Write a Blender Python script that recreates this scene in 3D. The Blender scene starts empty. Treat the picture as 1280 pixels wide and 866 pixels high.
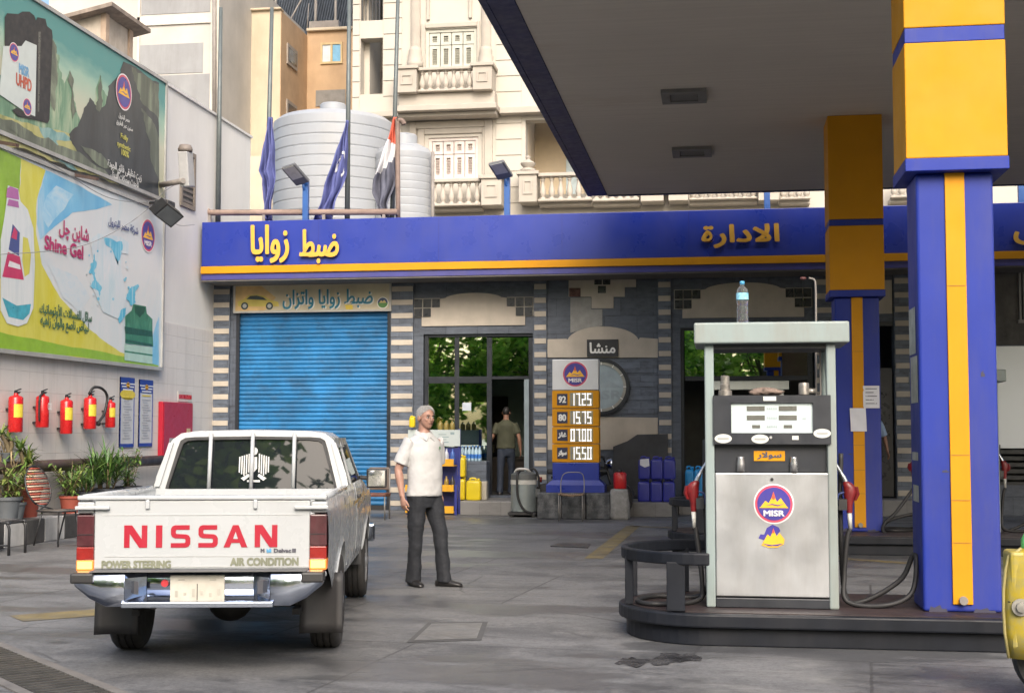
import bpy, math, random, unicodedata
import numpy as np
from mathutils import Vector, Matrix, Euler
R = math.radians
scn = bpy.context.scene
COL = scn.collection
# ------------------------------------------------------------------ camera
FPX, CX, CY, HCAM = 1700.0, 640.0, 433.0, 1.5
CAM_EUL = Euler((R(90) + math.atan(108 / 1700), 0, math.atan(260 / 1703.4)), 'XYZ')
cam = bpy.data.cameras.new('camera'); cam_o = bpy.data.objects.new('camera', cam); COL.objects.link(cam_o)
cam.sensor_width = 36; cam.lens = 36 * FPX / 1280; cam.clip_start = 0.05; cam.clip_end = 900
cam_o.location = (0, 0, HCAM); cam_o.rotation_euler = CAM_EUL
scn.camera = cam_o
# ------------------------------------------------------------------ light
SUN_EL, SUN_ROT = 37, 163      # degrees; the sun stands high behind the camera, a little to the left
w = bpy.data.worlds.new('World'); scn.world = w; w.use_nodes = True
nt = w.node_tree; bg = nt.nodes['Background']
sky = nt.nodes.new('ShaderNodeTexSky'); sky.sky_type = 'NISHITA'; sky.sun_disc = False
sky.sun_elevation = R(SUN_EL); sky.sun_rotation = R(SUN_ROT); sky.dust_density = 5.0; sky.air_density = 1.0; sky.ozone_density = 1.0
nt.links.new(sky.outputs[0], bg.inputs[0]); bg.inputs[1].default_value = 0.15
sd = bpy.data.lights.new('sun', 'SUN'); sd.energy = 1.3; sd.angle = R(35); sd.color = (1.0, .95, .88)
so = bpy.data.objects.new('sun', sd); COL.objects.link(so)
_a = R(SUN_ROT); _sd = Vector((math.sin(_a) * math.cos(R(SUN_EL)), math.cos(_a) * math.cos(R(SUN_EL)), math.sin(R(SUN_EL))))
so.rotation_euler = (-_sd).to_track_quat('-Z', 'Y').to_euler(); so.location = (0, -10, 40)
scn.view_settings.view_transform = 'Standard'; scn.view_settings.look = 'None'
scn.view_settings.exposure = 1.0; scn.view_settings.gamma = 1.0; scn.view_settings.use_curve_mapping = False
scn.cycles.use_denoising = True; scn.cycles.max_bounces = 8; scn.cycles.transparent_max_bounces = 12
scn.cycles.caustics_reflective = False; scn.cycles.caustics_refractive = False
scn.cycles.sample_clamp_indirect = 6
# ------------------------------------------------------------------ measuring helpers
_RM = CAM_EUL.to_matrix()
def ray(px, py): return _RM @ Vector(((px - CX) / FPX, (CY - py) / FPX, -1))
def P(px, py, Y):                       # point of the vertical plane Y seen at pixel px,py of the photograph
    d = ray(px, py); t = Y / d.y; return Vector((d.x * t, Y, HCAM + d.z * t))
def PX(px, py, X):
    d = ray(px, py); t = X / d.x; return Vector((X, d.y * t, HCAM + d.z * t))
def G(px, py, z=0.0):
    d = ray(px, py); t = (z - HCAM) / d.z; return Vector((d.x * t, d.y * t, z))
# ------------------------------------------------------------------ objects
OFF = {}
def tag(o, label=None, cat=None, group=None, kind=None):
    if label: o['label'] = label
    if cat: o['category'] = cat
    if group: o['group'] = group
    if kind: o['kind'] = kind
    return o
def thing(name, label, cat, loc=(0, 0, 0), rz=0, group=None, local=False):
    o = bpy.data.objects.new(name, None); COL.objects.link(o); o.location = loc; o.rotation_euler = (0, 0, rz)
    o.empty_display_size = .2
    OFF[o.name] = Vector((0, 0, 0)) if local else Vector(loc)
    return tag(o, label, cat, group, 'thing')
def copy_tree(o, parent=None):
    c = o.copy(); COL.objects.link(c)
    if parent is not None: c.parent = parent
    for ch in list(o.children): copy_tree(ch, c)
    return c
class F:                                # a drawing plane: origin, right, up
    def __init__(s, o, ex, ey): s.o = Vector(o); s.ex = Vector(ex); s.ey = Vector(ey); s.n = s.ex.cross(s.ey)
    def p(s, u, v, w=0): return s.o + s.ex * u + s.ey * v + s.n * w
def front(Y, x=0, z=0): return F((x, Y, z), (1, 0, 0), (0, 0, 1))      # faces the camera (-Y)
def leftwall(X): return F((X, 0, 0), (0, 1, 0), (0, 0, 1))             # faces +X
FLAT = F((0, 0, 0), (1, 0, 0), (0, 1, 0))
def circ(cx, cy, rx, ry=None, n=32, a0=0, a1=360):
    ry = rx if ry is None else ry; full = abs(a1 - a0) >= 360
    k = n if full else n + 1
    return [(cx + rx * math.cos(R(a0 + (a1 - a0) * i / n)), cy + ry * math.sin(R(a0 + (a1 - a0) * i / n))) for i in range(k)]
def rrect(x0, y0, x1, y1, r, n=5):
    out = []
    for cx, cy, a in ((x1 - r, y1 - r, 0), (x0 + r, y1 - r, 90), (x0 + r, y0 + r, 180), (x1 - r, y0 + r, 270)):
        for i in range(n + 1): out.append((cx + r * math.cos(R(a + 90 * i / n)), cy + r * math.sin(R(a + 90 * i / n))))
    return out
def catmull(pts, n=8):
    p = [Vector(q) for q in pts]; p = [p[0] * 2 - p[1]] + p + [p[-1] * 2 - p[-2]]; out = []
    for i in range(1, len(p) - 2):
        for k in range(n):
            t = k / n
            out.append(.5 * ((2 * p[i]) + (p[i + 1] - p[i - 1]) * t + (2 * p[i - 1] - 5 * p[i] + 4 * p[i + 1] - p[i + 2]) * t * t + (3 * p[i] - p[i - 1] - 3 * p[i + 1] + p[i + 2]) * t ** 3))
    out.append(p[-2]); return out
# --- text: glyphs come from Blender's own built-in font; Arabic is shaped with presentation forms
_forms = {}
for cp in [*range(0xFB50, 0xFC00), *range(0xFE70, 0xFEFD)]:
    d = unicodedata.decomposition(chr(cp)).split()
    if len(d) == 2: _forms.setdefault(int(d[1], 16), {})[d[0]] = cp
    elif len(d) == 3: _forms.setdefault((int(d[1], 16), int(d[2], 16)), {})[d[0]] = cp
def shape(s):
    s2 = []; i = 0
    while i < len(s):
        if i + 1 < len(s) and s[i] == 'ل' and (ord(s[i]), ord(s[i + 1])) in _forms: s2.append((ord(s[i]), ord(s[i + 1]))); i += 2
        else: s2.append(ord(s[i])); i += 1
    dual = lambda k: k in _forms and '<initial>' in _forms[k]
    out = []
    for i, k in enumerate(s2):
        if k not in _forms: out.append(chr(k)); continue
        pv = i > 0 and dual(s2[i - 1]); nx = i + 1 < len(s2) and s2[i + 1] in _forms and dual(k)
        f = '<medial>' if pv and nx else '<final>' if pv else '<initial>' if nx else '<isolated>'
        out.append(chr(_forms[k].get(f, list(_forms[k].values())[0])))
    return ''.join(reversed(out))
_tcache = {}
def glyphs(s, depth=0.0, fat=0.0):
    if (s, depth, fat) in _tcache: return _tcache[(s, depth, fat)]
    body = shape(s) if any(0x600 <= ord(c) <= 0x6ff for c in s) and not s.isdigit() else s
    c = bpy.data.curves.new('lettering', 'FONT'); c.body = body; c.extrude = depth; c.offset = fat; c.resolution_u = 3
    o = bpy.data.objects.new('lettering', c); m = bpy.data.meshes.new_from_object(o)
    v = np.array([x.co[:] for x in m.vertices]); f = [tuple(p.vertices) for p in m.polygons]
    par = list(range(len(v)))
    def find(a):
        while par[a] != a: par[a] = par[par[a]]; a = par[a]
        return a
    for q in f:
        for k in q[1:]: par[find(k)] = find(q[0])
    ids = {}; isl = [ids.setdefault(find(i), len(ids)) for i in range(len(v))]
    bpy.data.objects.remove(o); bpy.data.curves.remove(c); bpy.data.meshes.remove(m)
    _tcache[(s, depth, fat)] = (v, f, isl); return v, f, isl
class MB:
    def __init__(s): s.v = []; s.f = []; s.mi = []; s.m = 0; s.sm = []
    def add(s, verts, faces, smooth=False):
        k = len(s.v); s.v += [Vector(q) for q in verts]
        for q in faces: s.f.append([i + k for i in q]); s.mi.append(s.m); s.sm.append(smooth)
        return s
    def box(s, x0, x1, y0, y1, z0, z1):
        return s.add([(x0, y0, z0), (x1, y0, z0), (x1, y1, z0), (x0, y1, z0), (x0, y0, z1), (x1, y0, z1), (x1, y1, z1), (x0, y1, z1)],
                     [(0, 3, 2, 1), (4, 5, 6, 7), (0, 1, 5, 4), (1, 2, 6, 5), (2, 3, 7, 6), (3, 0, 4, 7)])
    def obox(s, c, ax, ay, az):          # oriented box from centre and half axes
        c, ax, ay, az = map(Vector, (c, ax, ay, az)); vs = []
        for k in (-1, 1):
            for i, j in ((-1, -1), (1, -1), (1, 1), (-1, 1)): vs.append(c + ax * i + ay * j + az * k)
        return s.add(vs, [(0, 3, 2, 1), (4, 5, 6, 7), (0, 1, 5, 4), (1, 2, 6, 5), (2, 3, 7, 6), (3, 0, 4, 7)])
    def rings(s, rings, cap=True, smooth=True, closed=True):
        n = len(rings[0]); vs = [p for r in rings for p in r]; fs = []
        for i in range(len(rings) - 1):
            for j in range(n if closed else n - 1):
                a = i * n + j; b = i * n + (j + 1) % n; fs.append((a, b, b + n, a + n))
        s.add(vs, fs, smooth)
        if cap and closed:
            k = len(s.v) - len(vs)
            s.f.append([k + i for i in reversed(range(n))]); s.mi.append(s.m); s.sm.append(False)
            s.f.append([k + len(vs) - n + i for i in range(n)]); s.mi.append(s.m); s.sm.append(False)
        return s
    def tube(s, path, r, n=8, cap=True):
        path = [Vector(p) for p in path]; rad = r if isinstance(r, (list, tuple)) else [r] * len(path); rs = []
        t = (path[1] - path[0]).normalized(); up = Vector((0, 0, 1)) if abs(t.z) < .95 else Vector((0, 1, 0))
        for i, p in enumerate(path):
            t = (path[min(i + 1, len(path) - 1)] - path[max(i - 1, 0)]).normalized()
            x = up.cross(t); x = x.normalized() if x.length > 1e-6 else Vector((1, 0, 0)); y = t.cross(x).normalized(); up = y
            rs.append([p + x * (math.cos(2 * math.pi * k / n) * rad[i]) + y * (math.sin(2 * math.pi * k / n) * rad[i]) for k in range(n)])
        return s.rings(rs, cap)
    def bar(s, a, b, wx, wy, up=(0, 0, 1)):
        a, b = Vector(a), Vector(b); t = (b - a).normalized(); up = Vector(up)
        if abs(t.dot(up)) > .95: up = Vector((0, 1, 0))
        x = up.cross(t).normalized(); y = t.cross(x)
        return s.obox((a + b) / 2, x * wx / 2, y * wy / 2, (b - a) / 2)
    def lathe(s, c, prof, n=24, axis=(0, 0, 1), cap=True):
        c = Vector(c); a = Vector(axis).normalized(); x = Vector((1, 0, 0)) if abs(a.x) < .9 else Vector((0, 1, 0))
        x = (x - a * x.dot(a)).normalized(); y = a.cross(x)
        return s.rings([[c + a * h + (x * math.cos(2 * math.pi * k / n) + y * math.sin(2 * math.pi * k / n)) * r for k in range(n)] for r, h in prof], cap)
    def ell(s, c, rx, ry, rz, n=14, m=9):
        c = Vector(c); rs = []
        for i in range(m + 1):
            a = math.pi * (i + .02) / (m + .04) - math.pi / 2
            rs.append([c + Vector((rx * math.cos(a) * math.cos(2 * math.pi * k / n), ry * math.cos(a) * math.sin(2 * math.pi * k / n), rz * math.sin(a))) for k in range(n)])
        return s.rings(rs)
    def poly(s, fr, pts, w1, w0=None):   # flat shape on a plane, front at w1; a prism back to w0
        n = len(pts); A = sum(pts[i][0] * pts[(i + 1) % n][1] - pts[(i + 1) % n][0] * pts[i][1] for i in range(n))
        if A < 0: pts = pts[::-1]
        f = [fr.p(u, v, w1) for u, v in pts]
        if w0 is None: return s.add(f, [tuple(range(n))])
        bk = [fr.p(u, v, w0) for u, v in pts]
        return s.add(f + bk, [tuple(range(n)), tuple(reversed(range(n, 2 * n)))] + [(i, i + n, (i + 1) % n + n, (i + 1) % n) for i in range(n)])
    def rect(s, fr, x0, y0, x1, y1, w1, w0=None): return s.poly(fr, [(x0, y0), (x1, y0), (x1, y1), (x0, y1)], w1, w0)
    def ringpoly(s, fr, outer, inner, w1, w0=None):   # frame with a hole; same number of points, same winding
        n = len(outer); q = [(i, (i + 1) % n, (i + 1) % n + n, i + n) for i in range(n)]
        s.add([fr.p(u, v, w1) for u, v in outer + inner], q)
        if w0 is not None:
            s.add([fr.p(u, v, w0) for u, v in outer + inner], [t[::-1] for t in q])
            k = n
            for lp, rev in ((outer, False), (inner, True)):
                vs = [fr.p(u, v, w1) for u, v in lp] + [fr.p(u, v, w0) for u, v in lp]
                fs = [(i, i + n, (i + 1) % n + n, (i + 1) % n) for i in range(n)]
                s.add(vs, [t[::-1] for t in fs] if rev else fs)
        return s
    def hole(s, fr, x0, y0, x1, y1, hx0, hy0, hx1, hy1, w1, w0):
        s.ringpoly(fr, [(x0, y0), (x1, y0), (x1, y1), (x0, y1)], [(hx0, hy0), (hx1, hy0), (hx1, hy1), (hx0, hy1)], w1, w0); return s
    def text(s, fr, t, u, v, w, h=None, width=None, bold=0.0, align='c', depth=0.0, slant=0.0, vfit=None):
        # lettering centred on u, standing on v (its ink bottom); ink fits h and/or width
        for dep, off_ in (((depth, 0), (0, depth + .003)) if depth else ((0, 0),)):     # raised letters: a solid body and a bold face
            vv, ff, isl = glyphs(t, dep / max(h or .1, 1e-3) if dep else 0.0); lo = vv.min(0); hi = vv.max(0); sp = hi - lo
            sy = (h / sp[1]) if h else width / sp[0]; sx = (width / sp[0]) if width else sy
            u0 = u - (sp[0] * sx / 2 if align == 'c' else 0 if align == 'l' else sp[0] * sx)
            offs = [(0, 0)] if not bold or dep else [(0, 0), (bold, 0), (-bold, 0), (0, bold * .8), (0, -bold * .8), (bold * .7, bold * .6), (-bold * .7, -bold * .6), (bold * .7, -bold * .6), (-bold * .7, bold * .6)]
            for q, (dx, dy) in enumerate(offs):
                pts = []
                for (x, y, z), k in zip(vv, isl):
                    X = (x - lo[0]) * sx; Yy = (y - lo[1]) * sy
                    pts.append(fr.p(u0 + X + dx + slant * Yy, v + Yy + dy, w + off_ + (z - lo[2]) * (dep / max(sp[2], 1e-6) if dep else 0) + .000137 * k + .00041 * q))
                s.add(pts, ff)
        return s
    def grid(s, fn, nu, nv, smooth=True, flip=False):
        vs = [fn(i / nu, j / nv) for j in range(nv + 1) for i in range(nu + 1)]
        fs = []
        for j in range(nv):
            for i in range(nu):
                a = j * (nu + 1) + i; q = (a, a + 1, a + nu + 2, a + nu + 1); fs.append(q[::-1] if flip else q)
        return s.add(vs, fs, smooth)
    def build(s, name, mats, parent=None, bevel=0, seg=2, smooth=None, origin=None, **kw):
        me = bpy.data.meshes.new(name)
        off = OFF.get(parent.name, Vector()) if parent is not None else Vector(origin or (0, 0, 0))
        me.from_pydata([tuple(p - off) for p in s.v], [], s.f)
        for m in (mats if isinstance(mats, (list, tuple)) else [mats]): me.materials.append(m)
        me.polygons.foreach_set('material_index', s.mi)
        if smooth is None: me.polygons.foreach_set('use_smooth', s.sm)
        else:
            me.polygons.foreach_set('use_smooth', [True] * len(s.f)); me.update()
            me.set_sharp_from_angle(angle=R(smooth))
        me.update()
        o = bpy.data.objects.new(name, me); COL.objects.link(o)
        if parent is not None: o.parent = parent
        else: o.location = off
        OFF[o.name] = off
        if bevel:
            b = o.modifiers.new('bevel', 'BEVEL'); b.width = bevel; b.segments = seg; b.limit_method = 'ANGLE'; b.angle_limit = R(40); b.harden_normals = False
        if kw: tag(o, **kw)
        return o
# ------------------------------------------------------------------ materials
def lin(c):
    if isinstance(c, str):
        c = c.lstrip('#'); c = [int(c[i:i + 2], 16) / 255 for i in (0, 2, 4)]
        return tuple((x / 12.92 if x <= .04045 else ((x + .055) / 1.055) ** 2.4) for x in c)
    return tuple(c)
_mats = {}
def N(nt, kind, **kw):
    n = nt.nodes.new('ShaderNode' + kind)
    for k, v in kw.items():
        if k.startswith('i_'): n.inputs[k[2:].replace('_', ' ')].default_value = v
        else: setattr(n, k, v)
    return n
def mix(nt, fac, a, b, mode='MIX'):
    m = nt.nodes.new('ShaderNodeMix'); m.data_type = 'RGBA'; m.blend_type = mode
    for s, v in ((m.inputs[0], fac), (m.inputs[6], a), (m.inputs[7], b)):
        if hasattr(v, 'links'): nt.links.new(v, s)
        elif isinstance(v, (int, float)): s.default_value = v
        else: s.default_value = (*v[:3], 1)
    return m.outputs[2]
def ramp(nt, src, stops, interp='LINEAR'):
    r = nt.nodes.new('ShaderNodeValToRGB'); r.color_ramp.interpolation = interp; e = r.color_ramp.elements
    while len(e) < len(stops): e.new(.5)
    for k, (pos, c) in enumerate(stops):
        e[k].position = pos; e[k].color = (c, c, c, 1) if isinstance(c, (int, float)) else (*c[:3], 1)
    nt.links.new(src, r.inputs[0]); return r.outputs[0]
def coords(nt, scale=(1, 1, 1), rot=(0, 0, 0), loc=(0, 0, 0), kind='Object'):
    t = nt.nodes.new('ShaderNodeTexCoord'); mp = nt.nodes.new('ShaderNodeMapping')
    mp.inputs['Scale'].default_value = scale; mp.inputs['Rotation'].default_value = rot; mp.inputs['Location'].default_value = loc
    nt.links.new(t.outputs[kind], mp.inputs[0]); return mp.outputs[0]
def noise(nt, vec, scale, detail=4, rough=.55, dist=0):
    n = N(nt, 'TexNoise'); n.inputs['Scale'].default_value = scale; n.inputs['Detail'].default_value = detail
    n.inputs['Roughness'].default_value = rough; n.inputs['Distortion'].default_value = dist
    nt.links.new(vec, n.inputs['Vector']); return n.outputs['Fac']
def new_mat(name):
    m = bpy.data.materials.new(name); m.use_nodes = True
    return m, m.node_tree, m.node_tree.nodes['Principled BSDF']
def bump(nt, b, h, strength, dist=.01):
    n = nt.nodes.new('ShaderNodeBump'); n.inputs['Strength'].default_value = strength; n.inputs['Distance'].default_value = dist
    nt.links.new(h, n.inputs['Height']); nt.links.new(n.outputs[0], b.inputs['Normal']); return n
def mat(name, c, rough=.6, metal=0, var=.12, scale=4, bmp=0.0, bscale=40, dirt=0, dcol=(.10, .085, .07), dscale=2.0, streak=True, spec=.5, coat=0, emit=0, trans=0, alpha=1):
    if name in _mats: return _mats[name]
    m, nt, b = new_mat(name); c = lin(c)
    v = coords(nt)
    n1 = noise(nt, v, scale, 5, .6)
    f = ramp(nt, n1, [(.3, 0.0), (.7, 1.0)])
    col = mix(nt, f, [x * (1 - var) for x in c], [min(1, x * (1 + var)) for x in c])
    if dirt:
        v2 = coords(nt, (1, 1, .18) if streak else (1, 1, 1))
        d = noise(nt, v2, dscale, 7, .7)
        d = ramp(nt, d, [(.45, 0.0), (.75, dirt)])
        col = mix(nt, d, col, dcol)
    nt.links.new(col, b.inputs['Base Color'])
    rr = ramp(nt, noise(nt, v, scale * 2.3, 4), [(.3, max(0, rough - .08)), (.7, min(1, rough + .08))])
    nt.links.new(rr, b.inputs['Roughness'])
    b.inputs['Metallic'].default_value = metal; b.inputs['Specular IOR Level'].default_value = spec
    if coat: b.inputs['Coat Weight'].default_value = coat; b.inputs['Coat Roughness'].default_value = .08
    if emit: nt.links.new(col, b.inputs['Emission Color']); b.inputs['Emission Strength'].default_value = emit
    if trans: b.inputs['Transmission Weight'].default_value = trans
    if alpha < 1: b.inputs['Alpha'].default_value = alpha
    if bmp: bump(nt, b, noise(nt, v, bscale, 5, .65), bmp, .006)
    _mats[name] = m; return m
# ================================================================== materials of the place
BLUE = mat('station_blue', (.015, .034, .27), .32, var=.08, scale=1.2, dirt=.18, dcol=(.10, .09, .14), dscale=1.5)
BLUED = mat('column_blue', (.016, .034, .265), .52, var=.10, scale=1.5, dirt=.42, dcol=(.09, .085, .14), dscale=2.2, spec=.3)
YEL = mat('station_yellow', (.60, .265, .006), .6, var=.06, scale=2, dirt=.14, dcol=(.30, .14, .02), dscale=2.4, spec=.25)
GOLD = mat('gold_letter', (.66, .38, .05), .5, var=.08, scale=5)
WHITE = mat('white_paint', (.74, .74, .72), .4, var=.04)
BLACK = mat('black_paint', (.016, .017, .02), .45, var=.2)
DARKMET = mat('dark_metal', (.035, .038, .042), .42, metal=.4, var=.25, dirt=.3, dcol=(.10, .07, .05))
STEEL = mat('brushed_steel', (.55, .56, .57), .38, metal=.9, var=.08, scale=3)
RUBBER = mat('rubber', (.018, .018, .019), .6, var=.25)
CREAM = mat('cream_stone', (.47, .42, .35), .65, var=.10, scale=3, dirt=.25, dcol=(.22, .18, .14), bmp=.2, bscale=30)
RED = mat('signal_red', (.50, .018, .020), .33, var=.1)
CHROME = mat('chrome', (.48, .53, .63), .17, metal=1, var=.03)
PIPEG = mat('grey_pipe', (.24, .22, .20), .6, var=.2, dirt=.4, dcol=(.12, .08, .06))
PIPEB = mat('brown_pipe', (.075, .048, .042), .55, var=.25, dirt=.4, dcol=(.16, .12, .10))
BLUEP = mat('blue_post', (.02, .095, .31), .4, var=.1, dirt=.2)
GREYC = mat('grey_concrete', (.26, .25, .235), .85, var=.15, dirt=.3, dcol=(.14, .13, .12), bmp=.4, bscale=25)

def slate(name, c, bw, bh, grout, var=.35, offset=.5, hi=2.1, dk=.5):
    m, nt, b = new_mat(name); v = coords(nt, (1, 1, 1))
    sp = nt.nodes.new('ShaderNodeSeparateXYZ'); cb = nt.nodes.new('ShaderNodeCombineXYZ')
    nt.links.new(v, sp.inputs[0]); ad = N(nt, 'Math', operation='ADD'); nt.links.new(sp.outputs[0], ad.inputs[0]); nt.links.new(sp.outputs[1], ad.inputs[1])
    nt.links.new(ad.outputs[0], cb.inputs[0]); nt.links.new(sp.outputs[2], cb.inputs[1])
    br = N(nt, 'TexBrick', offset=offset); nt.links.new(cb.outputs[0], br.inputs[0])
    br.inputs['Color1'].default_value = (*[x * (1 - var) for x in c], 1); br.inputs['Color2'].default_value = (*[x * (1 + var) for x in c], 1)
    br.inputs['Mortar'].default_value = (*grout, 1); br.inputs['Scale'].default_value = 1; br.inputs['Mortar Size'].default_value = .006
    br.inputs['Mortar Smooth'].default_value = .3; br.inputs['Brick Width'].default_value = bw; br.inputs['Row Height'].default_value = bh
    n = noise(nt, coords(nt, (1, 1, 2.5)), 5, 7, .7)
    col = mix(nt, ramp(nt, n, [(.35, .0), (.7, .8)]), br.outputs['Color'], [x * hi for x in c])
    d = ramp(nt, noise(nt, coords(nt, (1, 1, .15)), 2.5, 7, .7), [(.5, 0), (.8, dk)])
    col = mix(nt, d, col, [x * (.8 if hi > 1.5 else .55) + .03 for x in c])
    nt.links.new(col, b.inputs['Base Color']); b.inputs['Roughness'].default_value = .5
    bump(nt, b, mix(nt, .3, br.outputs['Fac'], n), .5, .01); return m
SLATE = slate('slate_cladding', (.055, .066, .086), .62, .34, (.02, .022, .026))
SLATER = slate('rough_slate', (.072, .087, .113), .5, .13, (.02, .022, .026), .4)
TILE = slate('white_wall_tile', (.60, .575, .545), .42, .30, (.44, .42, .40), .03, 0, 1.04, .55)
PAVE = slate('pavement_tile', (.17, .165, .16), .4, .4, (.08, .08, .08), .2, .5, 1.3)

def ground_material():
    m, nt, b = new_mat('worn_concrete'); v = coords(nt)
    big = noise(nt, v, .25, 6, .62, .6); mid = noise(nt, coords(nt, (.75, 1.3, 1)), 1.0, 10, .76, .5); fine = noise(nt, v, 55, 6, .75)
    br = N(nt, 'TexBrick', offset=.37); nt.links.new(mix(nt, .018, coords(nt, (1, 1, 1), (0, 0, R(6))), N2(nt, v)), br.inputs[0])
    for k, val in (('Scale', 1), ('Mortar Size', .013), ('Brick Width', 3.1), ('Row Height', 2.3), ('Mortar Smooth', .5)): br.inputs[k].default_value = val
    br.inputs['Color1'].default_value = (.112, .114, .117, 1); br.inputs['Color2'].default_value = (.168, .170, .174, 1); br.inputs['Mortar'].default_value = (.05, .05, .05, 1)
    col = mix(nt, ramp(nt, big, [(.32, 0), (.68, .75)]), br.outputs['Color'], (.170, .170, .172))
    col = mix(nt, ramp(nt, mid, [(.46, 0), (.60, .8)]), col, (.047, .049, .053))
    col = mix(nt, ramp(nt, noise(nt, v, 1.9, 8, .75), [(.52, 0), (.66, .7)]), col, (.215, .214, .212))
    jn = N(nt, 'Math', operation='MULTIPLY'); nt.links.new(br.outputs['Fac'], jn.inputs[0]); nt.links.new(ramp(nt, noise(nt, v, 1.3, 4), [(.30, 0), (.42, .95)]), jn.inputs[1])
    col = mix(nt, jn.outputs[0], col, (.030, .030, .031))
    vo = N(nt, 'TexVoronoi', feature='DISTANCE_TO_EDGE'); nt.links.new(mix(nt, .12, v, N2(nt, v)), vo.inputs['Vector']); vo.inputs['Scale'].default_value = .5
    cm = N(nt, 'Math', operation='MULTIPLY'); nt.links.new(ramp(nt, vo.outputs['Distance'], [(0.0, 1.0), (.008, 0.0)]), cm.inputs[0]); nt.links.new(ramp(nt, noise(nt, v, .6, 3), [(.46, 0), (.56, .85)]), cm.inputs[1])
    col = mix(nt, cm.outputs[0], col, (.025, .025, .025))
    sp = N(nt, 'TexVoronoi'); nt.links.new(mix(nt, .10, v, N2(nt, v)), sp.inputs['Vector']); sp.inputs['Scale'].default_value = 1.7    # oil drips
    sm = N(nt, 'Math', operation='MULTIPLY'); nt.links.new(ramp(nt, sp.outputs['Distance'], [(.10, .8), (.17, 0)]), sm.inputs[0]); nt.links.new(ramp(nt, noise(nt, v, .45, 2), [(.46, 0), (.52, 1)]), sm.inputs[1])
    col = mix(nt, sm.outputs[0], col, (.032, .031, .030))
    col = mix(nt, ramp(nt, fine, [(.42, .0), (.68, .5)]), col, (.25, .248, .245))
    col = mix(nt, ramp(nt, noise(nt, coords(nt, (1, 1, 1), (0, 0, 0), (7, 3, 0)), 22, 7, .8), [(.46, 0), (.66, .6)]), col, (.05, .05, .051))
    wet = ramp(nt, noise(nt, coords(nt, (.7, 1.6, 1)), .5, 6, .68), [(.49, 0), (.57, 1)])
    col = mix(nt, N3(nt, wet, .55), col, (.045, .047, .052))
    nt.links.new(col, b.inputs['Base Color'])
    nt.links.new(ramp(nt, wet, [(0, .68), (1, .34)]), b.inputs['Roughness']); b.inputs['Specular IOR Level'].default_value = .55
    bump(nt, b, mix(nt, .45, mid, fine), .5, .008); return m
def N2(nt, v):
    n = N(nt, 'TexNoise'); n.inputs['Scale'].default_value = 2.0; n.inputs['Detail'].default_value = 4; nt.links.new(v, n.inputs['Vector']); return n.outputs['Color']
def N3(nt, s, k):
    n = N(nt, 'Math', operation='MULTIPLY'); nt.links.new(s, n.inputs[0]); n.inputs[1].default_value = k; return n.outputs[0]

# ================================================================== ground
b = MB(); b.add([(-250, -250, 0), (250, -250, 0), (250, 250, 0), (-250, 250, 0)], [(0, 1, 2, 3)])
tag(b.build('ground', ground_material()), kind='structure')

WORN = mat('worn_yellow_marking', (.20, .155, .065), .6, var=.4, scale=3, dirt=1.0, dcol=(.11, .11, .11), dscale=4.5, streak=False)
b = MB()
def strip(a, c, wd, z=.004):
    a, c = Vector(a), Vector(c); t = (c - a).normalized(); s = Vector((-t.y, t.x, 0)) * wd / 2
    b.add([a - s + Vector((0, 0, z)), c - s + Vector((0, 0, z)), c + s + Vector((0, 0, z)), a + s + Vector((0, 0, z))], [(0, 1, 2, 3)])
strip(G(742, 698), G(792, 657), .22); strip(G(790, 657.6), G(850, 660), .14); strip(G(20, 773), G(140, 764), .42)
strip(G(1040, 697), G(1135, 704), .2)
tag(b.build('yellow_road_marking', WORN), kind='structure')

# drain grate
t = thing('drain_grate', 'long rusty steel drain grate set in the ground at the lower left corner', 'drain grate', G(90, 840))
a0, a1 = G(-60, 782), G(215, 893); dirv = (a1 - a0).normalized(); sv = Vector((-dirv.y, dirv.x, 0)) * -1
b = MB()
for off in (0.0, .44): b.bar(a0 + sv * off + Vector((0, 0, .004)), a1 + sv * off + Vector((0, 0, .004)), .07, .016)
b.build('frame', mat('concrete_edge', (.16, .15, .14), .8, var=.3, dirt=.4), t)
b = MB(); L = (a1 - a0).length; k = 0
while k * .085 < L:
    q = a0 + dirv * (k * .085); b.bar(q + sv * .04 + Vector((0, 0, .007)), q + sv * .40 + Vector((0, 0, .007)), .022, .012); k += 1
b.build('bars', mat('grate_steel', (.09, .088, .085), .45, metal=.5, var=.35, dirt=.5), t)
b = MB(); b.add([a0 + sv * .03 + Vector((0, 0, .003)), a1 + sv * .03 + Vector((0, 0, .003)), a1 + sv * .41 + Vector((0, 0, .003)), a0 + sv * .41 + Vector((0, 0, .003))], [(0, 1, 2, 3)])
b.build('pit', BLACK, t)
STN = mat('wet_oil_stain', (.040, .040, .043), .25, var=.6, scale=6, dirt=.9, dcol=(.12, .12, .12), dscale=6, streak=False)
for nm_, pts_ in (('oil_stain', [(768, 829), (790, 821), (815, 824), (826, 816), (852, 819), (878, 822), (876, 826), (850, 828), (835, 831), (812, 827), (790, 833)]),):
    rs_ = random.Random(len(pts_)); pp = [Vector(p) for p in pts_]
    for _ in range(2):
        oo = []
        for k in range(len(pp)): a, c = pp[k], pp[(k + 1) % len(pp)]; d_ = c - a; oo += [a, (a + c) / 2 + Vector((-d_.y, d_.x)) * rs_.gauss(0, .10)]
        pp = oo
    b = MB(); b.poly(FLAT, [tuple(G(*p))[:2] for p in pp], .0035); tag(b.build(nm_, STN), kind='structure')
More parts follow.
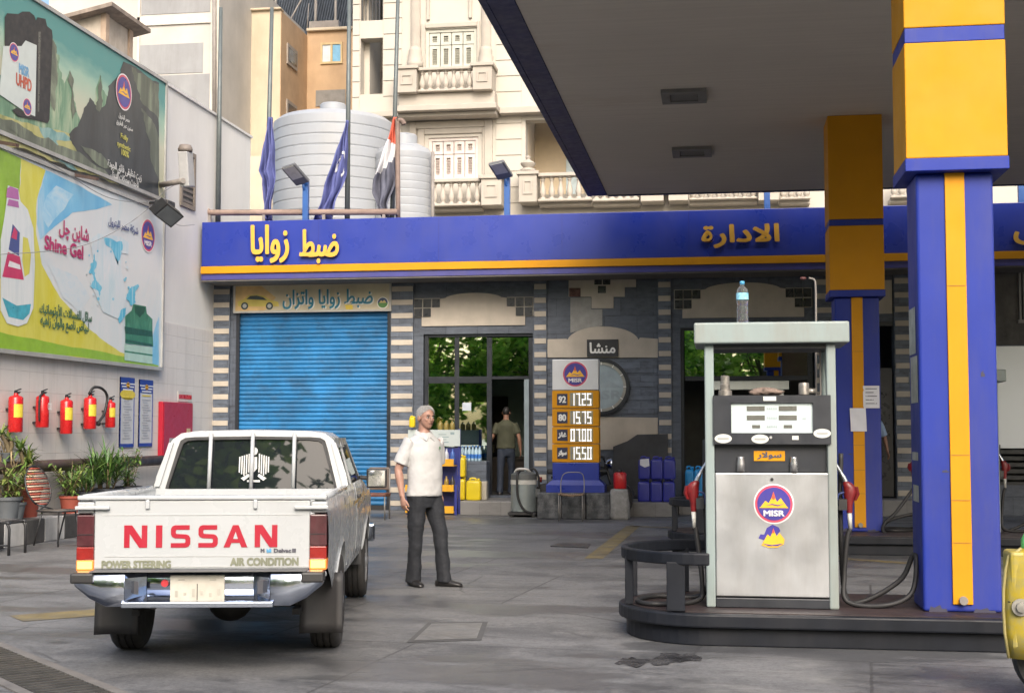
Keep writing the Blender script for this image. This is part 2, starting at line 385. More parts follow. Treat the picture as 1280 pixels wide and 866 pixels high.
# manhole slab and steel plate
b = MB(); q = [G(508, 803), G(602, 800), G(610, 777), G(535, 778)]; b.add([p + Vector((0, 0, .004)) for p in q], [(0, 1, 2, 3)])
c = sum(q, Vector()) / 4; b.m = 1
ins = [c + (p - c) * .84 + Vector((0, 0, .006)) for p in q]; b.add(ins, [(0, 1, 2, 3)])
tag(b.build('manhole_cover', [mat('slab_joint', (.085, .085, .085), .8), mat('slab_concrete', (.16, .16, .158), .5, var=.3, scale=6, dirt=.5, streak=False)], origin=c), 'square concrete manhole cover sunk in the yard in front of the standing man', 'manhole cover')
b = MB(); q = [G(688, 683), G(735, 685), G(738, 680), G(700, 679)]; b.add([p + Vector((0, 0, .012)) for p in q] + [p for p in q], [(0, 1, 2, 3), (0, 4, 5, 1), (1, 5, 6, 2), (2, 6, 7, 3), (3, 7, 4, 0)])
tag(b.build('steel_plate', DARKMET, origin=q[0]), 'small dark steel plate lying on the yard before the price sign', 'ground plate')

# ================================================================== station building
YF = 26.0
def X(px, py=500): return P(px, py, YF).x
def Z(py, px=640): return P(px, py, YF).z
FR = front(YF)
bld = thing('station_building', 'low shop building clad in dark slate with striped piers under a long blue fascia', 'building', (0, YF, 0))
xl, xr = X(257), X(1460); ztop = 5.45
ops = [(X(294), X(488), 0, Z(390, 390)), (X(529), X(666), .3, Z(417, 600)), (X(851), X(1019), .3, Z(409, 930)), (X(1046), X(1118), .3, Z(402, 1080)), (X(1205), X(1440), .55, Z(432, 1262))]
b = MB(); cur = xl
for (x0, x1, z0, z1) in ops:
    b.box(cur, x0, YF, YF + .3, 0, ztop); b.box(x0, x1, YF, YF + .3, z1, ztop)
    if z0 > 0: b.box(x0, x1, YF, YF + .3, 0, z0)
    cur = x1
b.box(cur, xr, YF, YF + .3, 0, ztop)
b.build('wall', SLATE, bld)
b = MB(); b.box(xl, xr, YF + .3, YF + 9, ztop - .3, ztop - .01); b.box(xl, xl + .2, YF + .3, YF + 9, 0, ztop - .3); b.box(xr - .2, xr, YF + .3, YF + 9, 0, ztop - .3); b.box(xl + .2, xr - .2, YF + 8.8, YF + 9, 0, ztop - .3)
b.build('roof', GREYC, bld)
b = MB(); b.box(xl + .2, xr - .2, YF + .3, YF + 4.2, .2, .3)
b.build('floor', mat('shop_floor', (.12, .12, .115), .5), bld)
IN1 = mat('green_room_wall', (.62, .74, .66), .7, var=.1); IN2 = mat('dark_room_wall', (.10, .105, .105), .8)
b = MB()
for xx, m in ((ops[1][0] - .9, 0), (ops[1][1] + .9, 0)): b.box(xx - .05, xx + .05, YF + .3, YF + 4, .3, ztop - .3)
b.box(ops[1][0] - .85, ops[1][1] + .85, YF + 3.6, YF + 3.7, .3, ztop - .3); b.box(ops[1][0] - .85, ops[1][1] + .85, YF + .31, YF + 3.6, 3.9, 3.95)
b.m = 1; b.box(ops[2][0] - .5, xr - .25, YF + 3, YF + 3.1, .3, ztop - .3)
b.build('room_walls', [IN1, IN2], bld)
# piers
def pier(x0, x1, ya=352, yb=636, proud=.05, mid=None):
    b = MB(); b.box(x0, x1, YF - proud, YF - .002, 0.0, Z(349))
    b.m = 1; step = 16.9; y = ya + 4
    while y < yb - 6:
        z1 = Z(y); z0 = Z(y + 6.6); b.box(x0 + .015, x1 - .012, YF - proud - .014, YF - proud + .002, z0, z1); y += step
    b.build('striped_pier', [SLATER, CREAM], bld, bevel=.004, seg=1)
for a, c in ((257, 287), (488.5, 517), (667.5, 684), (823, 840), (1019, 1043), (1119, 1142)): pier(X(a), X(c))
# lunettes
DSQ = mat('dark_tile', (.022, .024, .028), .3, var=.3)
def lunette(cx, hb, ybot, ytop, st=11, wsq=11.5):
    b = MB(); pts = []
    def q(dx, py): return (X(cx + dx, 390), Z(py, 640))
    s = st
    L = [(-hb, ybot), (hb, ybot), (hb, ybot - s), (hb - s, ybot - s), (hb - s, ybot - 2.1 * s), (hb - 2 * s, ybot - 2.1 * s), (hb - 2 * s, ybot - 3.1 * s), (hb - 2.7 * s, ybot - 3.2 * s)]
    ax = hb - 2.7 * s; ay = ybot - 3.2 * s; arc = [(ax * math.cos(R(t)) , ay - (ay - ytop) * math.sin(R(t)) ** 1.3) for t in range(12, 169, 6)]
    L += arc + [(-x, y) for x, y in reversed(L[2:])]
    pts = [q(dx, py) for dx, py in L]
    b.poly(FR, pts, .03, .002)
    b.m = 2
    for sgn in (-1, 1):
        b.rect(FR, *sorted_rect(q(sgn * (hb + s * .95), ybot - s), q(sgn * (hb - 2.05 * s), ybot - 3.2 * s)), .012, .002)
    b.m = 1
    for sgn in (-1, 1):
        for row, cnt in ((0, 3), (1, 2)):
            for k in range(cnt):
                x0 = hb + s * .85 - k * s * 1.02; y0 = ybot - 3.1 * s + row * s * 1.08
                b.rect(FR, *sorted_rect(q(sgn * x0, y0), q(sgn * (x0 - s * .88), y0 + s * .95)), .034, .004)
    b.build('arched_stone_panel', [CREAM, DSQ, mat('grout', (.42, .39, .34), .8)], bld)
def sorted_rect(a, c): return min(a[0], c[0]), min(a[1], c[1]), max(a[0], c[0]), max(a[1], c[1])
lunette(592, 64.5, 406.5, 365.5); lunette(929, 76, 400.5, 358)
b = MB(); b.rect(FR, X(1050), Z(398), X(1117), Z(358), .03, .002)
b.build('arched_stone_panel', CREAM, bld)
# middle panel between the two doors
def fpoly(b, pts, w1, w0=.002): b.poly(FR, [(X(x, y), Z(y, x)) for x, y in pts], w1, w0)
b = MB()
fpoly(b, [(711, 347), (795, 347), (795, 359), (781, 359), (781, 371), (767, 371), (767, 385.5), (739.5, 385.5), (739.5, 371), (726, 371), (714, 371), (711, 371)], .022)
arc = [(754 + 45 * math.cos(R(a)), 428 - 20 * math.sin(R(a))) for a in range(0, 181, 10)]
fpoly(b, [(684.5, 447), (822.5, 447), (822.5, 423.5), (800, 422)] + arc[1:-1] + [(708, 423.5), (684.5, 424)], .028)
fpoly(b, [(684.5, 562), (822.5, 562), (822.5, 522), (684.5, 520)], .012)
b.m = 1
for x0 in (743, 753.5): fpoly(b, [(x0, 356), (x0 + 9.5, 356), (x0 + 9.5, 346.5), (x0, 346.5)], .026)
fpoly(b, [(747.5, 366.5), (757.5, 366.5), (757.5, 357.5), (747.5, 357.5)], .026)
b.m = 2
fpoly(b, [(713, 416), (753, 407), (753, 386.5), (739, 386.5), (739, 372), (727, 372), (713, 372)], .008)
b.m = 3
for y in (450, 467, 484, 501): fpoly(b, [(684.5, y + 16), (822.5, y + 16), (822.5, y), (684.5, y)], .016)
b.m = 4
fpoly(b, [(711.5, 371), (726, 371), (726, 360), (711.5, 360)], .024)
b.build('stone_panel', [CREAM, DSQ, mat('bare_plaster', (.33, .33, .31), .9, var=.15, scale=6, bmp=.5, dirt=.3), SLATER, mat('broken_brick', (.13, .07, .06), .9, var=.5, scale=14)], bld, bevel=.003, seg=1)
b = MB(); fpoly(b, [(767, 620), (835, 620), (835, 542), (797, 543), (785, 551), (767, 558)], .13)
b.build('slate_slab', mat('leaning_slate', (.035, .037, .042), .6, var=.3, bmp=.3), bld)
# frames and glass of the doors
def mirror_glass(name, tint, rough=.008, fac=.6, thru=(.42, .48, .45)):
    # film-coated glass: part mirror, part tinted see-through
    m, nt, bb = new_mat(name); g = nt.nodes.new('ShaderNodeBsdfGlossy'); tr = nt.nodes.new('ShaderNodeBsdfTransparent'); mx = nt.nodes.new('ShaderNodeMixShader')
    g.inputs['Color'].default_value = (*tint, 1); tr.inputs['Color'].default_value = (*thru, 1); mx.inputs[0].default_value = fac
    v = coords(nt); r = ramp(nt, noise(nt, v, 1.2, 4), [(.3, rough), (.7, rough + .012)]); nt.links.new(r, g.inputs['Roughness'])
    nt.links.new(tr.outputs[0], mx.inputs[1]); nt.links.new(g.outputs[0], mx.inputs[2]); nt.links.new(mx.outputs[0], nt.nodes['Material Output'].inputs['Surface']); return m
FILM = mirror_glass('reflecting_film_glass', (.90, .97, .88), fac=.80, thru=(.9, .95, .9)); DGLASS = mirror_glass('dark_film_glass', (.74, .86, .76), fac=.74, thru=(.6, .66, .6))
ALU = mat('dark_aluminium', (.028, .032, .040), .35, metal=.3, var=.15)
def wr(b, x0, y0, x1, y1, w1, w0): b.rect(FR, X(x0, y1), Z(y1, x0), X(x1, y1), Z(y0, x0), w1, w0)
d1 = MB()
for (x0, x1, y0, y1) in ((529, 534, 417, 620), (529, 666, 417, 421.5), (567, 572.5, 421.5, 620), (607.5, 614, 421.5, 620), (534, 614, 470.5, 479), (660, 666, 421.5, 620), (614, 660, 470, 474), (534, 567, 612, 620), (572.5, 607.5, 596, 620)):
    wr(d1, x0, y0, x1, y1, -.06 - .0023 * len(d1.f) / 6, -.13 + .0023 * len(d1.f) / 6)
fr1 = d1.build('door_frame', ALU, bld, bevel=.006, seg=1)
for (x0, y0, x1, y1) in ((534, 421.5, 567, 470.5), (572.5, 421.5, 607.5, 470.5), (614, 421.5, 660, 470), (534, 479, 567, 612)):
    g = MB(); wr(g, x0, y0, x1, y1, -.09, -.10); g.build('pane', FILM, fr1)
g = MB(); wr(g, 572.5, 479, 607.5, 596, -.09, -.10); g.build('pane', DGLASS, fr1)
d2 = MB(); wr(d2, 655, 474, 661, 618, -.02, -.6); d2.build('open_door', mat('pale_door', (.22, .27, .30), .4), bld)
d3 = MB()
for (x0, x1, y0, y1) in ((851, 856, 409, 620), (851, 1019, 409, 413), (1012, 1019, 413, 620), (856, 1012, 470, 476), (900, 905, 476, 620)):
    wr(d3, x0, y0, x1, y1, -.06 - .0023 * len(d3.f) / 6, -.13 + .0023 * len(d3.f) / 6)
fr3 = d3.build('door_frame', ALU, bld, bevel=.006, seg=1)
g = MB(); wr(g, 856, 413, 978, 470, -.09, -.10); g.build('pane', DGLASS, fr3)
g = MB(); wr(g, 978, 413, 1012, 470, -.09, -.10); g.build('pane', mat('brown_pane', (.05, .04, .03), .15), fr3)
d4 = MB(); wr(d4, 1082, 460, 1118, 620, -.04, -.12); wr(d4, 1046, 402, 1118, 408, -.02, -.12)
fr4 = d4.build('side_door', mat('black_door', (.022, .024, .03), .4, var=.2), bld)
d5 = MB(); wr(d5, 1086, 490, 1114, 600, -.02, -.04); d5.build('door_panel', mat('black_door_panel', (.018, .02, .026), .3, var=.2), fr4)
g = MB(); wr(g, 1205, 432, 1440, 560, -.08, -.1); g.build('window_pane', mirror_glass('cloud_window_glass', (.42, .46, .52), .35, .85, thru=(.2, .22, .24)), bld)
g = MB()
for k in range(6): wr(g, 1205, 562 + k * 8, 1440, 567 + k * 8, -.03, -.09)
g.build('window_louvre', DARKMET, bld)
g = MB(); wr(g, 1240, 326, 1420, 431, .02, .002); g.build('grimy_panel', mat('grimy_plaster', (.13, .125, .12), .8, var=.4, scale=2, dirt=.7, dcol=(.04, .04, .04)), bld)
g = MB()
for x in (1274, 1279, 1290, 1300): wr(g, x, 331, x + 2.5, 402, .06, .03)
wr(g, 1272, 328, 1310, 332, .07, .03); wr(g, 1272, 400, 1310, 404, .07, .03)
g.build('window_grille', mat('pale_grille', (.3, .3, .3), .5), bld)
# shutter
sh = MB(); x0, x1, z0, z1 = ops[0]; n = int((z1) / .085); prof = []
for k in range(n * 6 + 1):
    t = k / 6; prof.append((t * z1 / n, .022 * abs(math.sin(math.pi * t)) ** .7 + .006 * math.sin(t * .9) * math.sin(t * 2.3)))
vs = [];
for x in (x0, x1):
    for zz, dy in prof: vs.append((x, YF + .08 - dy, zz))
m_ = len(prof); sh.add(vs, [(i, i + m_, i + m_ + 1, i + 1) for i in range(m_ - 1)], False)
SHUT = mat('shutter_blue', (.018, .155, .36), .42, var=.25, scale=1.6, dirt=.7, dcol=(.03, .07, .12), dscale=3, streak=False)
shut = sh.build('roller_shutter', SHUT, bld)
b = MB()
for xx in (x0, x1 - .07): b.box(xx, xx + .07, YF + .0, YF + .05, 0, z1 - .001)
b.build('guide_rail', ALU, shut)
b = MB(); b.box(x0 + .07, x1 - .07, YF + .03, YF + .065, .005, .09); b.build('bottom_bar', DARKMET, shut)
# fascia
YS = 25.07
fx0, fx1 = P(252, 310, YS).x, P(1480, 310, YS).x
fz = lambda py, px=252: P(px, py, YS).z
zb, zg0, zg1, zt = fz(350), fz(342.5), fz(333.5), fz(278)
fas = MB(); fas.box(fx0, fx1, YS, YS + .9, zg1, zt); fas = fas.build('fascia', BLUE, bld, bevel=.012)
b = MB(); xx = fx0 + 2.35
while xx < fx1: b.box(xx, xx + .006, YS - .0025, YS + .01, zg1 + .01, zt - .012); xx += 2.35
b.build('panel_joint', mat('joint_blue', (.02, .022, .16), .5), fas)
b = MB(); b.box(fx0, fx1, YS - .035, YS + .9, zg0, zg1 - .001); b.build('gold_stripe', YEL, fas, bevel=.006)
b = MB(); b.box(fx0, fx1, YS + .004, YS + .9, zb, zg0 - .001); b.build('lower_band', mat('lower_blue', (.05, .05, .22), .5, dirt=.3), fas)
b = MB(); b.box(fx0, fx1, YS + .02, YF - .06, zb - .03, zb - .001); b.build('soffit', mat('soffit_grey', (.14, .13, .12), .8, dirt=.4), bld)
SF = front(YS)
def sx(px, py=305): return P(px, py, YS).x
def sz(py, px): return P(px, py, YS).z
for word, a, c, y0, y1 in (('زوايا', 316, 362, 329, 283), ('ضبط', 377, 424, 329.5, 288.5), ('الادارة', 878, 973, 310.5, 283)):
    b = MB(); b.text(SF, word, (sx(a) + sx(c)) / 2, sz(y0, a), .03, h=sz(y1, a) - sz(y0, a), width=sx(c) - sx(a), bold=.019, depth=.05)
    if word == 'الادارة': b.ringpoly(SF, circ(sx(884.6), sz(296.6, 884), .088, n=28), circ(sx(884.6), sz(296.6, 884), .040, n=28), .0885, .031)
    if word == 'ضبط': b.rect(SF, sx(377), sz(321, 385), sx(397), sz(316.6, 385), .0885, .031)
    b.build('sign_lettering', GOLD, fas)
b = MB(); b.text(SF, 'س', sx(1296), sz(306, 1290), .03, h=.35, width=.8, bold=.014, depth=.05); b.build('sign_lettering', GOLD, fas)
b = MB()
b.box(P(575,640,24.55).x, P(846,640,24.55).x, 24.55, YF - .06, 0, .26); b.build('front_step', PAVE, bld, bevel=.015)
b = MB(); b.box(P(846,640,24.55).x + .01, X(1142), 25.3, YF - .06, 0, .3); b.build('front_step', PAVE, bld, bevel=.015)

# sign above the shutter
t = thing('shutter_sign', 'cream sign with teal Arabic lettering and a yellow car, above the blue roller shutter', 'shop sign', (X(390), YF - .1, Z(390, 390)))
SG = front(YF - .08)
def q_(px, py): p = P(px, py, YF - .08); return (p.x, p.z)
b = MB(); a0, a1 = q_(293.5, 389.5), q_(487.5, 354); b.rect(SG, a0[0], a0[1], a1[0], a1[1], 0, -.07); b.build('board', mat('cream_sign', (.50, .45, .31), .5, var=.12, scale=1.5, dirt=.4, dcol=(.3, .24, .15)), t)
b = MB(); b.hole(SG, a0[0] - .03, a0[1] - .03, a1[0] + .03, a1[1] + .02, a0[0] + .01, a0[1] + .01, a1[0] - .01, a1[1] - .01, .012, -.075); b.build('frame', mat('sign_frame', (.42, .41, .38), .5), t)
b = MB(); b.m = 0
l0, l1 = q_(354, 386.5), q_(466, 361)
b.text(SG, 'ضبط زوايا واتزان', (l0[0] + l1[0]) / 2 + .02, l0[1] - .015, .002, h=l1[1] - l0[1], width=l1[0] - l0[0], bold=.008)
b.m = 1; b.text(SG, 'ضبط زوايا واتزان', (l0[0] + l1[0]) / 2, l0[1], .016, h=l1[1] - l0[1], width=l1[0] - l0[0], bold=.008)
b.build('lettering', [mat('white_outline', (.7, .7, .65), .5), mat('teal_letter', (.015, .16, .24), .4)], t)
b = MB(); S = lambda pts, w: b.poly(SG, [q_(x, y) for x, y in pts], w)
S([(293.8, 389), (330, 389), (345, 372), (325, 356), (293.8, 356)], .003); b.m = 1
S([(298, 383), (297, 377), (305, 374), (311, 369), (322, 368.5), (331, 370), (338, 375), (348, 377.5), (349, 383)], .006)
b.m = 2; S([(308, 374), (313, 370), (321, 369.5), (329, 371.5), (334, 375.2)], .009)
for xx in (306, 337): b.poly(SG, circ(*q_(xx, 382.5), .075), .010)
b.m = 3
for xx in (306, 337): b.poly(SG, circ(*q_(xx, 382.5), .042), .013)
b.m = 4; S([(433, 388), (441, 388), (441, 381), (431, 381)], .0015)
b.build('car_picture', [mat('sign_orange_wash', (.55, .38, .16), .5, var=.3, scale=2), mat('sign_car_yellow', (.55, .46, .10), .5), mat('sign_car_dark', (.03, .05, .05), .4), mat('sign_car_hub', (.4, .42, .4), .4), mat('sign_yellow', (.6, .45, .05), .5)], t)
b = MB(); c = q_(478.5, 378.5); b.poly(SG, circ(*c, .115), .003); b.m = 1; b.poly(SG, circ(*c, .10, a0=0, a1=180), .006); b.m = 2; b.poly(SG, circ(*c, .10, a0=180, a1=360), .006)
b.m = 3; b.poly(SG, [(c[0] - .07, c[1] + .0), (c[0] - .03, c[1] + .05), (c[0], c[1] + .02), (c[0] + .03, c[1] + .06), (c[0] + .075, c[1])], .009)
b.build('emblem', [WHITE, mat('emblem_navy', (.03, .06, .14), .4), mat('emblem_green', (.08, .22, .05), .4), mat('emblem_sand', (.6, .5, .2), .4)], t)

# "منشا" sign
t = thing('name_plate', 'small black plate with white Arabic lettering above the round wall clock', 'sign', (X(753, 435), YF - .04, Z(446, 753)))
b = MB(); x0, z0, x1, z1 = X(734, 435), Z(446, 753), X(773, 435), Z(424.5, 753); b.rect(FR, x0, z0, x1, z1, .06, .03); b.build('plate', BLACK, t)
b = MB(); b.text(FR, 'منشا', (x0 + x1) / 2, z0 + .07, .064, h=z1 - z0 - .13, width=(x1 - x0) * .8, bold=.008); b.build('lettering', WHITE, t)
# round clock-like emblem on the wall
t = thing('wall_clock', 'large round glass faced wall clock with a dark rim half hidden by the price sign', 'clock', (X(752, 483), YF - .05, Z(520, 752)))
cc = (X(752, 483), Z(483.5, 752)); rr = .54
b = MB(); b.ringpoly(FR, circ(*cc, rr, n=48), circ(*cc, rr * .88, n=48), .09, .03); b.build('rim', ALU, t)
b = MB(); b.ringpoly(FR, circ(*cc, rr * .878, n=48), circ(*cc, rr * .78, n=48), .07, .03); b.build('inner_ring', mat('clock_ring', (.34, .34, .30), .4, metal=.4), t)
b = MB(); b.poly(FR, circ(*cc, rr * .79, n=48), .05, .03); face = b.build('face', mat('clock_face', (.33, .40, .43), .2, var=.25, scale=2), t)
b = MB(); b.m = 0
for k in range(12):
    a = R(30 * k); b.obox(FR.p(cc[0] + math.cos(a) * rr * .83, cc[1] + math.sin(a) * rr * .83, .072), Vector((math.cos(a), 0, math.sin(a))) * .03, Vector((0, .003, 0)), Vector((-math.sin(a), 0, math.cos(a))) * .008)
b.build('hour_marks', WHITE, t)
b = MB(); b.text(FR, 'MISR', cc[0] + .02, cc[1] - .24, .054, h=.17, width=.72, bold=.008); b.poly(FR, [(cc[0] - .4, cc[1] - .02), (cc[0] + .4, cc[1] - .02), (cc[0] + .15, cc[1] + .12), (cc[0] + .06, cc[1] + .04), (cc[0] - .1, cc[1] + .22)], .053)
b.build('lettering', mat('clock_print', (.27, .325, .35), .4), face)
# ================================================================== the emblem seen on pump, price sign, billboards
EM_W = mat('emblem_white', (.72, .70, .70), .4); EM_P = mat('emblem_pink', (.55, .07, .12), .4); EM_B = mat('emblem_purple', (.055, .045, .26), .35)
EM_Y = mat('emblem_yellow', (.78, .42, .03), .4); EM_R = mat('emblem_flame', (.60, .10, .05), .4)
EMB = [EM_W, EM_P, EM_B, EM_Y, EM_R]
def emblem(fr, u, v, r, w, parent, txt=True, st=.003, name='emblem', rx=None):
    rx = rx or r; b = MB(); C = lambda k: circ(u, v, rx * k, r * k, 40)
    b.poly(fr, C(1), w); b.m = 1; b.poly(fr, C(.93), w + st); b.m = 2; b.poly(fr, C(.82), w + 2 * st)
    p = lambda x, y: (u + x * rx, v + y * r)
    b.m = 3
    b.poly(fr, [p(-.74, -.2), p(-.66, -.16), p(-.42, .16), p(-.26, .04), p(-.02, .46), p(.16, .10), p(.34, .30), p(.62, -.10), p(.72, -.2)], w + 3 * st)
    b.m = 4; b.poly(fr, [p(-.12, .30), p(-.02, .62), p(.08, .32), p(.0, .20)], w + 4 * st)
    b.m = 2; b.poly(fr, [p(-.42, -.10), p(-.1, -.04), p(.2, -.11), p(.5, .02), p(.2, -.05), p(-.1, .01)], w + 4 * st)
    b.m = 0
    if txt: b.text(fr, 'MISR', u, v - .60 * r, w + 3 * st, h=.27 * r, width=1.0 * rx, bold=.02 * r)
    return b.build(name, EMB, parent)

# ================================================================== canopy
ZC = 5.64
cx0 = P(741, 242, 23.5).x - .03; cx1 = 15.0
t = thing('canopy', 'big flat station canopy with grey soffit and blue edge on yellow and blue columns', 'canopy', (6, 14, ZC))
def soffit_mat():
    m, nt, b = new_mat('canopy_soffit'); v = coords(nt)
    st = noise(nt, coords(nt, (.25, 4.5, 1)), 3.2, 6, .65); bg_ = noise(nt, v, .35, 5, .6)
    col = mix(nt, ramp(nt, st, [(.3, 0), (.7, 1)]), (.60, .545, .475), (.68, .62, .545))
    col = mix(nt, ramp(nt, bg_, [(.35, 0), (.7, .5)]), col, (.53, .48, .42))
    wv = N(nt, 'TexWave', wave_type='BANDS', bands_direction='Y'); nt.links.new(v, wv.inputs[0]); wv.inputs['Scale'].default_value = 1.15; wv.inputs['Distortion'].default_value = .25; wv.inputs['Detail'].default_value = 1
    col = mix(nt, ramp(nt, wv.outputs['Fac'], [(.0, .08), (.06, 0)]), col, (.36, .34, .31))
    rs = ramp(nt, noise(nt, coords(nt, (.5, 1, 1)), .6, 6, .7), [(.60, 0), (.78, .45)])
    col = mix(nt, rs, col, (.48, .36, .26))
    nt.links.new(col, b.inputs['Base Color']); b.inputs['Roughness'].default_value = .7; return m
YC0, YC1 = 9.6, 23.5
b = MB(); b.box(cx0 + .285, cx1, YC0, YC1, ZC, ZC + .06); b.build('soffit', soffit_mat(), t)
b = MB(); b.box(cx0 + .02, cx1, YC0, YC1 - .01, ZC + .061, ZC + 1.1); b.build('deck', GREYC, t)
b = MB(); b.box(cx0, cx0 + .282, YC0, YC1, ZC - .012, ZC + .059); b.box(cx0 - .06, cx0 + .018, YC0, YC1, ZC - .02, ZC + 1.0)
b.box(cx0 + .285, cx1, YC1 + .002, YC1 + .06, ZC - .02, ZC + 1.0)
yy = YC0 + .5
b.build('fascia', mat('canopy_edge_navy', (.020, .026, .10), .5, var=.2, dirt=.4), t, bevel=.006)
b = MB()
while yy < YC1: b.box(cx0 + .03, cx0 + .26, yy, yy + .02, ZC - .016, ZC - .0125); yy += 1.2
pass
for (px, py, wpx) in ((855, 118.5, 56), (865, 188.5, 49)):
    c = G(px, py, ZC); h = wpx / 1700 * c.y / 2
    l = thing('canopy_light', 'recessed square canopy light, the %s of the two in the dark soffit' % ('nearer and larger' if py < 150 else 'farther and smaller'), 'ceiling light', (c.x, c.y, ZC), group='square lights in the canopy soffit')
    b = MB(); fr = F((c.x, c.y, ZC), (1, 0, 0), (0, -1, 0)); hd = .30
    b.hole(fr, -h, -hd, h, hd, -h * .62, -hd * .62, h * .62, hd * .62, .045, .002); b.build('frame', mat('light_frame', (.20, .19, .18), .5), l, bevel=.008)
    b = MB(); b.rect(fr, -h * .62, -hd * .62, h * .62, hd * .62, .012, .002); lens = b.build('lens', mat('light_lens', (.05, .05, .048), .3), l)
    b = MB()
    for k in range(-3, 4): b.rect(fr, -h * .6, k * hd * .17 - .012, h * .6, k * hd * .17 + .012, .03, .013)
    b.build('louvre', mat('light_louvre', (.24, .23, .22), .5), l)

# ================================================================== islands
ISL = mat('island_navy', (.010, .012, .017), .5, var=.3, scale=3, dirt=.3, dcol=(.045, .045, .048), spec=.25); ISTOP = mat('island_top', (.036, .023, .022), .5, var=.5, scale=2.5, dirt=.6, dcol=(.03, .03, .035), streak=False)
def stadium(x0, x1, y0, y1, inset=0, n=14):
    r = (y1 - y0) / 2 - inset; cy = (y0 + y1) / 2; ex = .95
    pts = [(x1 - inset, y0 + inset), (x1 - inset, y1 - inset)]
    cxl = x0 + (y1 - y0) / 2 * ex
    pts += [(cxl + (r * ex) * math.cos(R(a)), cy + r * math.sin(R(a))) for a in np.linspace(90, 270, n * 2)]
    return pts
def island(name, lab, x0, x1, y0, y1):
    t = thing(name, lab, 'pump island', ((x0 + x1) / 2, (y0 + y1) / 2, 0), group='raised pump islands')
    b = MB(); b.poly(FLAT, stadium(x0, x1, y0, y1, .06), .13, 0); b.build('plinth', ISL, t, bevel=.01)
    b = MB(); b.poly(FLAT, stadium(x0, x1, y0, y1, 0), .228, .131); b.build('rim', ISL, t, bevel=.014)
    b = MB(); b.poly(FLAT, stadium(x0, x1, y0, y1, .07), .234, .2285); b.build('top', ISTOP, t)
    return t
IX0 = P(767, 740, 9.95).x
island('pump_island', 'near dark navy kerbed island carrying the pale green fuel pump', IX0, 6.5, 9.76, 11.2)
I2X0 = P(834, 670, 17.9).x
island('pump_island', 'far dark navy kerbed island carrying the rear yellow and blue column', I2X0, 9.0, 17.3, 18.9)
def guard(lab, x0, yf, yb, zt, ztop):
    # flat band loop bent round the island end, on posts
    t = thing('island_guard', lab, 'guard rail', (x0 + .4, (yf + yb) / 2, .234), group='curved guard rails on the island ends')
    r = (yb - yf) / 2; cy = (yf + yb) / 2; cxl = x0 + r * .95
    def loop(k): return [(cxl + .03, cy - r * k)] + [(cxl + r * .95 * k * math.cos(R(a)), cy + r * k * math.sin(R(a))) for a in np.linspace(270, 90, 26)] + [(cxl + .03, cy + r * k)]
    o, i = loop(1), loop(.92)
    b = MB(); n = len(o)
    for z in (zt, ztop): b.v += [Vector((x, y, z)) for x, y in o + i]
    q = 2 * n
    for k in range(n - 1):
        for f in ((k, k + 1, k + 1 + q, k + q), (n + k + q, n + k + 1 + q, n + k + 1, n + k), (k + q, k + 1 + q, n + k + 1 + q, n + k + q), (k, n + k, n + k + 1, k + 1)): b.f.append(list(f)); b.mi.append(0); b.sm.append(False)
    for f in ((0, q, q + n, n), (n - 1, 2 * n - 1, q + 2 * n - 1, q + n - 1)): b.f.append(list(f)); b.mi.append(0); b.sm.append(False)
    b.build('rail', ISL, t, bevel=.012)
    for (x, y, wd) in ((cxl - .21, cy - r * .915, .13), (x0 + .075, cy - .25, .06), (x0 + .075, cy + .25, .06), (cxl - .21, cy + r * .915, .13)):
        b = MB(); b.box(x - wd / 2, x + wd / 2, y - .022, y + .022, .236, zt + .02); b.build('post', ISL, t, bevel=.005)
    return t
guard('black curved guard rail round the near island end, beside the fuel pump', IX0 + .02, 9.80, 11.15, .562, .65)
guard('black curved guard rail round the far island end, seen behind the near one', I2X0 + .02, 17.4, 18.75, .562, .65)

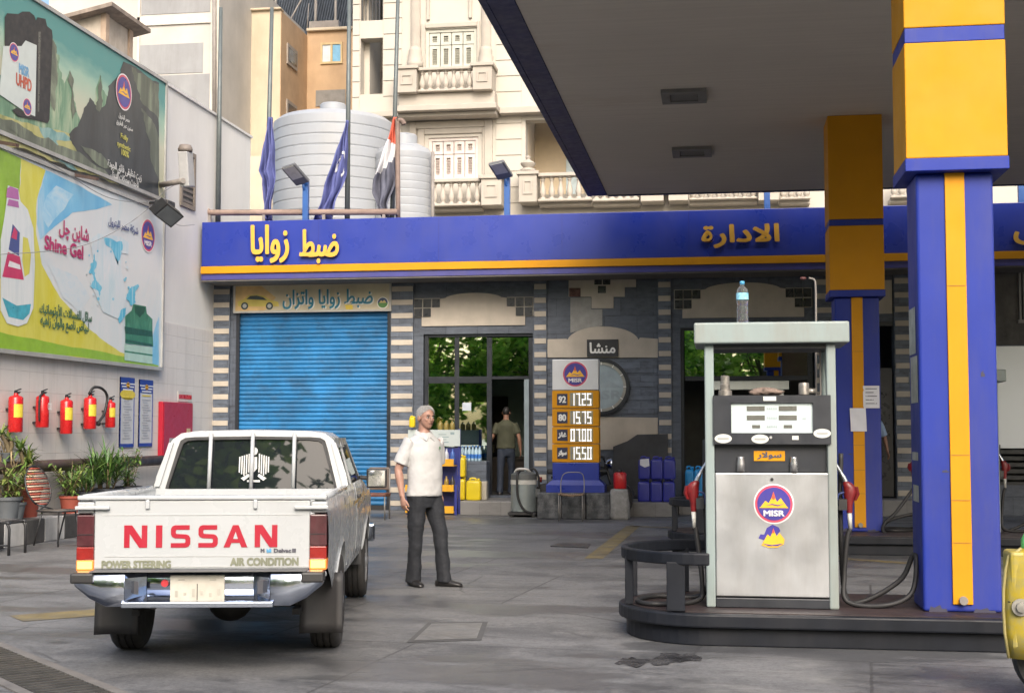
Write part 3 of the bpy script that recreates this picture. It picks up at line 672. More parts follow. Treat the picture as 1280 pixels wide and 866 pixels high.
# ================================================================== columns
def column(lab, xf0, xf1, yf, ztop, sh0, sh1, capz):
    t = thing('canopy_column', lab, 'column', ((xf0 + xf1) / 2, yf + .35, .234), group='yellow and blue canopy columns')
    wcap = xf1 - xf0; d = wcap * .98; cy = yf + d / 2; wsh = sh1 - sh0; ys0 = cy - wsh / 2 + .02; ys1 = cy + wsh / 2 - .02
    b = MB(); b.box(sh0, sh1, ys0, ys1, .2345, capz[0] - .001)
    b.build('shaft', BLUED, t, bevel=.022, seg=3)
    b = MB(); xc = (sh0 + sh1) / 2; ws = wsh * .255
    for (a0, a1, c0, c1) in ((xc - ws / 2, xc + ws / 2, ys0 - .016, ys0 + .01), (xc - ws / 2, xc + ws / 2, ys1 - .01, ys1 + .016)): b.box(a0, a1, c0, c1, .29, capz[0] - .002)
    ys_ = b.build('yellow_strip', YEL, t, bevel=.004)
    for z_ in (1.34, 1.02, .72, 2.55):
        b = MB(); b.box(xc - ws / 2 + .004, xc + ws / 2 - .004, ys0 - .0185, ys0 - .0155, z_, z_ + .006); b.build('strip_joint', mat('strip_seam', (.30, .15, .02), .7), ys_)
    for x_, z_, w_, h_ in ((sh0 + .10, .2346, .13, .05), (sh1 - .12, .2346, .16, .035), (sh0 + .17, 1.22, .05, .02), (sh1 - .1, 1.9, .03, .05)):
        b = MB(); b.poly(front(ys0), rough([(x_ - w_ / 2, z_), (x_ + w_ / 2, z_), (x_ + w_ * .4, z_ + h_), (x_ - w_ * .35, z_ + h_ * .8)], .16, 2, random.Random(int(z_ * 100))) if 0 else [(x_ - w_ / 2, z_), (x_ + w_ / 2, z_), (x_ + w_ * .42, z_ + h_ * .5), (x_ + w_ * .2, z_ + h_ * .45), (x_ + w_ * .1, z_ + h_), (x_ - w_ * .2, z_ + h_ * .6), (x_ - w_ * .4, z_ + h_ * .8)], .0022); b.build('scuff', mat('grime', (.045, .043, .07), .7), t)
    b = MB(); b.box(xf0 - .008, xf1 + .008, yf - .008, yf + d + .008, capz[0], capz[1]); b.build('capital_band', BLUED, t, bevel=.006)
    b = MB(); b.box(xf0 + .004, xf1 - .004, yf + .004, yf + d - .004, capz[2] + .001, capz[3] - .001)
    b.build('capital_band', BLUED, t, bevel=.006)
    b = MB(); b.box(xf0, xf1, yf, yf + d, capz[1] + .001, capz[2]); b.build('capital', YEL, t, bevel=.008)
    b = MB(); b.box(xf0, xf1, yf, yf + d, capz[3], ztop)
    b.build('capital', YEL, t, bevel=.008)
    b = MB(); b.tube([(xc, ys0 - .05, .32), (xc, ys0 + .02, .32)], .03, 12); b.build('drain_pipe', PIPEG, t)
    return t, xc, ys0, ys1
zz = lambda py, Y, px=1190: P(px, py, Y).z
cA = column('nearer, larger canopy column, blue shaft with a yellow strip, right of the fuel pump', P(1132.5, 190, 10).x, P(1260, 190, 10).x, 10.0, ZC + .05, P(1150, 500, 10.08).x, P(1248, 500, 10.08).x, (zz(213, 10), zz(197, 10), zz(52, 10), zz(33, 10)))
cB = column('farther, smaller canopy column with two paper notices, between pump and near column', P(1036.5, 300, 18).x, P(1105, 300, 18).x, 18.0, ZC - .002, P(1045, 500, 18.08).x, P(1101, 500, 18.08).x, (zz(369, 18), zz(360.5, 18), zz(279, 18), zz(271, 18)))
PAPER = mat('paper', (.68, .68, .72), .7, var=.05); INK = mat('ink', (.08, .08, .10), .7)
def notice(lab, px0, py0, px1, py1, Y, lines=0, tilt=0, group=None, m=PAPER):
    a, c = P(px0, py1, Y), P(px1, py0, Y); fr = front(Y)
    t = thing('paper_notice', lab, 'notice', ((a.x + c.x) / 2, Y, a.z), group=group)
    fn = lambda u, v: fr.p(a.x + (c.x - a.x) * u + tilt * v, a.z + (c.z - a.z) * v, .006 + .012 * math.sin(3 * u + 4 * v) ** 2)
    b = MB(); b.grid(fn, 6, 6); b.build('sheet', m, t)
    if lines:
        b = MB()
        for k in range(lines):
            v0 = .88 - k * .82 / lines; b.grid(lambda u, v: fn(.15 + .7 * u * (1 - .3 * (k % 2)), v0 - .035 * v) + Vector((0, -.002, 0)), 6, 1)
        b.build('print', INK, t)
notice('blank crooked white paper taped lower left on the farther column', 1063.5, 510, 1083, 539, cB[2] - .02, 0, -.01)
notice('printed paper notice taped upper right on the farther column', 1079, 482, 1099, 510, cB[2] - .008, 5)
# posters along the left face of the near column
t = thing('poster_strip', 'narrow pale printed posters on the left side of the near column', 'poster', (cA[1] - .3, 10.3, 1.6))
fx = P(1150, 500, 10.08).x; fl = F((fx, 10.0, 0), (0, -1, 0), (0, 0, 1))
b = MB()
for z0, z1, y0, y1 in ((2.08, 2.42, -.55, -.22), (1.72, 2.06, -.5, -.15), (1.30, 1.36, -.5, -.2), (1.0, 1.12, -.48, -.2)):
    b.rect(fl, y0, z0, y1, z1, .004)
b.build('sheet', mat('yellowed_paper', (.42, .42, .36), .7, var=.3, scale=8), t)

# ================================================================== fuel pumps
PG = mat('pump_pale_green', (.25, .305, .30), .42, var=.08, scale=2, dirt=.6, dcol=(.22, .19, .15), dscale=3)
PBLK = mat('pump_black', (.020, .023, .030), .4, var=.2, dirt=.3, dcol=(.06, .06, .06))
PANEL = mat('pump_steel_panel', (.50, .515, .53), .36, metal=.72, var=.12, scale=1.8, dirt=.55, dcol=(.30, .28, .26), dscale=2.6)
Yp = 10.1
px_ = lambda px, py=600: P(px, py, Yp).x
pz_ = lambda py, px=960: P(px, py, Yp).z
def nozzle(root, base, sgn, hang):
    # dispensing gun: body, spout, lever guard; hangs nose up at the pump's side
    x, y, z = base
    b = MB(); bb = lambda a, c, wd, dp: b.bar(a, c, dp, wd, (0, 1, 0))
    b.rings([[Vector((x + dx * sgn + wx * math.cos(q), y + wy * math.sin(q), z + dz)) for q in np.linspace(0, 2 * math.pi, 11)[:-1]] for dx, dz, wx, wy in ((0.0, -.12, .021, .021), (0, -.06, .025, .024), (.0, -.02, .036, .030), (.005, .02, .046, .033), (.004, .065, .046, .033), (-.012, .095, .034, .030), (-.022, .108, .018, .018))])
    b.rings([[Vector((x + dx * sgn + wx * math.cos(q), y + wy * math.sin(q), z + dz)) for q in np.linspace(0, 2 * math.pi, 9)[:-1]] for dx, dz, wx, wy in ((.042, -.03, .010, .02), (.058, .015, .018, .022), (.05, .07, .014, .02))])
    g = b.build('nozzle', mat('nozzle_red', (.17, .010, .012), .42, var=.3, scale=20, dirt=.4, dcol=(.06, .03, .03)), root, smooth=50)
    b = MB(); b.tube(catmull([(x - .018 * sgn, y, z + .095), (x - .05 * sgn, y, z + .16), (x - .10 * sgn, y, z + .245)], 5), [.017] * 5 + [.013] * 6, 10); b.build('spout', mat('spout_metal', (.55, .57, .60), .25, metal=.8), g)
    b = MB(); b.tube(catmull([(x - .03 * sgn, y, z + .03), (x - .078 * sgn, y, z + .01), (x - .082 * sgn, y, z - .06), (x - .02 * sgn, y, z - .09)], 5), .008, 7); b.build('trigger_guard', mat('guard_blue', (.03, .05, .16), .5), g)
    b = MB(); b.tube([(x, y, z - .12), (x + .004, y, z - .24)], [.017, .015], 10); b.build('swivel', mat('swivel_white', (.5, .5, .47), .4, dirt=.5), g)
    b = MB(); b.tube(catmull(hang, 8), .0185, 10); b.build('hose', RUBBER, root)
def pump(lab):
    x0, x1 = px_(883, 740), px_(1049, 740); t = thing('fuel_pump', lab, 'fuel pump', ((x0 + x1) / 2, Yp + .3, .234), group='fuel pumps on the islands')
    z0 = .235; D = .58
    pw = .068
    for xa in (x0, x1 - pw):
        b = MB(); b.box(xa, xa + pw, Yp, Yp + .10, z0, pz_(429)); b.build('post', PG, t, bevel=.012)
        b = MB(); b.box(xa + .004, xa + pw - .004, Yp + D - .08, Yp + D, z0, pz_(429)); b.build('post', PG, t, bevel=.012)
    tx0, tx1 = px_(867.5, 415), px_(1061, 415)
    b = MB(); b.box(tx0, tx1, Yp - .06, Yp + D + .06, pz_(429.5), pz_(403)); b.build('top_hood', PG, t, bevel=.014, seg=3)
    b = MB(); b.box(x0 + .03, x1 - .03, Yp + .02, Yp + D - .02, pz_(429.5) - .035, pz_(429.5) - .001); b.build('hood_tray', DARKMET, t)
    ix0, ix1 = x0 + pw + .006, x1 - pw - .006
    b = MB(); b.box(ix0 - .004, ix1 + .004, Yp + .07, Yp + D - .02, z0, pz_(555)); b.build('cabinet', PBLK, t)
    b = MB(); b.box(px_(895, 750), px_(1040, 750), Yp + .01, Yp + .068, z0 + .001, pz_(747) - .004); b.build('kick_plate', PBLK, t, bevel=.006)
    a, c = px_(894.5, 660), px_(1038.5, 660)
    b = MB(); b.box(a, c, Yp + .012, Yp + .066, pz_(746), pz_(591)); pan = b.build('front_panel', PANEL, t, bevel=.008)
    fr = front(Yp + .012)
    b = MB(); b.tube([fr.p(px_(965), pz_(599), 0), fr.p(px_(965), pz_(599), .008)], .012, 12); b.build('lock', DARKMET, pan)
    emblem(fr, px_(967), pz_(629.5), .145, .003, pan)
    # second sticker: torn pyramids
    b = MB(); u, v = px_(964), pz_(673.5); S = .10
    p = lambda x, y: (u + x * S, v + y * S)
    b.m = 2; b.poly(fr, [p(-.95, .05), p(-.8, .35), p(-.55, .3), p(-.35, .8), p(.05, 1.05), p(.5, .85), p(.62, .6), p(.2, .1), p(-.5, -.1)], .003)
    b.m = 3; b.poly(fr, [p(-.75, -.45), p(-.3, .35), p(-.1, .15), p(.12, .7), p(.35, .2), p(.55, .45), p(.9, .0), p(.85, -.35), p(.4, -.6), p(-.2, -.62)], .006)
    b.m = 4; b.poly(fr, [p(.02, .45), p(.12, .82), p(.2, .45)], .009)
    b.m = 2; b.poly(fr, [p(-.7, -.32), p(0, -.42), p(.8, -.3), p(.4, -.48), p(-.2, -.5)], .009)
    b.build('sticker', EMB, pan)
    # mid section with the nozzle cups and yellow plate
    b = MB(); b.box(ix0 - .002, ix1 + .002, Yp + .05, Yp + .0695, pz_(590), pz_(552)); mid = b.build('middle_panel', PBLK, t)
    frm = front(Yp + .05)
    b = MB(); b.rect(frm, px_(942.5, 570), pz_(576), px_(981.5, 570), pz_(563.5), .006, .0005); pl = b.build('product_plate', YEL, t)
    b = MB(); b.text(frm, 'سولار', px_(962, 570), pz_(573.5), .008, h=.05, width=.17, bold=.003); b.build('lettering', INK, pl)
    for px in (926, 992.5):
        b = MB(); xx = px_(px, 580); b.lathe((xx, Yp + .03, pz_(590)), [(.030, 0), (.030, .06), (.024, .10), (.024, .112)], 16); b.build('nozzle_cup', mat('cup_metal', (.42, .42, .42), .3, metal=.8), t)
    # display head
    hx0, hx1 = px_(891.5, 525), px_(1038.5, 525)
    b = MB(); b.hole(front(Yp - .02), hx0, pz_(555), hx1, pz_(494), px_(914, 520), pz_(541), px_(1016, 520), pz_(503.5), 0, -.06); b.box(hx0 + .001, hx1 - .001, Yp + .041, Yp + D - .03, pz_(555) + .001, pz_(494) - .001)
    head = b.build('display_head', PBLK, t, bevel=.008)
    b = MB(); fd = front(Yp + .0); b.rect(fd, px_(914, 520), pz_(541), px_(1016, 520), pz_(503.5), .0, -.03); scr = b.build('display_panel', mat('display_white', (.52, .60, .60), .25, var=.04), head)
    b = MB(); b.m = 0
    for xa, xb, ya, yb in ((933.5, 956, 507.5, 513.5), (973.5, 996, 507.5, 513.5), (933.5, 956, 519, 525), (973.5, 996, 519, 525), (940, 950, 531, 535), (979.5, 990, 531, 535)):
        b.rect(fd, px_(xa, 520), pz_(yb), px_(xb, 520), pz_(ya), .003)
    b.m = 1
    for y in (510.5, 522, 533):
        for k in range(5): b.rect(fd, px_(958.5 + k * 2.7, 520), pz_(y + 1.3), px_(960.3 + k * 2.7, 520), pz_(y - 1.3), .003)
    b.rect(fd, px_(1003, 520), pz_(524), px_(1008, 520), pz_(521), .003)
    b.build('readouts', [mat('lcd', (.12, .12, .105), .3), mat('faint_print', (.36, .42, .43), .5)], scr)
    b = MB(); fh = front(Yp - .02)
    SW2 = [mat('sticker_white', (.60, .62, .58), .45), mat('sticker_print', (.35, .36, .34), .5)]
    for px, py in ((904, 548), (950, 548.5), (1027.5, 541.5)):
        b = MB(); b.poly(fh, circ(px_(px, 545), pz_(py), .062, .033, 24), .003); b.m = 1; b.rect(fh, px_(px - 7, 545), pz_(py + 1), px_(px + 7, 545), pz_(py - 1), .006); b.build('oval_sticker', SW2, head)
    b = MB(); b.rect(fh, px_(990, 545), pz_(549.5), px_(998, 545), pz_(544.5), .003); b.build('square_sticker', SW2, head)
    b = MB(); b.rect(fh, px_(954, 500), pz_(501), px_(970, 500), pz_(495.5), .006); b.build('latch_plate', SW2, head)
    b = MB(); b.tube([fh.p(px_(964), pz_(546.5), 0), fh.p(px_(964), pz_(546.5), .008)], .01, 12); b.build('lock', STEEL, head)
    # rear-side cross beam seen through the pump
    b = MB(); b.box(px_(880, 480) + .06, px_(990, 480), Yp + D - .14, Yp + D - .1, pz_(484.5), pz_(473)); b.box(px_(977, 480), px_(983, 480), Yp + D - .135, Yp + D - .105, pz_(494), pz_(484.5) - .001); b.build('rear_beam', mat('beam_grey', (.33, .35, .32), .55, dirt=.5), t, bevel=.005)
    b = MB(); b.box(px_(1029, 500), px_(1031, 500), Yp + .3, Yp + .33, pz_(494), pz_(431)); b.build('conduit', PIPEG, t)
    # hoses and nozzles
    xl = px_(866, 610); xr_ = px_(1065, 610); yl = Yp + .22
    zt = pz_(621)
    nozzle(t, (xl, yl, zt), -1, [(xl + .004, yl, zt - .24), (xl + .02, yl, .75), (xl + .06, yl - .02, .38), (xl + .02, yl - .06, .262), (xl - .28, yl - .24, .255), (xl - .42, yl - .05, .255), (xl - .3, yl + .25, .255), (xl + .05, yl + .3, .262), (xl + .10, yl + .1, .5), (xl + .085, yl + .02, 1.0), (xl + .09, yl + .02, 1.45)])
    nozzle(t, (xr_, yl, zt), 1, [(xr_ + .002, yl, zt - .24), (xr_ - .02, yl - .0, .72), (xr_ - .045, yl, .45), (xr_ - .03, yl - .05, .275), (xr_ + .22, yl - .1, .256), (xr_ + .42, yl - .06, .34), (xr_ + .47, yl, .56), (xr_ + .45, yl + .05, .60), (xr_ + .36, yl + .08, .42), (xr_ + .10, yl + .1, .262), (xr_ - .03, yl + .1, .30), (xr_ - .055, yl + .08, .7), (xr_ - .06, yl + .06, 1.0), (xr_ - .05, yl + .06, 1.35)])
    for s, xx in ((-1, xl + .05), (1, xr_ - .05)):
        b = MB(); b.box(xx - .03, xx + .03, yl - .04, yl + .06, zt - .10, zt - .02); b.build('nozzle_holster', DARKMET, t)
    return t
pu = pump('pale green fuel pump with steel front panel standing on the near island')
pu2 = copy_tree(pu)
pu2.location = pu.location + Vector((P(1259, 470, 18.0).x - px_(1061, 415), 8.0, 0)); pu2['label'] = 'second pale green fuel pump almost wholly hidden behind the near column'

# things lying on the pump
t = thing('water_bottle', 'clear plastic water bottle with blue cap standing on top of the fuel pump', 'bottle', (px_(928.5, 400), Yp + .1, pz_(403) + .001))
CLEAR, _nt, _b = new_mat('clear_plastic'); _b.inputs['Base Color'].default_value = (.88, .94, .96, 1); _b.inputs['Roughness'].default_value = .06; _b.inputs['Transmission Weight'].default_value = .92; _b.inputs['IOR'].default_value = 1.12
bump(_nt, _b, noise(_nt, coords(_nt), 38, 3), .8, .01)
c = (px_(928.5, 400), Yp + .1, pz_(403) + .001)
prof = [(.030, 0), (.037, .006), (.038, .05), (.034, .075), (.038, .09), (.038, .13), (.035, .145), (.039, .16), (.040, .24), (.034, .275), (.018, .297), (.014, .302), (.014, .318)]
b = MB(); b.lathe(c, [(r * 1.1, h * .93) for r, h in prof], 20); bt = b.build('body', CLEAR, t)
b = MB(); b.lathe((c[0], c[1], c[2] + .177), [(.0455, 0), (.0455, .05)], 20, cap=False); b.build('paper_band', mat('bottle_label', (.25, .55, .75), .5, var=.5, scale=30), bt)
b = MB(); b.lathe((c[0], c[1], c[2] + .290), [(.018, 0), (.018, .022), (.016, .026)], 14); b.build('cap', mat('cap_blue', (.10, .40, .68), .4), t)
def cup(lab, px, py0, py1, r, kind):
    c = (px_(px, 490), Yp + .15, pz_(494) + .001); t = thing('metal_fitting', lab, 'fitting', c)
    b = MB(); h = pz_(py1) - pz_(py0)
    b.lathe(c, [(r, 0), (r, h * .25), (r * .7, h * .3), (r * .75, h * .55), (r * .62, h * .6), (r * .66, h * .95), (r * .5, h)] if kind == 0 else [(r * .8, 0), (r, h * .1), (r * .95, h * .9), (r * .9, h)], 18)
    b.build('body', mat('worn_fitting', (.34, .32, .29), .4, metal=.6, var=.4, scale=20, dirt=.6, streak=False), t, smooth=40)
    if kind: 
        b = MB(); b.tube([(c[0] + r * .6, c[1], c[2] + h * .35), (c[0] + r * 2.1, c[1], c[2] + h * .35)], r * .5, 12); b.build('spigot', mat('worn_fitting', ()), t)
cup('tall dull metal valve standing left on the pump display head', 906.5, 494, 468, .05, 0)
cup('short bent metal pipe elbow standing right on the pump display head', 1006.5, 494, 478, .04, 1)
b = MB(); rng = random.Random(3)
c = Vector((px_(957, 490), Yp + .12, pz_(494) + .025))
def rag(u, v):
    a = u * 2 * math.pi; e = (v - .5) * math.pi; rr = 1 + .18 * math.sin(5 * a + 3 * v) + .12 * math.sin(9 * a * 1 + 7 * e)
    return c + Vector((.115 * rr * math.cos(e) * math.cos(a), .07 * rr * math.cos(e) * math.sin(a), .028 * math.sin(e) * (1 + .4 * math.sin(7 * a))))
b.grid(rag, 30, 12); tag(b.build('cleaning_rag', mat('dirty_rag', (.20, .15, .125), .95, var=.35, scale=30), origin=c), 'crumpled brown cleaning rag lying on the pump display head', 'rag')
# overhead wire lamp on a thin post above the rear of the pump
t = thing('lamp_post', 'thin bent pale pipe with a small head rising behind the fuel pump', 'pipe', P(1020, 400, 11.0))
b = MB(); b.tube(catmull([P(1020, 600, 11.0), P(1020, 400, 11.0), P(1019.5, 360, 11.0), P(1018, 350, 11.0), P(1011, 347.5, 11.0)], 5), .008, 8); b.build('pipe', mat('pale_pipe', (.24, .22, .20), .6), t)
b = MB(); p = P(1004, 348, 11.0); b.ell(p, .026, .02, .014); b.build('head', mat('lamp_dark_red', (.10, .035, .035), .5), t)

# hoses lying on the far island, right
t = thing('loose_hose', 'loops of black hose lying on the far island beside the rear column', 'hose', G(1115, 668, .25))
b = MB(); b.tube(catmull([P(1142, 610, 18.2), P(1120, 640, 18.1), P(1105, 655, 18.0), P(1108, 667, 17.9), P(1140, 671, 17.9)], 8), .022, 8); b.tube(catmull([P(1150, 640, 18.3), P(1112, 650, 18.2), P(1103, 664, 18.1), P(1120, 670, 18.0), P(1150, 668, 18.0)], 8), .022, 8)
b.build('hose', RUBBER, t)

# ================================================================== left boundary wall
XW = -10.0
ZWT = PX(293, 160, XW).z; ZT0 = 3.52
LW = leftwall(XW)
t = thing('boundary_wall', 'tall white boundary wall on the left, pale tiles below and plaster above', 'wall', (XW, 22, 0))
b = MB(); b.box(XW - .3, XW - .012, 13, 28, 0, ZWT); b.build('plaster', mat('white_plaster', (.66, .65, .62), .75, var=.04, scale=1, dirt=.18, dcol=(.38, .35, .31), dscale=1.2, bmp=.15), t)
b = MB(); b.box(XW - .0118, XW, 13, 27.9, 0, ZT0); b.build('tiled_face', TILE, t)
b = MB(); b.box(XW - .33, XW + .03, 13, 28.02, ZWT + .001, ZWT + .05); b.build('coping', mat('pale_coping', (.6, .59, .57), .6), t)
c = PX(235, 225, XW)
b = MB(); b.hole(LW, c.y - .38, c.z - .55, c.y + .33, c.z + .55, c.y - .3, c.z - .47, c.y + .25, c.z + .47, .03, .0); wf = b.build('window', mat('window_wood', (.20, .17, .14), .7), t)
b = MB(); b.rect(LW, c.y - .3, c.z - .47, c.y + .25, c.z + .47, .004); b.m = 1
for k in range(9): b.rect(LW, c.y - .3, c.z - .45 + k * .105, c.y + .25, c.z - .40 + k * .105, .016, .005)
b.build('louvre', [BLACK, mat('louvre_brown', (.15, .13, .115), .7)], wf)

# ---- billboards (flat prints with frames)
def board(t, y0, y1, z0, z1, m, w=.08):
    b = MB(); b.rect(LW, y0, z0, y1, z1, w, .0); pn = b.build('panel', m, t)
    b = MB(); b.hole(LW, y0 - .05, z0 - .05, y1 + .05, z1 + .05, y0 + .01, z0 + .01, y1 - .01, z1 - .01, w + .03, .0); b.build('frame', mat('billboard_frame', (.40, .40, .39), .5, metal=.3, dirt=.3), t)
    return pn
Y1 = PX(198.5, 300, XW).y; Y0 = 15.6
ZA0, ZA1, ZB0, ZB1 = PX(198, 460, XW).z, PX(200, 266, XW).z, PX(200, 250, XW).z, PX(199, 103, XW).z
WB = .08
def Q(px, py): p = PX(px, py, XW + WB); return (p.y, p.z)
def scenery():
    m, nt, b = new_mat('printed_mountain_sky'); v = coords(nt); sp = nt.nodes.new('ShaderNodeSeparateXYZ'); nt.links.new(v, sp.inputs[0])
    mr = N(nt, 'MapRange'); nt.links.new(sp.outputs[2], mr.inputs[0]); mr.inputs[1].default_value = ZB0 - 5; mr.inputs[2].default_value = ZB1 - 5
    nz = noise(nt, coords(nt, (1, .5, 1.4)), 1.1, 5, .6)
    ad = N(nt, 'Math', operation='MULTIPLY_ADD'); nt.links.new(nz, ad.inputs[0]); ad.inputs[1].default_value = .35; nt.links.new(mr.outputs[0], ad.inputs[2])
    c = ramp(nt, ad.outputs[0], [(.25, (.42, .42, .28)), (.6, (.50, .50, .38)), (.85, (.30, .46, .36)), (1.1 if False else 1.0, (.06, .25, .24))])
    nt.links.new(c, b.inputs['Base Color']); b.inputs['Roughness'].default_value = .4; return m
def swirl(name, c0, c1, c2, sc=1.5, stretch=(1, 1.5, .5)):
    m, nt, b = new_mat(name); n = noise(nt, coords(nt, stretch), sc, 6, .65, 1.2)
    nt.links.new(ramp(nt, n, [(.3, c0), (.5, c1), (.68, c2)]), b.inputs['Base Color']); b.inputs['Roughness'].default_value = .4; return m
t = thing('oil_billboard', 'upper billboard with a black oil can before green mountains, on the left wall', 'billboard', (XW, 20, 5))
pn = board(t, Y0, Y1, ZB0, ZB1, scenery())
def rough(pts, amp, lev, rng):
    # natural, uneven outline for painted shapes
    for _ in range(lev):
        o = []
        for k, a in enumerate(pts):
            c = pts[(k + 1) % len(pts)]; L = math.hypot(c[0] - a[0], c[1] - a[1]); o.append(a)
            if L > 2: n_ = (-(c[1] - a[1]) / L, (c[0] - a[0]) / L); j = rng.gauss(0, amp) * min(L, 22); o.append(((a[0] + c[0]) / 2 + n_[0] * j, (a[1] + c[1]) / 2 + n_[1] * j))
        pts = o
    return [(min(x, 198.6), y) for x, y in pts]
def draw(pn, name, items, jag=0):
    rng = random.Random(len(items) + 4)
    if jag: items = [(rough(p, jag, 3, rng), m) for p, m in items]
    b = MB(); mats = []
    for k, (pts, m) in enumerate(items):
        if m not in mats: mats.append(m)
        b.m = mats.index(m); b.poly(LW, [Q(*p) for p in pts], WB + .0006 * (k + 1))
    return b.build(name, mats, pn)
MG = swirl('print_green_cliff', (.05, .15, .09), (.14, .27, .17), (.38, .45, .30), 1.2, (1, 2.5, .5)); MD = swirl('print_dark_cliff', (.014, .018, .022), (.028, .036, .044), (.05, .058, .064), 1)
ML = swirl('print_lowland', (.10, .14, .06), (.38, .36, .12), (.46, .44, .22), 1.3); MR = swirl('print_river', (.05, .16, .16), (.12, .28, .28), (.3, .44, .4), 1.5); MRK = swirl('print_rock', (.05, .065, .05), (.09, .11, .085), (.20, .24, .17), 1.4, (1, 2.2, .5))
draw(pn, 'landscape_print', [
    ([(-40, 120), (60, 60), (66, 48), (74, 78), (80, 105), (86, 92), (92, 125), (98, 145), (104, 165), (60, 180), (-40, 150)], MG),
    ([(104, 160), (118, 132), (125, 92), (128, 112), (132, 118), (140, 130), (140, 165), (100, 170)], MG),
    ([(-40, 130), (20, 150), (80, 165), (120, 186), (150, 215), (150, 232), (100, 215), (40, 190), (-40, 178)], ML),
    ([(-40, 138), (10, 150), (40, 165), (70, 190), (96, 213), (88, 211), (60, 195), (20, 172), (-40, 160)], MRK),
    ([(48, 158), (80, 166), (98, 178), (70, 176), (78, 196), (97, 214), (86, 210), (66, 190), (52, 168)], MR),
    ([(86, 168), (100, 150), (108, 132), (112, 122), (124, 138), (132, 130), (135, 108), (143, 100), (150, 92), (154, 77), (163, 81), (180, 93), (198.8, 104), (199, 248), (150, 232), (104, 205), (90, 180)], MD),
    ([(164, 84), (182, 95), (198, 106), (198, 150), (190, 140), (178, 130), (170, 105)], MRK),
    ([(176, 135), (190, 150), (198.5, 175), (198.5, 230), (188, 200), (182, 165)], MRK),
    ([(60, 62), (66, 50), (70, 70), (72, 100), (68, 140), (62, 110)], MRK), ([(84, 100), (87, 88), (90, 110), (95, 140), (90, 150)], MRK), ([(122, 110), (125, 94), (127, 112), (124, 140), (119, 135)], MRK),
    ([(10, 160), (60, 172), (110, 200), (140, 222), (90, 205), (40, 184)], MRK), ([(100, 182), (126, 192), (148, 216), (120, 205)], MRK)], .07)
def dark(px0, py0): return None
JB = mat('print_jug_black', (.025, .025, .028), .55); JL = mat('print_jug_label', (.55, .60, .57), .4, var=.06); JR = mat('print_red', (.50, .09, .05), .4); JBL = mat('print_light_blue', (.15, .36, .58), .4); JH = mat('print_jug_sheen', (.07, .075, .07), .3)
b = MB(); mm = [JB, JL, JH, BLACK]
def dj(pts, k, w): b.m = k; b.poly(LW, [Q(*p) for p in pts], WB + w * .4)
dj([(5, 22), (8, 17), (22, 18), (27, 15), (36, 15), (42, 20), (44, 26), (46, 22), (56, 24), (58, 33), (64, 38), (65, 46), (61, 150), (59, 154), (43, 150), (5, 116)], 0, .028)
dj([(3, 58), (26, 58), (31, 51), (45, 57), (43, 146), (30, 140), (-2, 118)], 1, .031)
dj([(47, 40), (50, 40), (48, 140), (46, 140)], 2, .031); dj([(20, 135), (28, 140), (43, 146), (43, 150), (22, 146), (14, 138)], 0, .033)
b.build('oil_can_picture', mm, pn)
def lettering(pn, name, txt, a, c, h, m, w=.03, bold=.01):
    # centre px a, width to px c
    p0, p1 = Q(*a), Q(*c)
    b = MB(); b.text(LW, txt, (p0[0] + p1[0]) / 2, min(p0[1], p1[1]), WB + w * .4, h=h, width=abs(p1[0] - p0[0]), bold=bold); return b.build(name, m, pn)
lettering(pn, 'lettering', 'MISR', (22.5, 91), (35, 95), .14, JBL, .035, .006); lettering(pn, 'lettering', 'UHPD', (19, 106), (38, 112), .17, JR, .035, .008); draw_lines = None
for (u, v, r) in ((16.5, 66, .14), (33, 134, .13)):
    c = Q(u, v); emblem(LW, c[0], c[1], r, WB + .0145, pn, False, .0006)
c = Q(154, 115.5); emblem(LW, c[0], c[1], .31, WB + .013, pn, False, .0008)
PW = mat('print_white', (.62, .62, .60), .5); PY = mat('print_yellow', (.55, .52, .12), .5)
lettering(pn, 'lettering', 'مصر للبترول', (147, 148), (161, 150), .10, PW, .03, .002); lettering(pn, 'lettering', 'سنين عبر الطريق', (144, 156), (165, 160), .10, PW, .03, .002)
lettering(pn, 'lettering', 'Fully', (150, 174.5), (159, 177.5), .11, PY, .03, .003); lettering(pn, 'lettering', 'synthetic', (145.5, 184), (162, 188), .11, PY, .03, .003); lettering(pn, 'lettering', '100%', (151, 193.5), (160, 197), .10, PY, .03, .004)
lettering(pn, 'lettering', 'زيت تخليقى فائق الجودة', (133, 211), (176, 220), .17, PW, .03, .004); lettering(pn, 'lettering', 'لأحدث محركات الديزل', (137, 223), (172, 232), .17, PW, .03, .004)

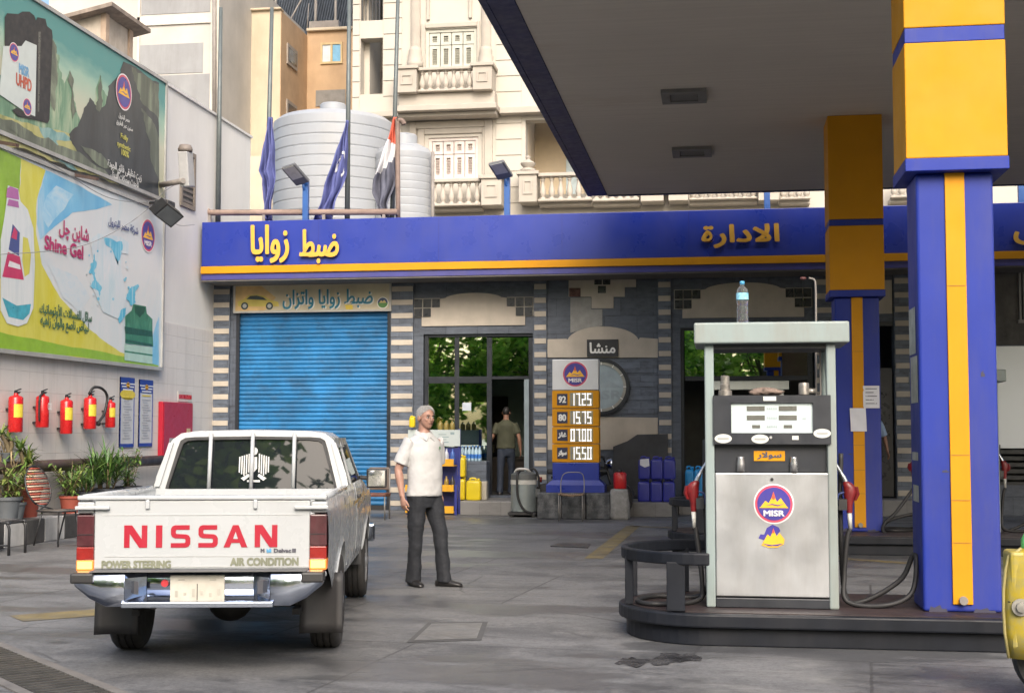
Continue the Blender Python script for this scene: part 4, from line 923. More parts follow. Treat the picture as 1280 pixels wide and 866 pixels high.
t = thing('detergent_billboard', 'lower billboard for laundry gel with a white bottle and folded shirts, on the left wall', 'billboard', (XW, 20, 4))
pn = board(t, Y0, Y1, ZA0, ZA1, swirl('print_pale_wash', (.56, .62, .63), (.62, .64, .64), (.50, .60, .64), .5))
PGR = mat('print_lime', (.24, .42, .03), .4, var=.15); PYE = swirl('print_yellow_wash', (.50, .46, .03), (.60, .57, .10), (.56, .50, .02), .6); PBL = swirl('print_sky_blue', (.08, .34, .60), (.18, .46, .66), (.42, .58, .68), .5)
draw(pn, 'background_print', [
    ([(-60, 158), (26, 198), (24, 240), (14, 300), (10, 350), (-60, 340)], PGR),
    ([(26, 198), (57, 213), (46, 250), (45, 290), (52, 330), (75, 372), (110, 410), (150, 440), (198, 455), (198, 459), (120, 449), (-60, 428), (-60, 330), (8, 350), (14, 300), (24, 240)], PYE),
    ([(-60, 400), (20, 420), (90, 434), (180, 448), (198, 452), (198, 459), (120, 449), (-60, 428)], PGR),
    ([(57, 213), (110, 239), (140, 256), (120, 262), (90, 266), (70, 282), (50, 300), (46, 280), (47, 248)], PBL),
    ([(186, 440), (192, 415), (198.5, 395), (198.5, 457), (180, 452)], PBL),
    ([(70, 232), (92, 243), (80, 262), (60, 285), (52, 270), (58, 245)], swirl('print_cloud', (.20, .46, .66), (.34, .56, .70), (.52, .63, .68), 2.2, (1, .8, 1.5))), ([(60, 330), (95, 345), (112, 372), (100, 392), (78, 372)], swirl('print_cloud_pale', (.50, .60, .64), (.58, .63, .65), (.44, .58, .66), 2.4, (1, .8, 1.5)))], .02)
b = MB(); mm = [swirl('print_bottle_white', (.52, .58, .60), (.62, .66, .66), (.68, .70, .70), 1.6, (1, 3, .4)), mat('print_bottle_purple', (.40, .12, .34), .35), mat('print_bottle_navy', (.05, .08, .24), .35), mat('print_bottle_red', (.52, .04, .12), .35), mat('print_bottle_teal', (.06, .36, .46), .35, var=.3, scale=5), PYE, mat('print_white_pure', (.7, .7, .7), .4)]
dj([(9, 232), (22, 236), (25, 252), (34, 262), (41, 285), (43, 330), (41, 385), (33, 404), (22, 408), (8, 404), (0, 388), (0, 300), (5, 270), (7, 255)], 0, .022)
dj([(28, 296), (34, 298), (38, 318), (36, 342), (30, 346), (27, 325)], 5, .025)
dj([(8, 236), (12, 233), (22, 237), (23, 250), (7, 247)], 1, .025); dj([(10, 249), (22, 252), (23, 260), (8, 257)], 1, .027)
dj([(15, 280), (24, 291), (23, 320), (10, 312)], 2, .025); dj([(9, 315), (24, 321), (29, 350), (2, 346)], 3, .025)
dj([(2, 372), (20, 382), (38, 380), (36, 392), (28, 400), (10, 396)], 4, .025)
dj([(17, 284), (21, 290), (20, 300), (13, 297)], 3, .028); dj([(11, 326), (24, 331), (25, 337), (9, 333)], 6, .028)
b.build('bottle_picture', mm, pn)
PM = mat('print_magenta', (.42, .03, .13), .4); PN = mat('print_navy', (.05, .08, .22), .4); PGN = mat('print_dark_green', (.05, .14, .08), .4)
lettering(pn, 'lettering', 'شاين چل', (73, 297.5), (110, 297), .29, PM, .025, .008); lettering(pn, 'lettering', 'Shine Gel', (55, 311), (103, 319), .20, PM, .025, .012)
lettering(pn, 'lettering', 'شركة مصر للبترول', (134, 283), (172, 289), .16, PN, .025, .004)
lettering(pn, 'lettering', 'سائل للغسالات الأوتوماتيك', (48, 394), (114, 399), .21, PGN, .025, .005); lettering(pn, 'lettering', 'لبياض ناصع والوان زاهيه', (49, 411), (110, 416), .21, PGN, .025, .005)
c = Q(184.5, 294.5); emblem(LW, c[0], c[1], .30, WB + .010, pn, True, .0008)
# blue splash and folded clothes
b = MB(); SP = swirl('print_splash', (.05, .36, .55), (.14, .48, .64), (.45, .62, .68), 2.6, (1, 2.5, .6)); SW = swirl('print_splash_pale', (.46, .60, .65), (.56, .64, .67), (.64, .66, .68), 2, (1, 2.5, .6)); mm = [SP, SW]
dj([(112, 300), (122, 292), (150, 296), (161, 304), (160, 318), (150, 316), (152, 340), (158, 372), (150, 400), (128, 390), (112, 352), (116, 325)], 1, .019)
rj = random.Random(8)
dj_ = dj
def dj(pts, k, w): dj_(rough(pts, .10, 3, rj), k, w)
for k in range(26): a_ = rj.uniform(0, 6.28); x_ = 136 + math.cos(a_) * rj.uniform(14, 34); y_ = 345 + math.sin(a_) * rj.uniform(25, 58); r_ = rj.uniform(.6, 1.8); dj_(circ(x_, y_, r_, r_ * 1.3, 8), k % 2, .0225)
dj([(127, 296), (152, 302), (151, 318), (147, 332), (142, 318), (138, 310), (131, 305)], 0, .023)
dj([(117, 316), (112, 330), (117, 350), (112, 358), (120, 362), (124, 370), (121, 352), (119, 335)], 0, .023)
dj([(158, 372), (164, 358), (172, 355), (168, 366), (169, 378), (163, 382)], 0, .023)
dj([(147, 398), (150, 388), (157, 384), (155, 396), (149, 405)], 0, .023)
b.build('splash_picture', mm, pn); dj = dj_
b = MB(); mm = [swirl('print_shirt_green', (.03, .13, .08), (.05, .20, .12), (.09, .27, .17), 2.5, (1, 2, .8)), mat('print_shirt_dark', (.02, .085, .055), .4), mat('print_shirt_pale', (.38, .55, .47), .4)]
dj([(156, 395), (164, 388), (166, 380), (182, 383), (183, 392), (190, 399), (190, 412), (191, 433), (156, 429)], 0, .022)
dj([(155, 408), (190, 414), (190, 421), (156, 417)], 1, .025); dj([(167, 382), (181, 384), (180, 390), (174, 397), (168, 390)], 1, .025); dj([(156, 424), (190, 430), (190, 433), (156, 427)], 1, .025)
dj([(155, 430), (190, 434), (190, 443), (155, 438)], 2, .022); dj([(155, 440), (190, 445), (190, 455), (155, 450)], 2, .022); dj([(155, 438), (190, 443), (190, 445), (155, 440)], 0, .025)
b.build('folded_clothes_picture', mm, pn)
# ================================================================== wall-hung things on the left
def Wp(px, py, X=XW): return PX(px, py, X)
EXR = mat('extinguisher_red', (.48, .012, .014), .28, var=.08, dirt=.15, dcol=(.25, .03, .02)); EXY = mat('extinguisher_label', (.62, .50, .05), .5, var=.12, scale=20)
def ext(lab, px, y0, y1, r, hoselike=0, kind=0):
    c = Wp(px, (y0 + y1) / 2, XW + .14); zb_, zt_ = PX(px, y1, XW + .14).z, PX(px, y0, XW + .14).z; h = zt_ - zb_
    t = thing('fire_extinguisher', lab, 'fire extinguisher', (c.x, c.y, zb_), group='red fire extinguishers hung on the left wall')
    o = (c.x, c.y, zb_)
    b = MB(); b.lathe(o, [(r * .93, 0), (r, .012), (r, h * .93), (r * .85, h * .97), (r * .35, h), (r * .3, h + .03)], 24); cy = b.build('cylinder', EXR, t, smooth=40)
    b = MB(); a0 = R(-75 if kind != 1 else 5); n = 8
    def lb(u, v): a = a0 + u * R(80); return Vector((o[0] + math.cos(a) * (r + .004), o[1] + math.sin(a) * (r + .004), zb_ + h * (.40 + .36 * v)))
    if kind != 1: b.grid(lb, n, 1); b.build('label', EXY, cy)
    else: b.text(leftwall(o[0] + r + .003), 'CO2', o[1] + .03, zb_ + h * .55, 0, h=.10, width=.11, bold=.004); b.build('label', WHITE, cy)
    b = MB(); z = zb_ + h + .03; b.box(o[0] - .02, o[0] + .02, o[1] - .02, o[1] + .02, z, z + .03); b.bar((o[0], o[1] - .03, z + .03), (o[0], o[1] + .13, z + .065), .022, .014); b.bar((o[0], o[1] + .0, z + .02), (o[0], o[1] + .12, z + .02), .02, .01)
    b.tube([(o[0] + .02, o[1], z + .01), (o[0] + .05, o[1], z + .01)], .018, 10); b.build('valve', DARKMET, t)
    b = MB(); b.box(XW + .001, o[0] - r * .7, o[1] - .03, o[1] + .03, zb_ + h * .6, zb_ + h * .66); b.box(XW + .001, o[0] - r * .7, o[1] - .03, o[1] + .03, zb_ + h * .12, zb_ + h * .18); b.build('bracket', DARKMET, t)
    if kind == 1: 
        b = MB(); b.tube(catmull([(o[0] + .02, o[1] - .03, z), (o[0] + .03, o[1] - r - .05, z - .06), (o[0] + .03, o[1] - r - .06, zb_ + h * .5), (o[0] + .02, o[1] - r - .03, zb_ + h * .2)], 6), .014, 8); b.build('hose', RUBBER, t)
    return t, o, h
ext('large red fire extinguisher with yellow label, first from the left image edge', 19.5, 494, 540, .10)
ext('red fire extinguisher with white side lettering and black hose, second from the left', 53, 494, 534, .095, kind=1)
ext('red fire extinguisher with yellow label hanging slightly lower, third from the left', 83, 499, 542, .093)
t4, o4, h4 = ext('red fire extinguisher with a looping black hose, fourth from the left', 112.5, 496, 536, .098)
ext('smaller black based red fire extinguisher at the end of the row beside the notice boards', 138, 502, 534, .08)
b = MB(); b.tube(catmull([Vector(o4) + Vector((0, 0, h4 + .05)), PX(112, 491, XW + .16), PX(118, 484, XW + .2), PX(128, 486, XW + .2), PX(134, 496, XW + .2), PX(131, 515, XW + .2), PX(126, 524, XW + .2), PX(122, 529, XW + .18)], 8), .022, 10)
b.lathe(PX(122, 529, XW + .18), [(.03, -.03), (.045, .03), (.03, .06)], 12, (0, 1, 0)); b.build('hose', RUBBER, t4)
# notice boards
NW = mat('notice_white', (.52, .53, .54), .4, var=.03)
for k, (xa, xb, yt, yb, lab) in enumerate(((148, 167, 472.5, 559, 'tall notice board with blue head and yellow heading, the left one of two'), (172, 190, 475.5, 558, 'tall notice board with blue head and no blue foot, right one of two'))):
    p0, p1 = Wp(xa, yb), Wp(xb, yt); y0, y1, z0, z1 = p0.y, p1.y, p0.z, p1.z; h = z1 - z0
    t = thing('notice_board', lab, 'notice board', (XW, (y0 + y1) / 2, z0), group='tall notice boards on the left wall')
    b = MB(); b.rect(LW, y0, z0, y1, z1, .02, .001); b.build('panel', NW, t)
    b = MB(); w_ = .022; b.hole(LW, y0, z0, y1, z1, y0 + w_, z0 + .06, y1 - w_, z1 - .1, .024, .002); b.rect(LW, y0 + w_, z1 - h * .20, y1 - w_, z1 - .1, .024, .021); b.build('border', BLUE, t)
    b = MB(); b.poly(LW, circ((y0 + y1) / 2, z1 - .13, .07, .05, 16), .028); b.m = 1
    for q in range(3): b.rect(LW, (y0 + y1) / 2 - .28 + .04 * q, z1 - h * .10 - q * .05, (y0 + y1) / 2 + .28 - .04 * q, z1 - h * .10 + .02 - q * .05, .028)
    b.build('heading', [EM_Y, WHITE], t)
    b = MB()
    if k == 0: b.poly(LW, circ((y0 + y1) / 2, z1 - h * .245, .30, .09, 24), .026)
    else: b.rect(LW, y0 + .1, z1 - h * .25, y1 - .1, z1 - h * .23, .026)
    b.m = 1
    for q in range(16): b.rect(LW, y0 + .1 + .03 * (q % 3), z1 - h * (.31 + q * .038), y1 - .1 - .04 * ((q * 7) % 4), z1 - h * (.31 + q * .038) + .016, .026)
    b.build('notice_text', [EXY, mat('faint_text', (.36, .38, .42), .6)], t)
# red hose cabinet
p0, p1 = Wp(197, 556), Wp(238.5, 504)
t = thing('hose_cabinet', 'red metal fire hose cabinet on the wall beside the brown drain pipe', 'fire cabinet', (XW, (p0.y + p1.y) / 2, p0.z))
b = MB(); b.box(XW + .001, XW + .09, p0.y, p1.y - .12, p0.z - .25, p1.z); b.build('case', mat('cabinet_red', (.36, .010, .028), .35, var=.1), t, bevel=.01)
b = MB(); p1.y -= .12; fr = leftwall(XW + .09); b.rect(fr, p0.y + .03, p0.z - .22, p1.y - .03, p1.z - .03, .012, .001); b.m = 1; b.rect(fr, p1.y - .32, p0.z + .02, p1.y - .26, p0.z + .3, .015, .0125); b.rect(fr, p1.y - .32, p0.z + .24, p1.y - .14, p0.z + .3, .0155, .0126); b.rect(fr, p1.y - .3, p0.z + .12, p1.y - .17, p0.z + .17, .0152, .0127)
b.build('door', [mat('cabinet_red', ()), mat('cabinet_mark', (.55, .45, .25), .5)], t)
p0, p1 = Wp(222, 501.5), Wp(239.5, 490)
t = thing('wall_sign', 'small pale sign with a red bar on the tiles above the red cabinet', 'sign', (XW, (p0.y + p1.y) / 2, p0.z))
b = MB(); b.rect(LW, p0.y, p0.z, p1.y, p1.z, .012, .001); b.build('plate', mat('sign_pale', (.5, .48, .45), .5), t)
b = MB(); b.rect(LW, p0.y + .03, p1.z - .14, p1.y - .03, p1.z - .06, .016, .0125); b.build('print', EXR, t)
# horizontal service pipe
zp = PX(100, 580, XW + .2).z
t = thing('service_pipe', 'thick brown service pipe running along the foot of the left wall', 'pipe', (XW, 18, zp))
b = MB(); b.tube([(XW + .2, 8, zp), (XW + .2, 25.7, zp)], .088, 14); b.build('pipe', PIPEB, t)
for px in (10, 86): 
    p = PX(px, 600, XW + .2); b = MB(); b.box(XW + .16, XW + .24, p.y - .05, p.y + .05, .2, zp - .08); b.build('bracket', PIPEB, t)
b = MB(); b.tube([(XW + .36, PX(95, 585, XW + .36).y, zp - .06), (XW + .36, PX(168, 585, XW + .36).y, zp - .05)], .035, 8); b.build('branch_pipe', PIPEB, t)
# vertical drain pipe at the corner
p = P(246, 300, 25.5)
t = thing('drain_pipe', 'vertical drain pipe in the corner, grey above and brown below', 'pipe', (p.x, p.y, 0))
zs = P(246, 417, 25.5).z
b = MB(); b.tube([(p.x, p.y, zs), (p.x, p.y, P(246, 272, 25.5).z), (p.x + .03, p.y, P(246, 266, 25.5).z)], .075, 14); b.build('upper_pipe', PIPEG, t)
b = MB(); b.tube([(p.x, p.y, 0), (p.x, p.y, zs - .001)], .068, 14)
for z in (zs - .02, 1.9, .6): b.lathe((p.x, p.y, z), [(.085, 0), (.085, .08)], 14)
b.build('lower_pipe', PIPEB, t)
t = thing('roof_pipe', 'rusty horizontal pipe lying along the roof edge behind the flagpoles', 'pipe', P(380, 268, 25.6))
b = MB(); q = 25.6; b.tube(catmull([P(247, 263, 25.5), P(256, 262, q), P(262, 266, q)], 5) + [P(497, 265, q)], .06, 10); b.build('pipe', mat('rust_pipe', (.28, .20, .16), .7, var=.3, dirt=.6), t)
b = MB()
for px in (262, 330, 405, 480):
    p = P(px, 266, q); b.box(p.x - .03, p.x + .03, q - .03, q + .03, zt - .02, p.z)
b.build('support', PIPEG, t)
# security camera on pole arm + floodlight
t = thing('security_camera', 'pale box camera on a horizontal arm beside the oil billboard', 'camera', PX(202, 231, XW))
a = PX(199, 232, XW + .05); c = PX(229, 226, XW + .75)
b = MB(); b.tube([a, c], .05, 10); b.build('arm', PIPEG, t)
b = MB(); d = Vector((.0, 0, 1)); c2 = PX(233, 212, XW + .75); b.obox(c2, Vector((.09, 0, 0)), Vector((0, .14, .02)), Vector((0, -.06, .30))); cm = b.build('housing', mat('camera_grey', (.38, .38, .38), .4), t, bevel=.02)
b = MB(); b.lathe(c2 + Vector((.0, -.06, .30)), [(.12, 0), (.13, .05), (.10, .12)], 14); b.build('hood', mat('camera_brown', (.20, .17, .15), .6), t)
t = thing('floodlight', 'black floodlight on a short bracket at the top right corner of the detergent billboard', 'floodlight', PX(200, 255, XW))
b = MB(); b.bar(PX(188, 254, XW + .12), PX(206, 253, XW + .5), .06, .04); b.build('bracket', DARKMET, t)
b = MB(); p = PX(208, 266, XW + .5); ax = Vector((.10, .16, -.10)); nrm = Vector((.55, .30, -.7)).normalized(); ay = nrm.cross(ax).normalized() * .16
b.obox(p, ax.normalized() * .20, ay, nrm * .07); b.m = 1; b.obox(p + nrm * .073, ax.normalized() * .17, ay * .85, nrm * .003); b.build('lamp_head', [DARKMET, mat('lamp_glass', (.10, .11, .12), .1)], t, bevel=.012)
b = MB(); b.obox(PX(206, 255, XW + .45), (.13, 0, 0), (0, .16, 0), (0, 0, .05)); b.build('driver_box', DARKMET, t, bevel=.02)
t = thing('cable', 'thin loose cables hanging in front of the two billboards', 'cable', PX(100, 200, XW))
b = MB()
for pts in ([(15, 186), (60, 203), (130, 245), (175, 253), (196, 250)], [(0, 318), (60, 314), (110, 305), (160, 280), (196, 252)], [(196, 250), (205, 240), (225, 227)], [(212, 275), (225, 282), (243, 281)]):
    b.tube(catmull([PX(x, y, XW + .16) for x, y in pts], 8), .006, 5)
b.build('cable', mat('cable_grey', (.22, .22, .22), .6), t)
for px, py, lab in ((8, 180, 'thin dark lamp arm sticking out between the billboards, at the left image edge'), (108, 222, 'thin dark lamp arm sticking out between the billboards, near their middle')):
    b = MB(); b.bar(PX(px - 14, py - 3, XW + .1), PX(px + 14, py + 2, XW + .55), .05, .05); tag(b.build('sign_lamp', PIPEB, origin=PX(px, py, XW + .1)), lab, 'sign lamp', 'lamps between the billboards')

# kerb with black and white blocks
kx = G(5, 683).x; k1 = (G(97, 671.5).x)
t = thing('planter_kerb', 'raised kerb painted in black and white blocks along the left wall', 'kerb', (kx - .3, 18, 0))
KW = mat('kerb_white', (.46, .46, .45), .7, var=.15, dirt=.5, dscale=3, dcol=(.15, .15, .15)); KB = mat('kerb_black', (.045, .045, .045), .6, var=.3, dirt=.4, dcol=(.13, .12, .12), dscale=3)
zk = .33; xk = -9.22
def ky(px): d = ray(px, 672); return d.y / d.x * xk
ys = [8.5, 10, 11.4, 12.8, 14.2, 15.6, 16.8, 17.55] + [ky(5.5), ky(33.5), ky(56), ky(81), ky(101), ky(126), ky(150)] ; ys = sorted(set(ys)); ys = [y for y in ys if y < ky(5.5) - .5] + [ky(x) for x in (5.5, 33.5, 56, 81, 101, 126, 150, 176, 198)]
b = MB(); 
for k in range(len(ys) - 1):
    b.m = (len(ys) - k) % 2; b.box(xk - .34, xk, ys[k] + .004, ys[k + 1] - .004, 0, zk)
b.build('kerb_blocks', [KB, KW], t, bevel=.012)
b = MB(); b.box(XW + .001, xk - .341, 8, 25.9, 0, zk - .03); b.build('planting_bed', mat('bed_paving', (.17, .165, .16), .9, var=.3, dirt=.4, streak=False), t)

# ---- potted plants
LEAFM = []
for k, (c, nm) in enumerate((((.060, .14, .032), 'leaf_deep_green'), ((.12, .21, .045), 'leaf_fresh_green'), ((.19, .23, .06), 'leaf_yellow_green'))): LEAFM.append(mat(nm, c, .5, var=.35, scale=9))
DRY = mat('dry_leaf', (.28, .22, .12), .7, var=.3, scale=9)
def blade(b, base, az, L, up, wd, droop, n=6):
    d = Vector((math.cos(az), math.sin(az), 0)); s = Vector((-d.y, d.x, 0)); vs = []
    for i in range(n + 1):
        t = i / n; p = base + d * (L * t * math.cos(up)) + Vector((0, 0, L * t * math.sin(up) - droop * t * t)); ww = wd * (1 - t) ** .6 * (.35 + 1.6 * t if t < .4 else 1)
        vs += [p - s * ww + Vector((0, 0, .25 * ww)), p, p + s * ww + Vector((0, 0, .25 * ww))]
    b.add(vs, [q for i in range(n) for q in ((3 * i, 3 * i + 1, 3 * i + 4, 3 * i + 3), (3 * i + 1, 3 * i + 2, 3 * i + 5, 3 * i + 4))], True)
def plant(lab, x, y, z, ptype, h, spread, potm, pr, ph, seed, leaf=0, n=60):
    rng = random.Random(seed); t = thing('potted_plant', lab, 'plant', (x, y, z), group='potted plants along the left wall'); o = Vector((x, y, z))
    b = MB(); b.lathe(o, [(pr * .72, 0), (pr * .98, ph * .86), (pr * 1.08, ph * .87), (pr * 1.08, ph), (pr * .95, ph), (pr * .93, ph * .9)], 20, cap=True); b.build('pot', potm, t, smooth=35)
    b = MB(); b.lathe(o + Vector((0, 0, ph * .9)), [(pr * .92, 0), (pr * .9, .01)], 16); b.build('soil', mat('soil', (.05, .038, .028), .95, var=.4), t)
    b = MB(); lv = MB(); top = o + Vector((0, 0, ph * .9))
    if ptype == 'palm':
        for k in range(7):
            a = rng.uniform(0, 6.28); q = top + Vector((math.cos(a), math.sin(a), 0)) * pr * .4; e = q + Vector((math.cos(a) * .1, math.sin(a) * .1, h * rng.uniform(.2, .6))); b.tube([q, (q + e) / 2 + Vector((.02, 0, 0)), e], [.016, .013, .009], 6)
            for j in range(n // 7): 
                lv.m = rng.choice((0, 0, 1)); fr_ = rng.uniform(.15, 1); blade(lv, q + (e - q) * fr_, rng.uniform(0, 6.28), h * rng.uniform(.45, .75), R(rng.uniform(25, 78)), rng.uniform(.012, .022), h * rng.uniform(.05, .28))
    elif ptype == 'yucca':
        for k in range(3):
            a = 2.1 * k; e = top + Vector((math.cos(a) * .07, math.sin(a) * .10, h * (.50 + .12 * k))); b.tube(catmull([top + Vector((.02 * k, 0, 0)), (top + e) / 2 + Vector((.03, .02, 0)), e], 4), .030, 8)
            for j in range(n // 3): lv.m = rng.choice((1, 2, 1)); blade(lv, e, rng.uniform(0, 6.28), spread * rng.uniform(.6, 1.1), R(rng.uniform(-10, 75)), .022, spread * rng.uniform(.1, .4))
            lv.m = 3
            for j in range(12): blade(lv, e - Vector((0, 0, rng.uniform(.05, .3))), rng.uniform(0, 6.28), spread * .6, R(rng.uniform(-60, -20)), .016, .1)
    else:
        for k in range(12):
            a = rng.uniform(0, 6.28); q = top + Vector((math.cos(a), math.sin(a), 0)) * pr * .5 * rng.random(); e = q + Vector((math.cos(a) * spread * rng.uniform(.2, .9), math.sin(a) * spread * rng.uniform(.2, .9), h * rng.uniform(.4, 1))); path = catmull([q, (q + e) / 2 + Vector((0, 0, .06)), e], 4); b.tube(path, .006, 5)
            for j in range(n // 12):
                lv.m = rng.choice((leaf, leaf, min(leaf + 1, 2))); p_ = path[rng.randrange(1, len(path))]; blade(lv, p_, rng.uniform(0, 6.28), rng.uniform(.08, .18), R(rng.uniform(-30, 60)), rng.uniform(.018, .032), .03, 3)
    b.build('stems', mat('plant_stem', (.14, .11, .06), .8, var=.3), t); lv.build('leaves', LEAFM + [DRY], t)
TERRA = mat('terracotta', (.30, .065, .040), .7, var=.15, dirt=.25, dcol=(.12, .06, .05)); GPOT = mat('grey_pot', (.085, .10, .115), .6, var=.15, dirt=.3); DPOT = mat('dark_pot', (.03, .035, .045), .5, var=.2)
def bed(px, X): d = ray(px, 655); return d.y / d.x * X
zbd = zk - .03
plant('bushy light green plant in a grey tub, leftmost of the pots', -9.55, bed(8, -9.55), zk - .03, 'bush', .48, .36, GPOT, .19, .34, 1, 1, 200)
plant('tall yucca with drooping leaf heads in a red clay pot behind the striped chair', -9.62, bed(30, -9.62), zk - .03, 'yucca', .72, .36, TERRA, .23, .46, 2, 1, 96)
plant('small pale leaved plant in a clay pot between yucca and striped chair', -9.50, bed(22, -9.5) - .1, zk - .03, 'bush', .5, .26, GPOT, .15, .26, 7, 2, 140)
plant('loose yellowish green shrub in a small terracotta pot right of the striped chair', -9.45, bed(87, -9.45), zbd, 'bush', .55, .36, TERRA, .15, .28, 3, 1, 220)
plant('feathery medium palm in a dark pot between the shrub and the dense palm', -9.55, bed(102, -9.55), zbd, 'palm', .66, .45, DPOT, .22, .32, 4, 0, 140)
plant('dense deep green areca palm in a dark pot, tallest green plant by the pickup', -9.5, bed(131, -9.5), zbd, 'palm', .80, .6, DPOT, .25, .34, 5, 0, 340)
plant('sparse green shrub in a dark pot at the end of the row beside the pickup', -9.4, bed(160, -9.4), zbd, 'bush', .68, .45, DPOT, .2, .35, 6, 0, 220)
plant('dried brownish plant on the pipe at the left image edge', XW + .22, bed(6, XW + .22), zp + .09, 'yucca', .35, .22, GPOT, .08, .12, 8, 1, 40)

# ---- striped chair by the plants
t = thing('striped_chair', 'old metal chair with oval back strung in red and cream stripes before the plants', 'chair', G(70, 681), R(-22))
OFF[t.name] = Vector((0, 0, 0)); M_ = DARKMET
# local: faces +x (image right), back at -x
b = MB()
bk = [(-.26 - .20 * (z - .45) / .55, y, z) for y, z in [( .20 * math.cos(R(a)), .78 + .27 * math.sin(R(a))) for a in range(-70, 251, 12)]]
b.tube(bk, .013, 8)
for s_ in (-1, 1): b.tube([bk[0] if s_ < 0 else bk[-1], (-.20, s_ * .13, .46)], .012, 8)
b.build('back_frame', M_, t)
b = MB(); STR = [mat('strap_red', (.34, .07, .045), .6, var=.2), mat('strap_cream', (.42, .35, .27), .6, var=.2)]
for k in range(15):
    z = .54 + k * .034; hw = .20 * math.sqrt(max(.05, 1 - ((z - .78) / .275) ** 2)); x = -.26 - .20 * (z - .45) / .55; b.m = k % 2; b.tube([(x, -hw, z), (x + .012, 0, z), (x, hw, z)], .011, 6)
b.build('backrest', STR, t)
b = MB(); b.tube([(p[0], p[1], .46) for p in circ(0, 0, .27, .23, 28)] + [(.27, 0, .46)], .013, 8); b.build('seat_frame', M_, t)
b = MB()
for k in range(15): yv = -.2 + k * .0285; xv = .26 * math.sqrt(max(.05, 1 - (yv / .235) ** 2)); b.m = k % 2; b.tube([(-xv, yv, .462), (0, yv, .45), (xv, yv, .462)], .011, 6)
b.build('seat', [mat('strap_dark', (.10, .09, .08), .6), mat('strap_grey', (.2, .18, .16), .6)], t)
for (x0_, y0_, x1_, y1_) in ((.2, .14, .27, .20), (.2, -.14, .27, -.20), (-.05, .2, -.20, .20), (-.05, -.2, -.20, -.20)):
    b = MB(); b.tube([(x0_, y0_, .455), (x1_, y1_, 0)], .011, 8); b.build('leg', M_, t)
# bench end at the left edge
t = thing('metal_bench', 'end of a low dark metal tube bench at the left image edge', 'bench', G(8, 694))
o = Vector(t.location)
b = MB(); b.tube(catmull([o + Vector((-1.5, .0, .40)), o + Vector((-.1, 0, .40)), o + Vector((0, 0, .38)), o + Vector((.03, 0, .32))], 6) + [o + Vector((.03, 0, 0))], .018, 8)
b.tube(catmull([o + Vector((-1.5, .4, .40)), o + Vector((-.1, .4, .40)), o + Vector((0, .4, .38)), o + Vector((.03, .4, .32))], 6) + [o + Vector((.03, .4, 0))], .018, 8); b.tube([o + Vector((-1.5, 0, .12)), o + Vector((.03, 0, .12))], .012, 8); b.tube([o + Vector((.0, 0, .39)), o + Vector((.0, .4, .39))], .014, 8); b.build('frame', DARKMET, t)
b = MB(); b.box(o.x - 1.45, o.x - .05, o.y + .03, o.y + .37, .40, .425); b.build('seat', mat('bench_seat', (.10, .10, .10), .6), t, bevel=.008)

# ================================================================== roof things
def pole(px0, py0, px1, py1, lab, Y=25.9, r=.055):
    a, c = P(px0, py0, Y), P(px1, py1, Y); a.z = zt - .05 if py0 > 250 else a.z
    t = thing('flagpole', lab, 'flagpole', (a.x, Y, a.z), group='thin flagpoles on the shop roof')
    b = MB(); b.tube([a, c], [r, r * .72], 10); b.build('pole', mat('pole_grey_green', (.115, .135, .135), .5, metal=.3, dirt=.3), t)
    b = MB(); b.lathe((a.x, Y, a.z), [(.1, 0), (.1, .12), (.06, .14)], 12); b.build('base', PIPEG, t); return t
pole(272.5, 272, 276, 10, 'bare leftmost flagpole without a flag on the shop roof')
pole(333, 272, 340, 10, 'second flagpole from the left, carrying the plain dark blue flag')
pole(434, 272, 437, -40, 'third flagpole from the left, carrying the blue flag with white emblem')
pole(490, 272, 499, -60, 'rightmost flagpole, carrying the red, white and black flag', r=.05)
def cloth(name, lab, rows, Y, colour, mats, extra=None):
    # rows: (py, left px, right px); limp cloth hanging in folds
    o = P(rows[0][2], rows[0][0], Y); t = thing(name, lab, 'flag', o); b = MB(); nu, nv = 22, 40
    ys = [r[0] for r in rows]
    def fn(u, v):
        py = ys[0] + (ys[-1] - ys[0]) * v; l = np.interp(py, ys, [r[1] for r in rows]); r_ = np.interp(py, ys, [r[2] for r in rows])
        uu = u + .05 * math.sin(9 * u + 4 * v); p = P(l + (r_ - l) * min(max(uu, 0), 1), py, Y)
        p.y += -.05 + .10 * math.sin(u * 11 + v * 5.5 + 1.5 * math.sin(3 * v)) * (.3 + v) + .045 * math.sin(u * 25 - 7 * v); p.x += .03 * math.sin(v * 17 + u * 4) * v; return p
    vs = [fn(i / nu, j / nv) for j in range(nv + 1) for i in range(nu + 1)]; k = len(b.v); b.v += vs
    for j in range(nv):
        for i in range(nu):
            a = j * (nu + 1) + i; b.f.append([a, a + 1, a + nu + 2, a + nu + 1]); b.sm.append(True); b.mi.append(colour((i + .5) / nu, (j + .5) / nv))
    o_ = b.build('cloth', mats, t); s = o_.modifiers.new('thick', 'SOLIDIFY'); s.thickness = .008
    return t, fn, o_
FB = mat('flag_blue', (.085, .10, .27), .8, var=.15, scale=3); FBD = mat('flag_blue_dark', (.03, .035, .13), .8, var=.2)
cloth('limp_flag', 'plain dark blue flag hanging limp from the second flagpole', [(148, 336, 342), (180, 331, 344.5), (215, 325, 345), (225, 331, 344), (250, 330, 342), (276, 334, 338)], 25.8, lambda u, v: 0, [FB])
t, fn, clo = cloth('limp_flag', 'blue flag with a white ring emblem hanging limp from the third flagpole', [(152, 434, 436.5), (185, 423, 436), (215, 413, 435), (240, 406, 427), (262, 399, 420), (276, 396, 416)], 25.8, lambda u, v: 0, [FB])
b = MB()
def onflag(u, v): p = fn(u, v); p.y -= .03; return p
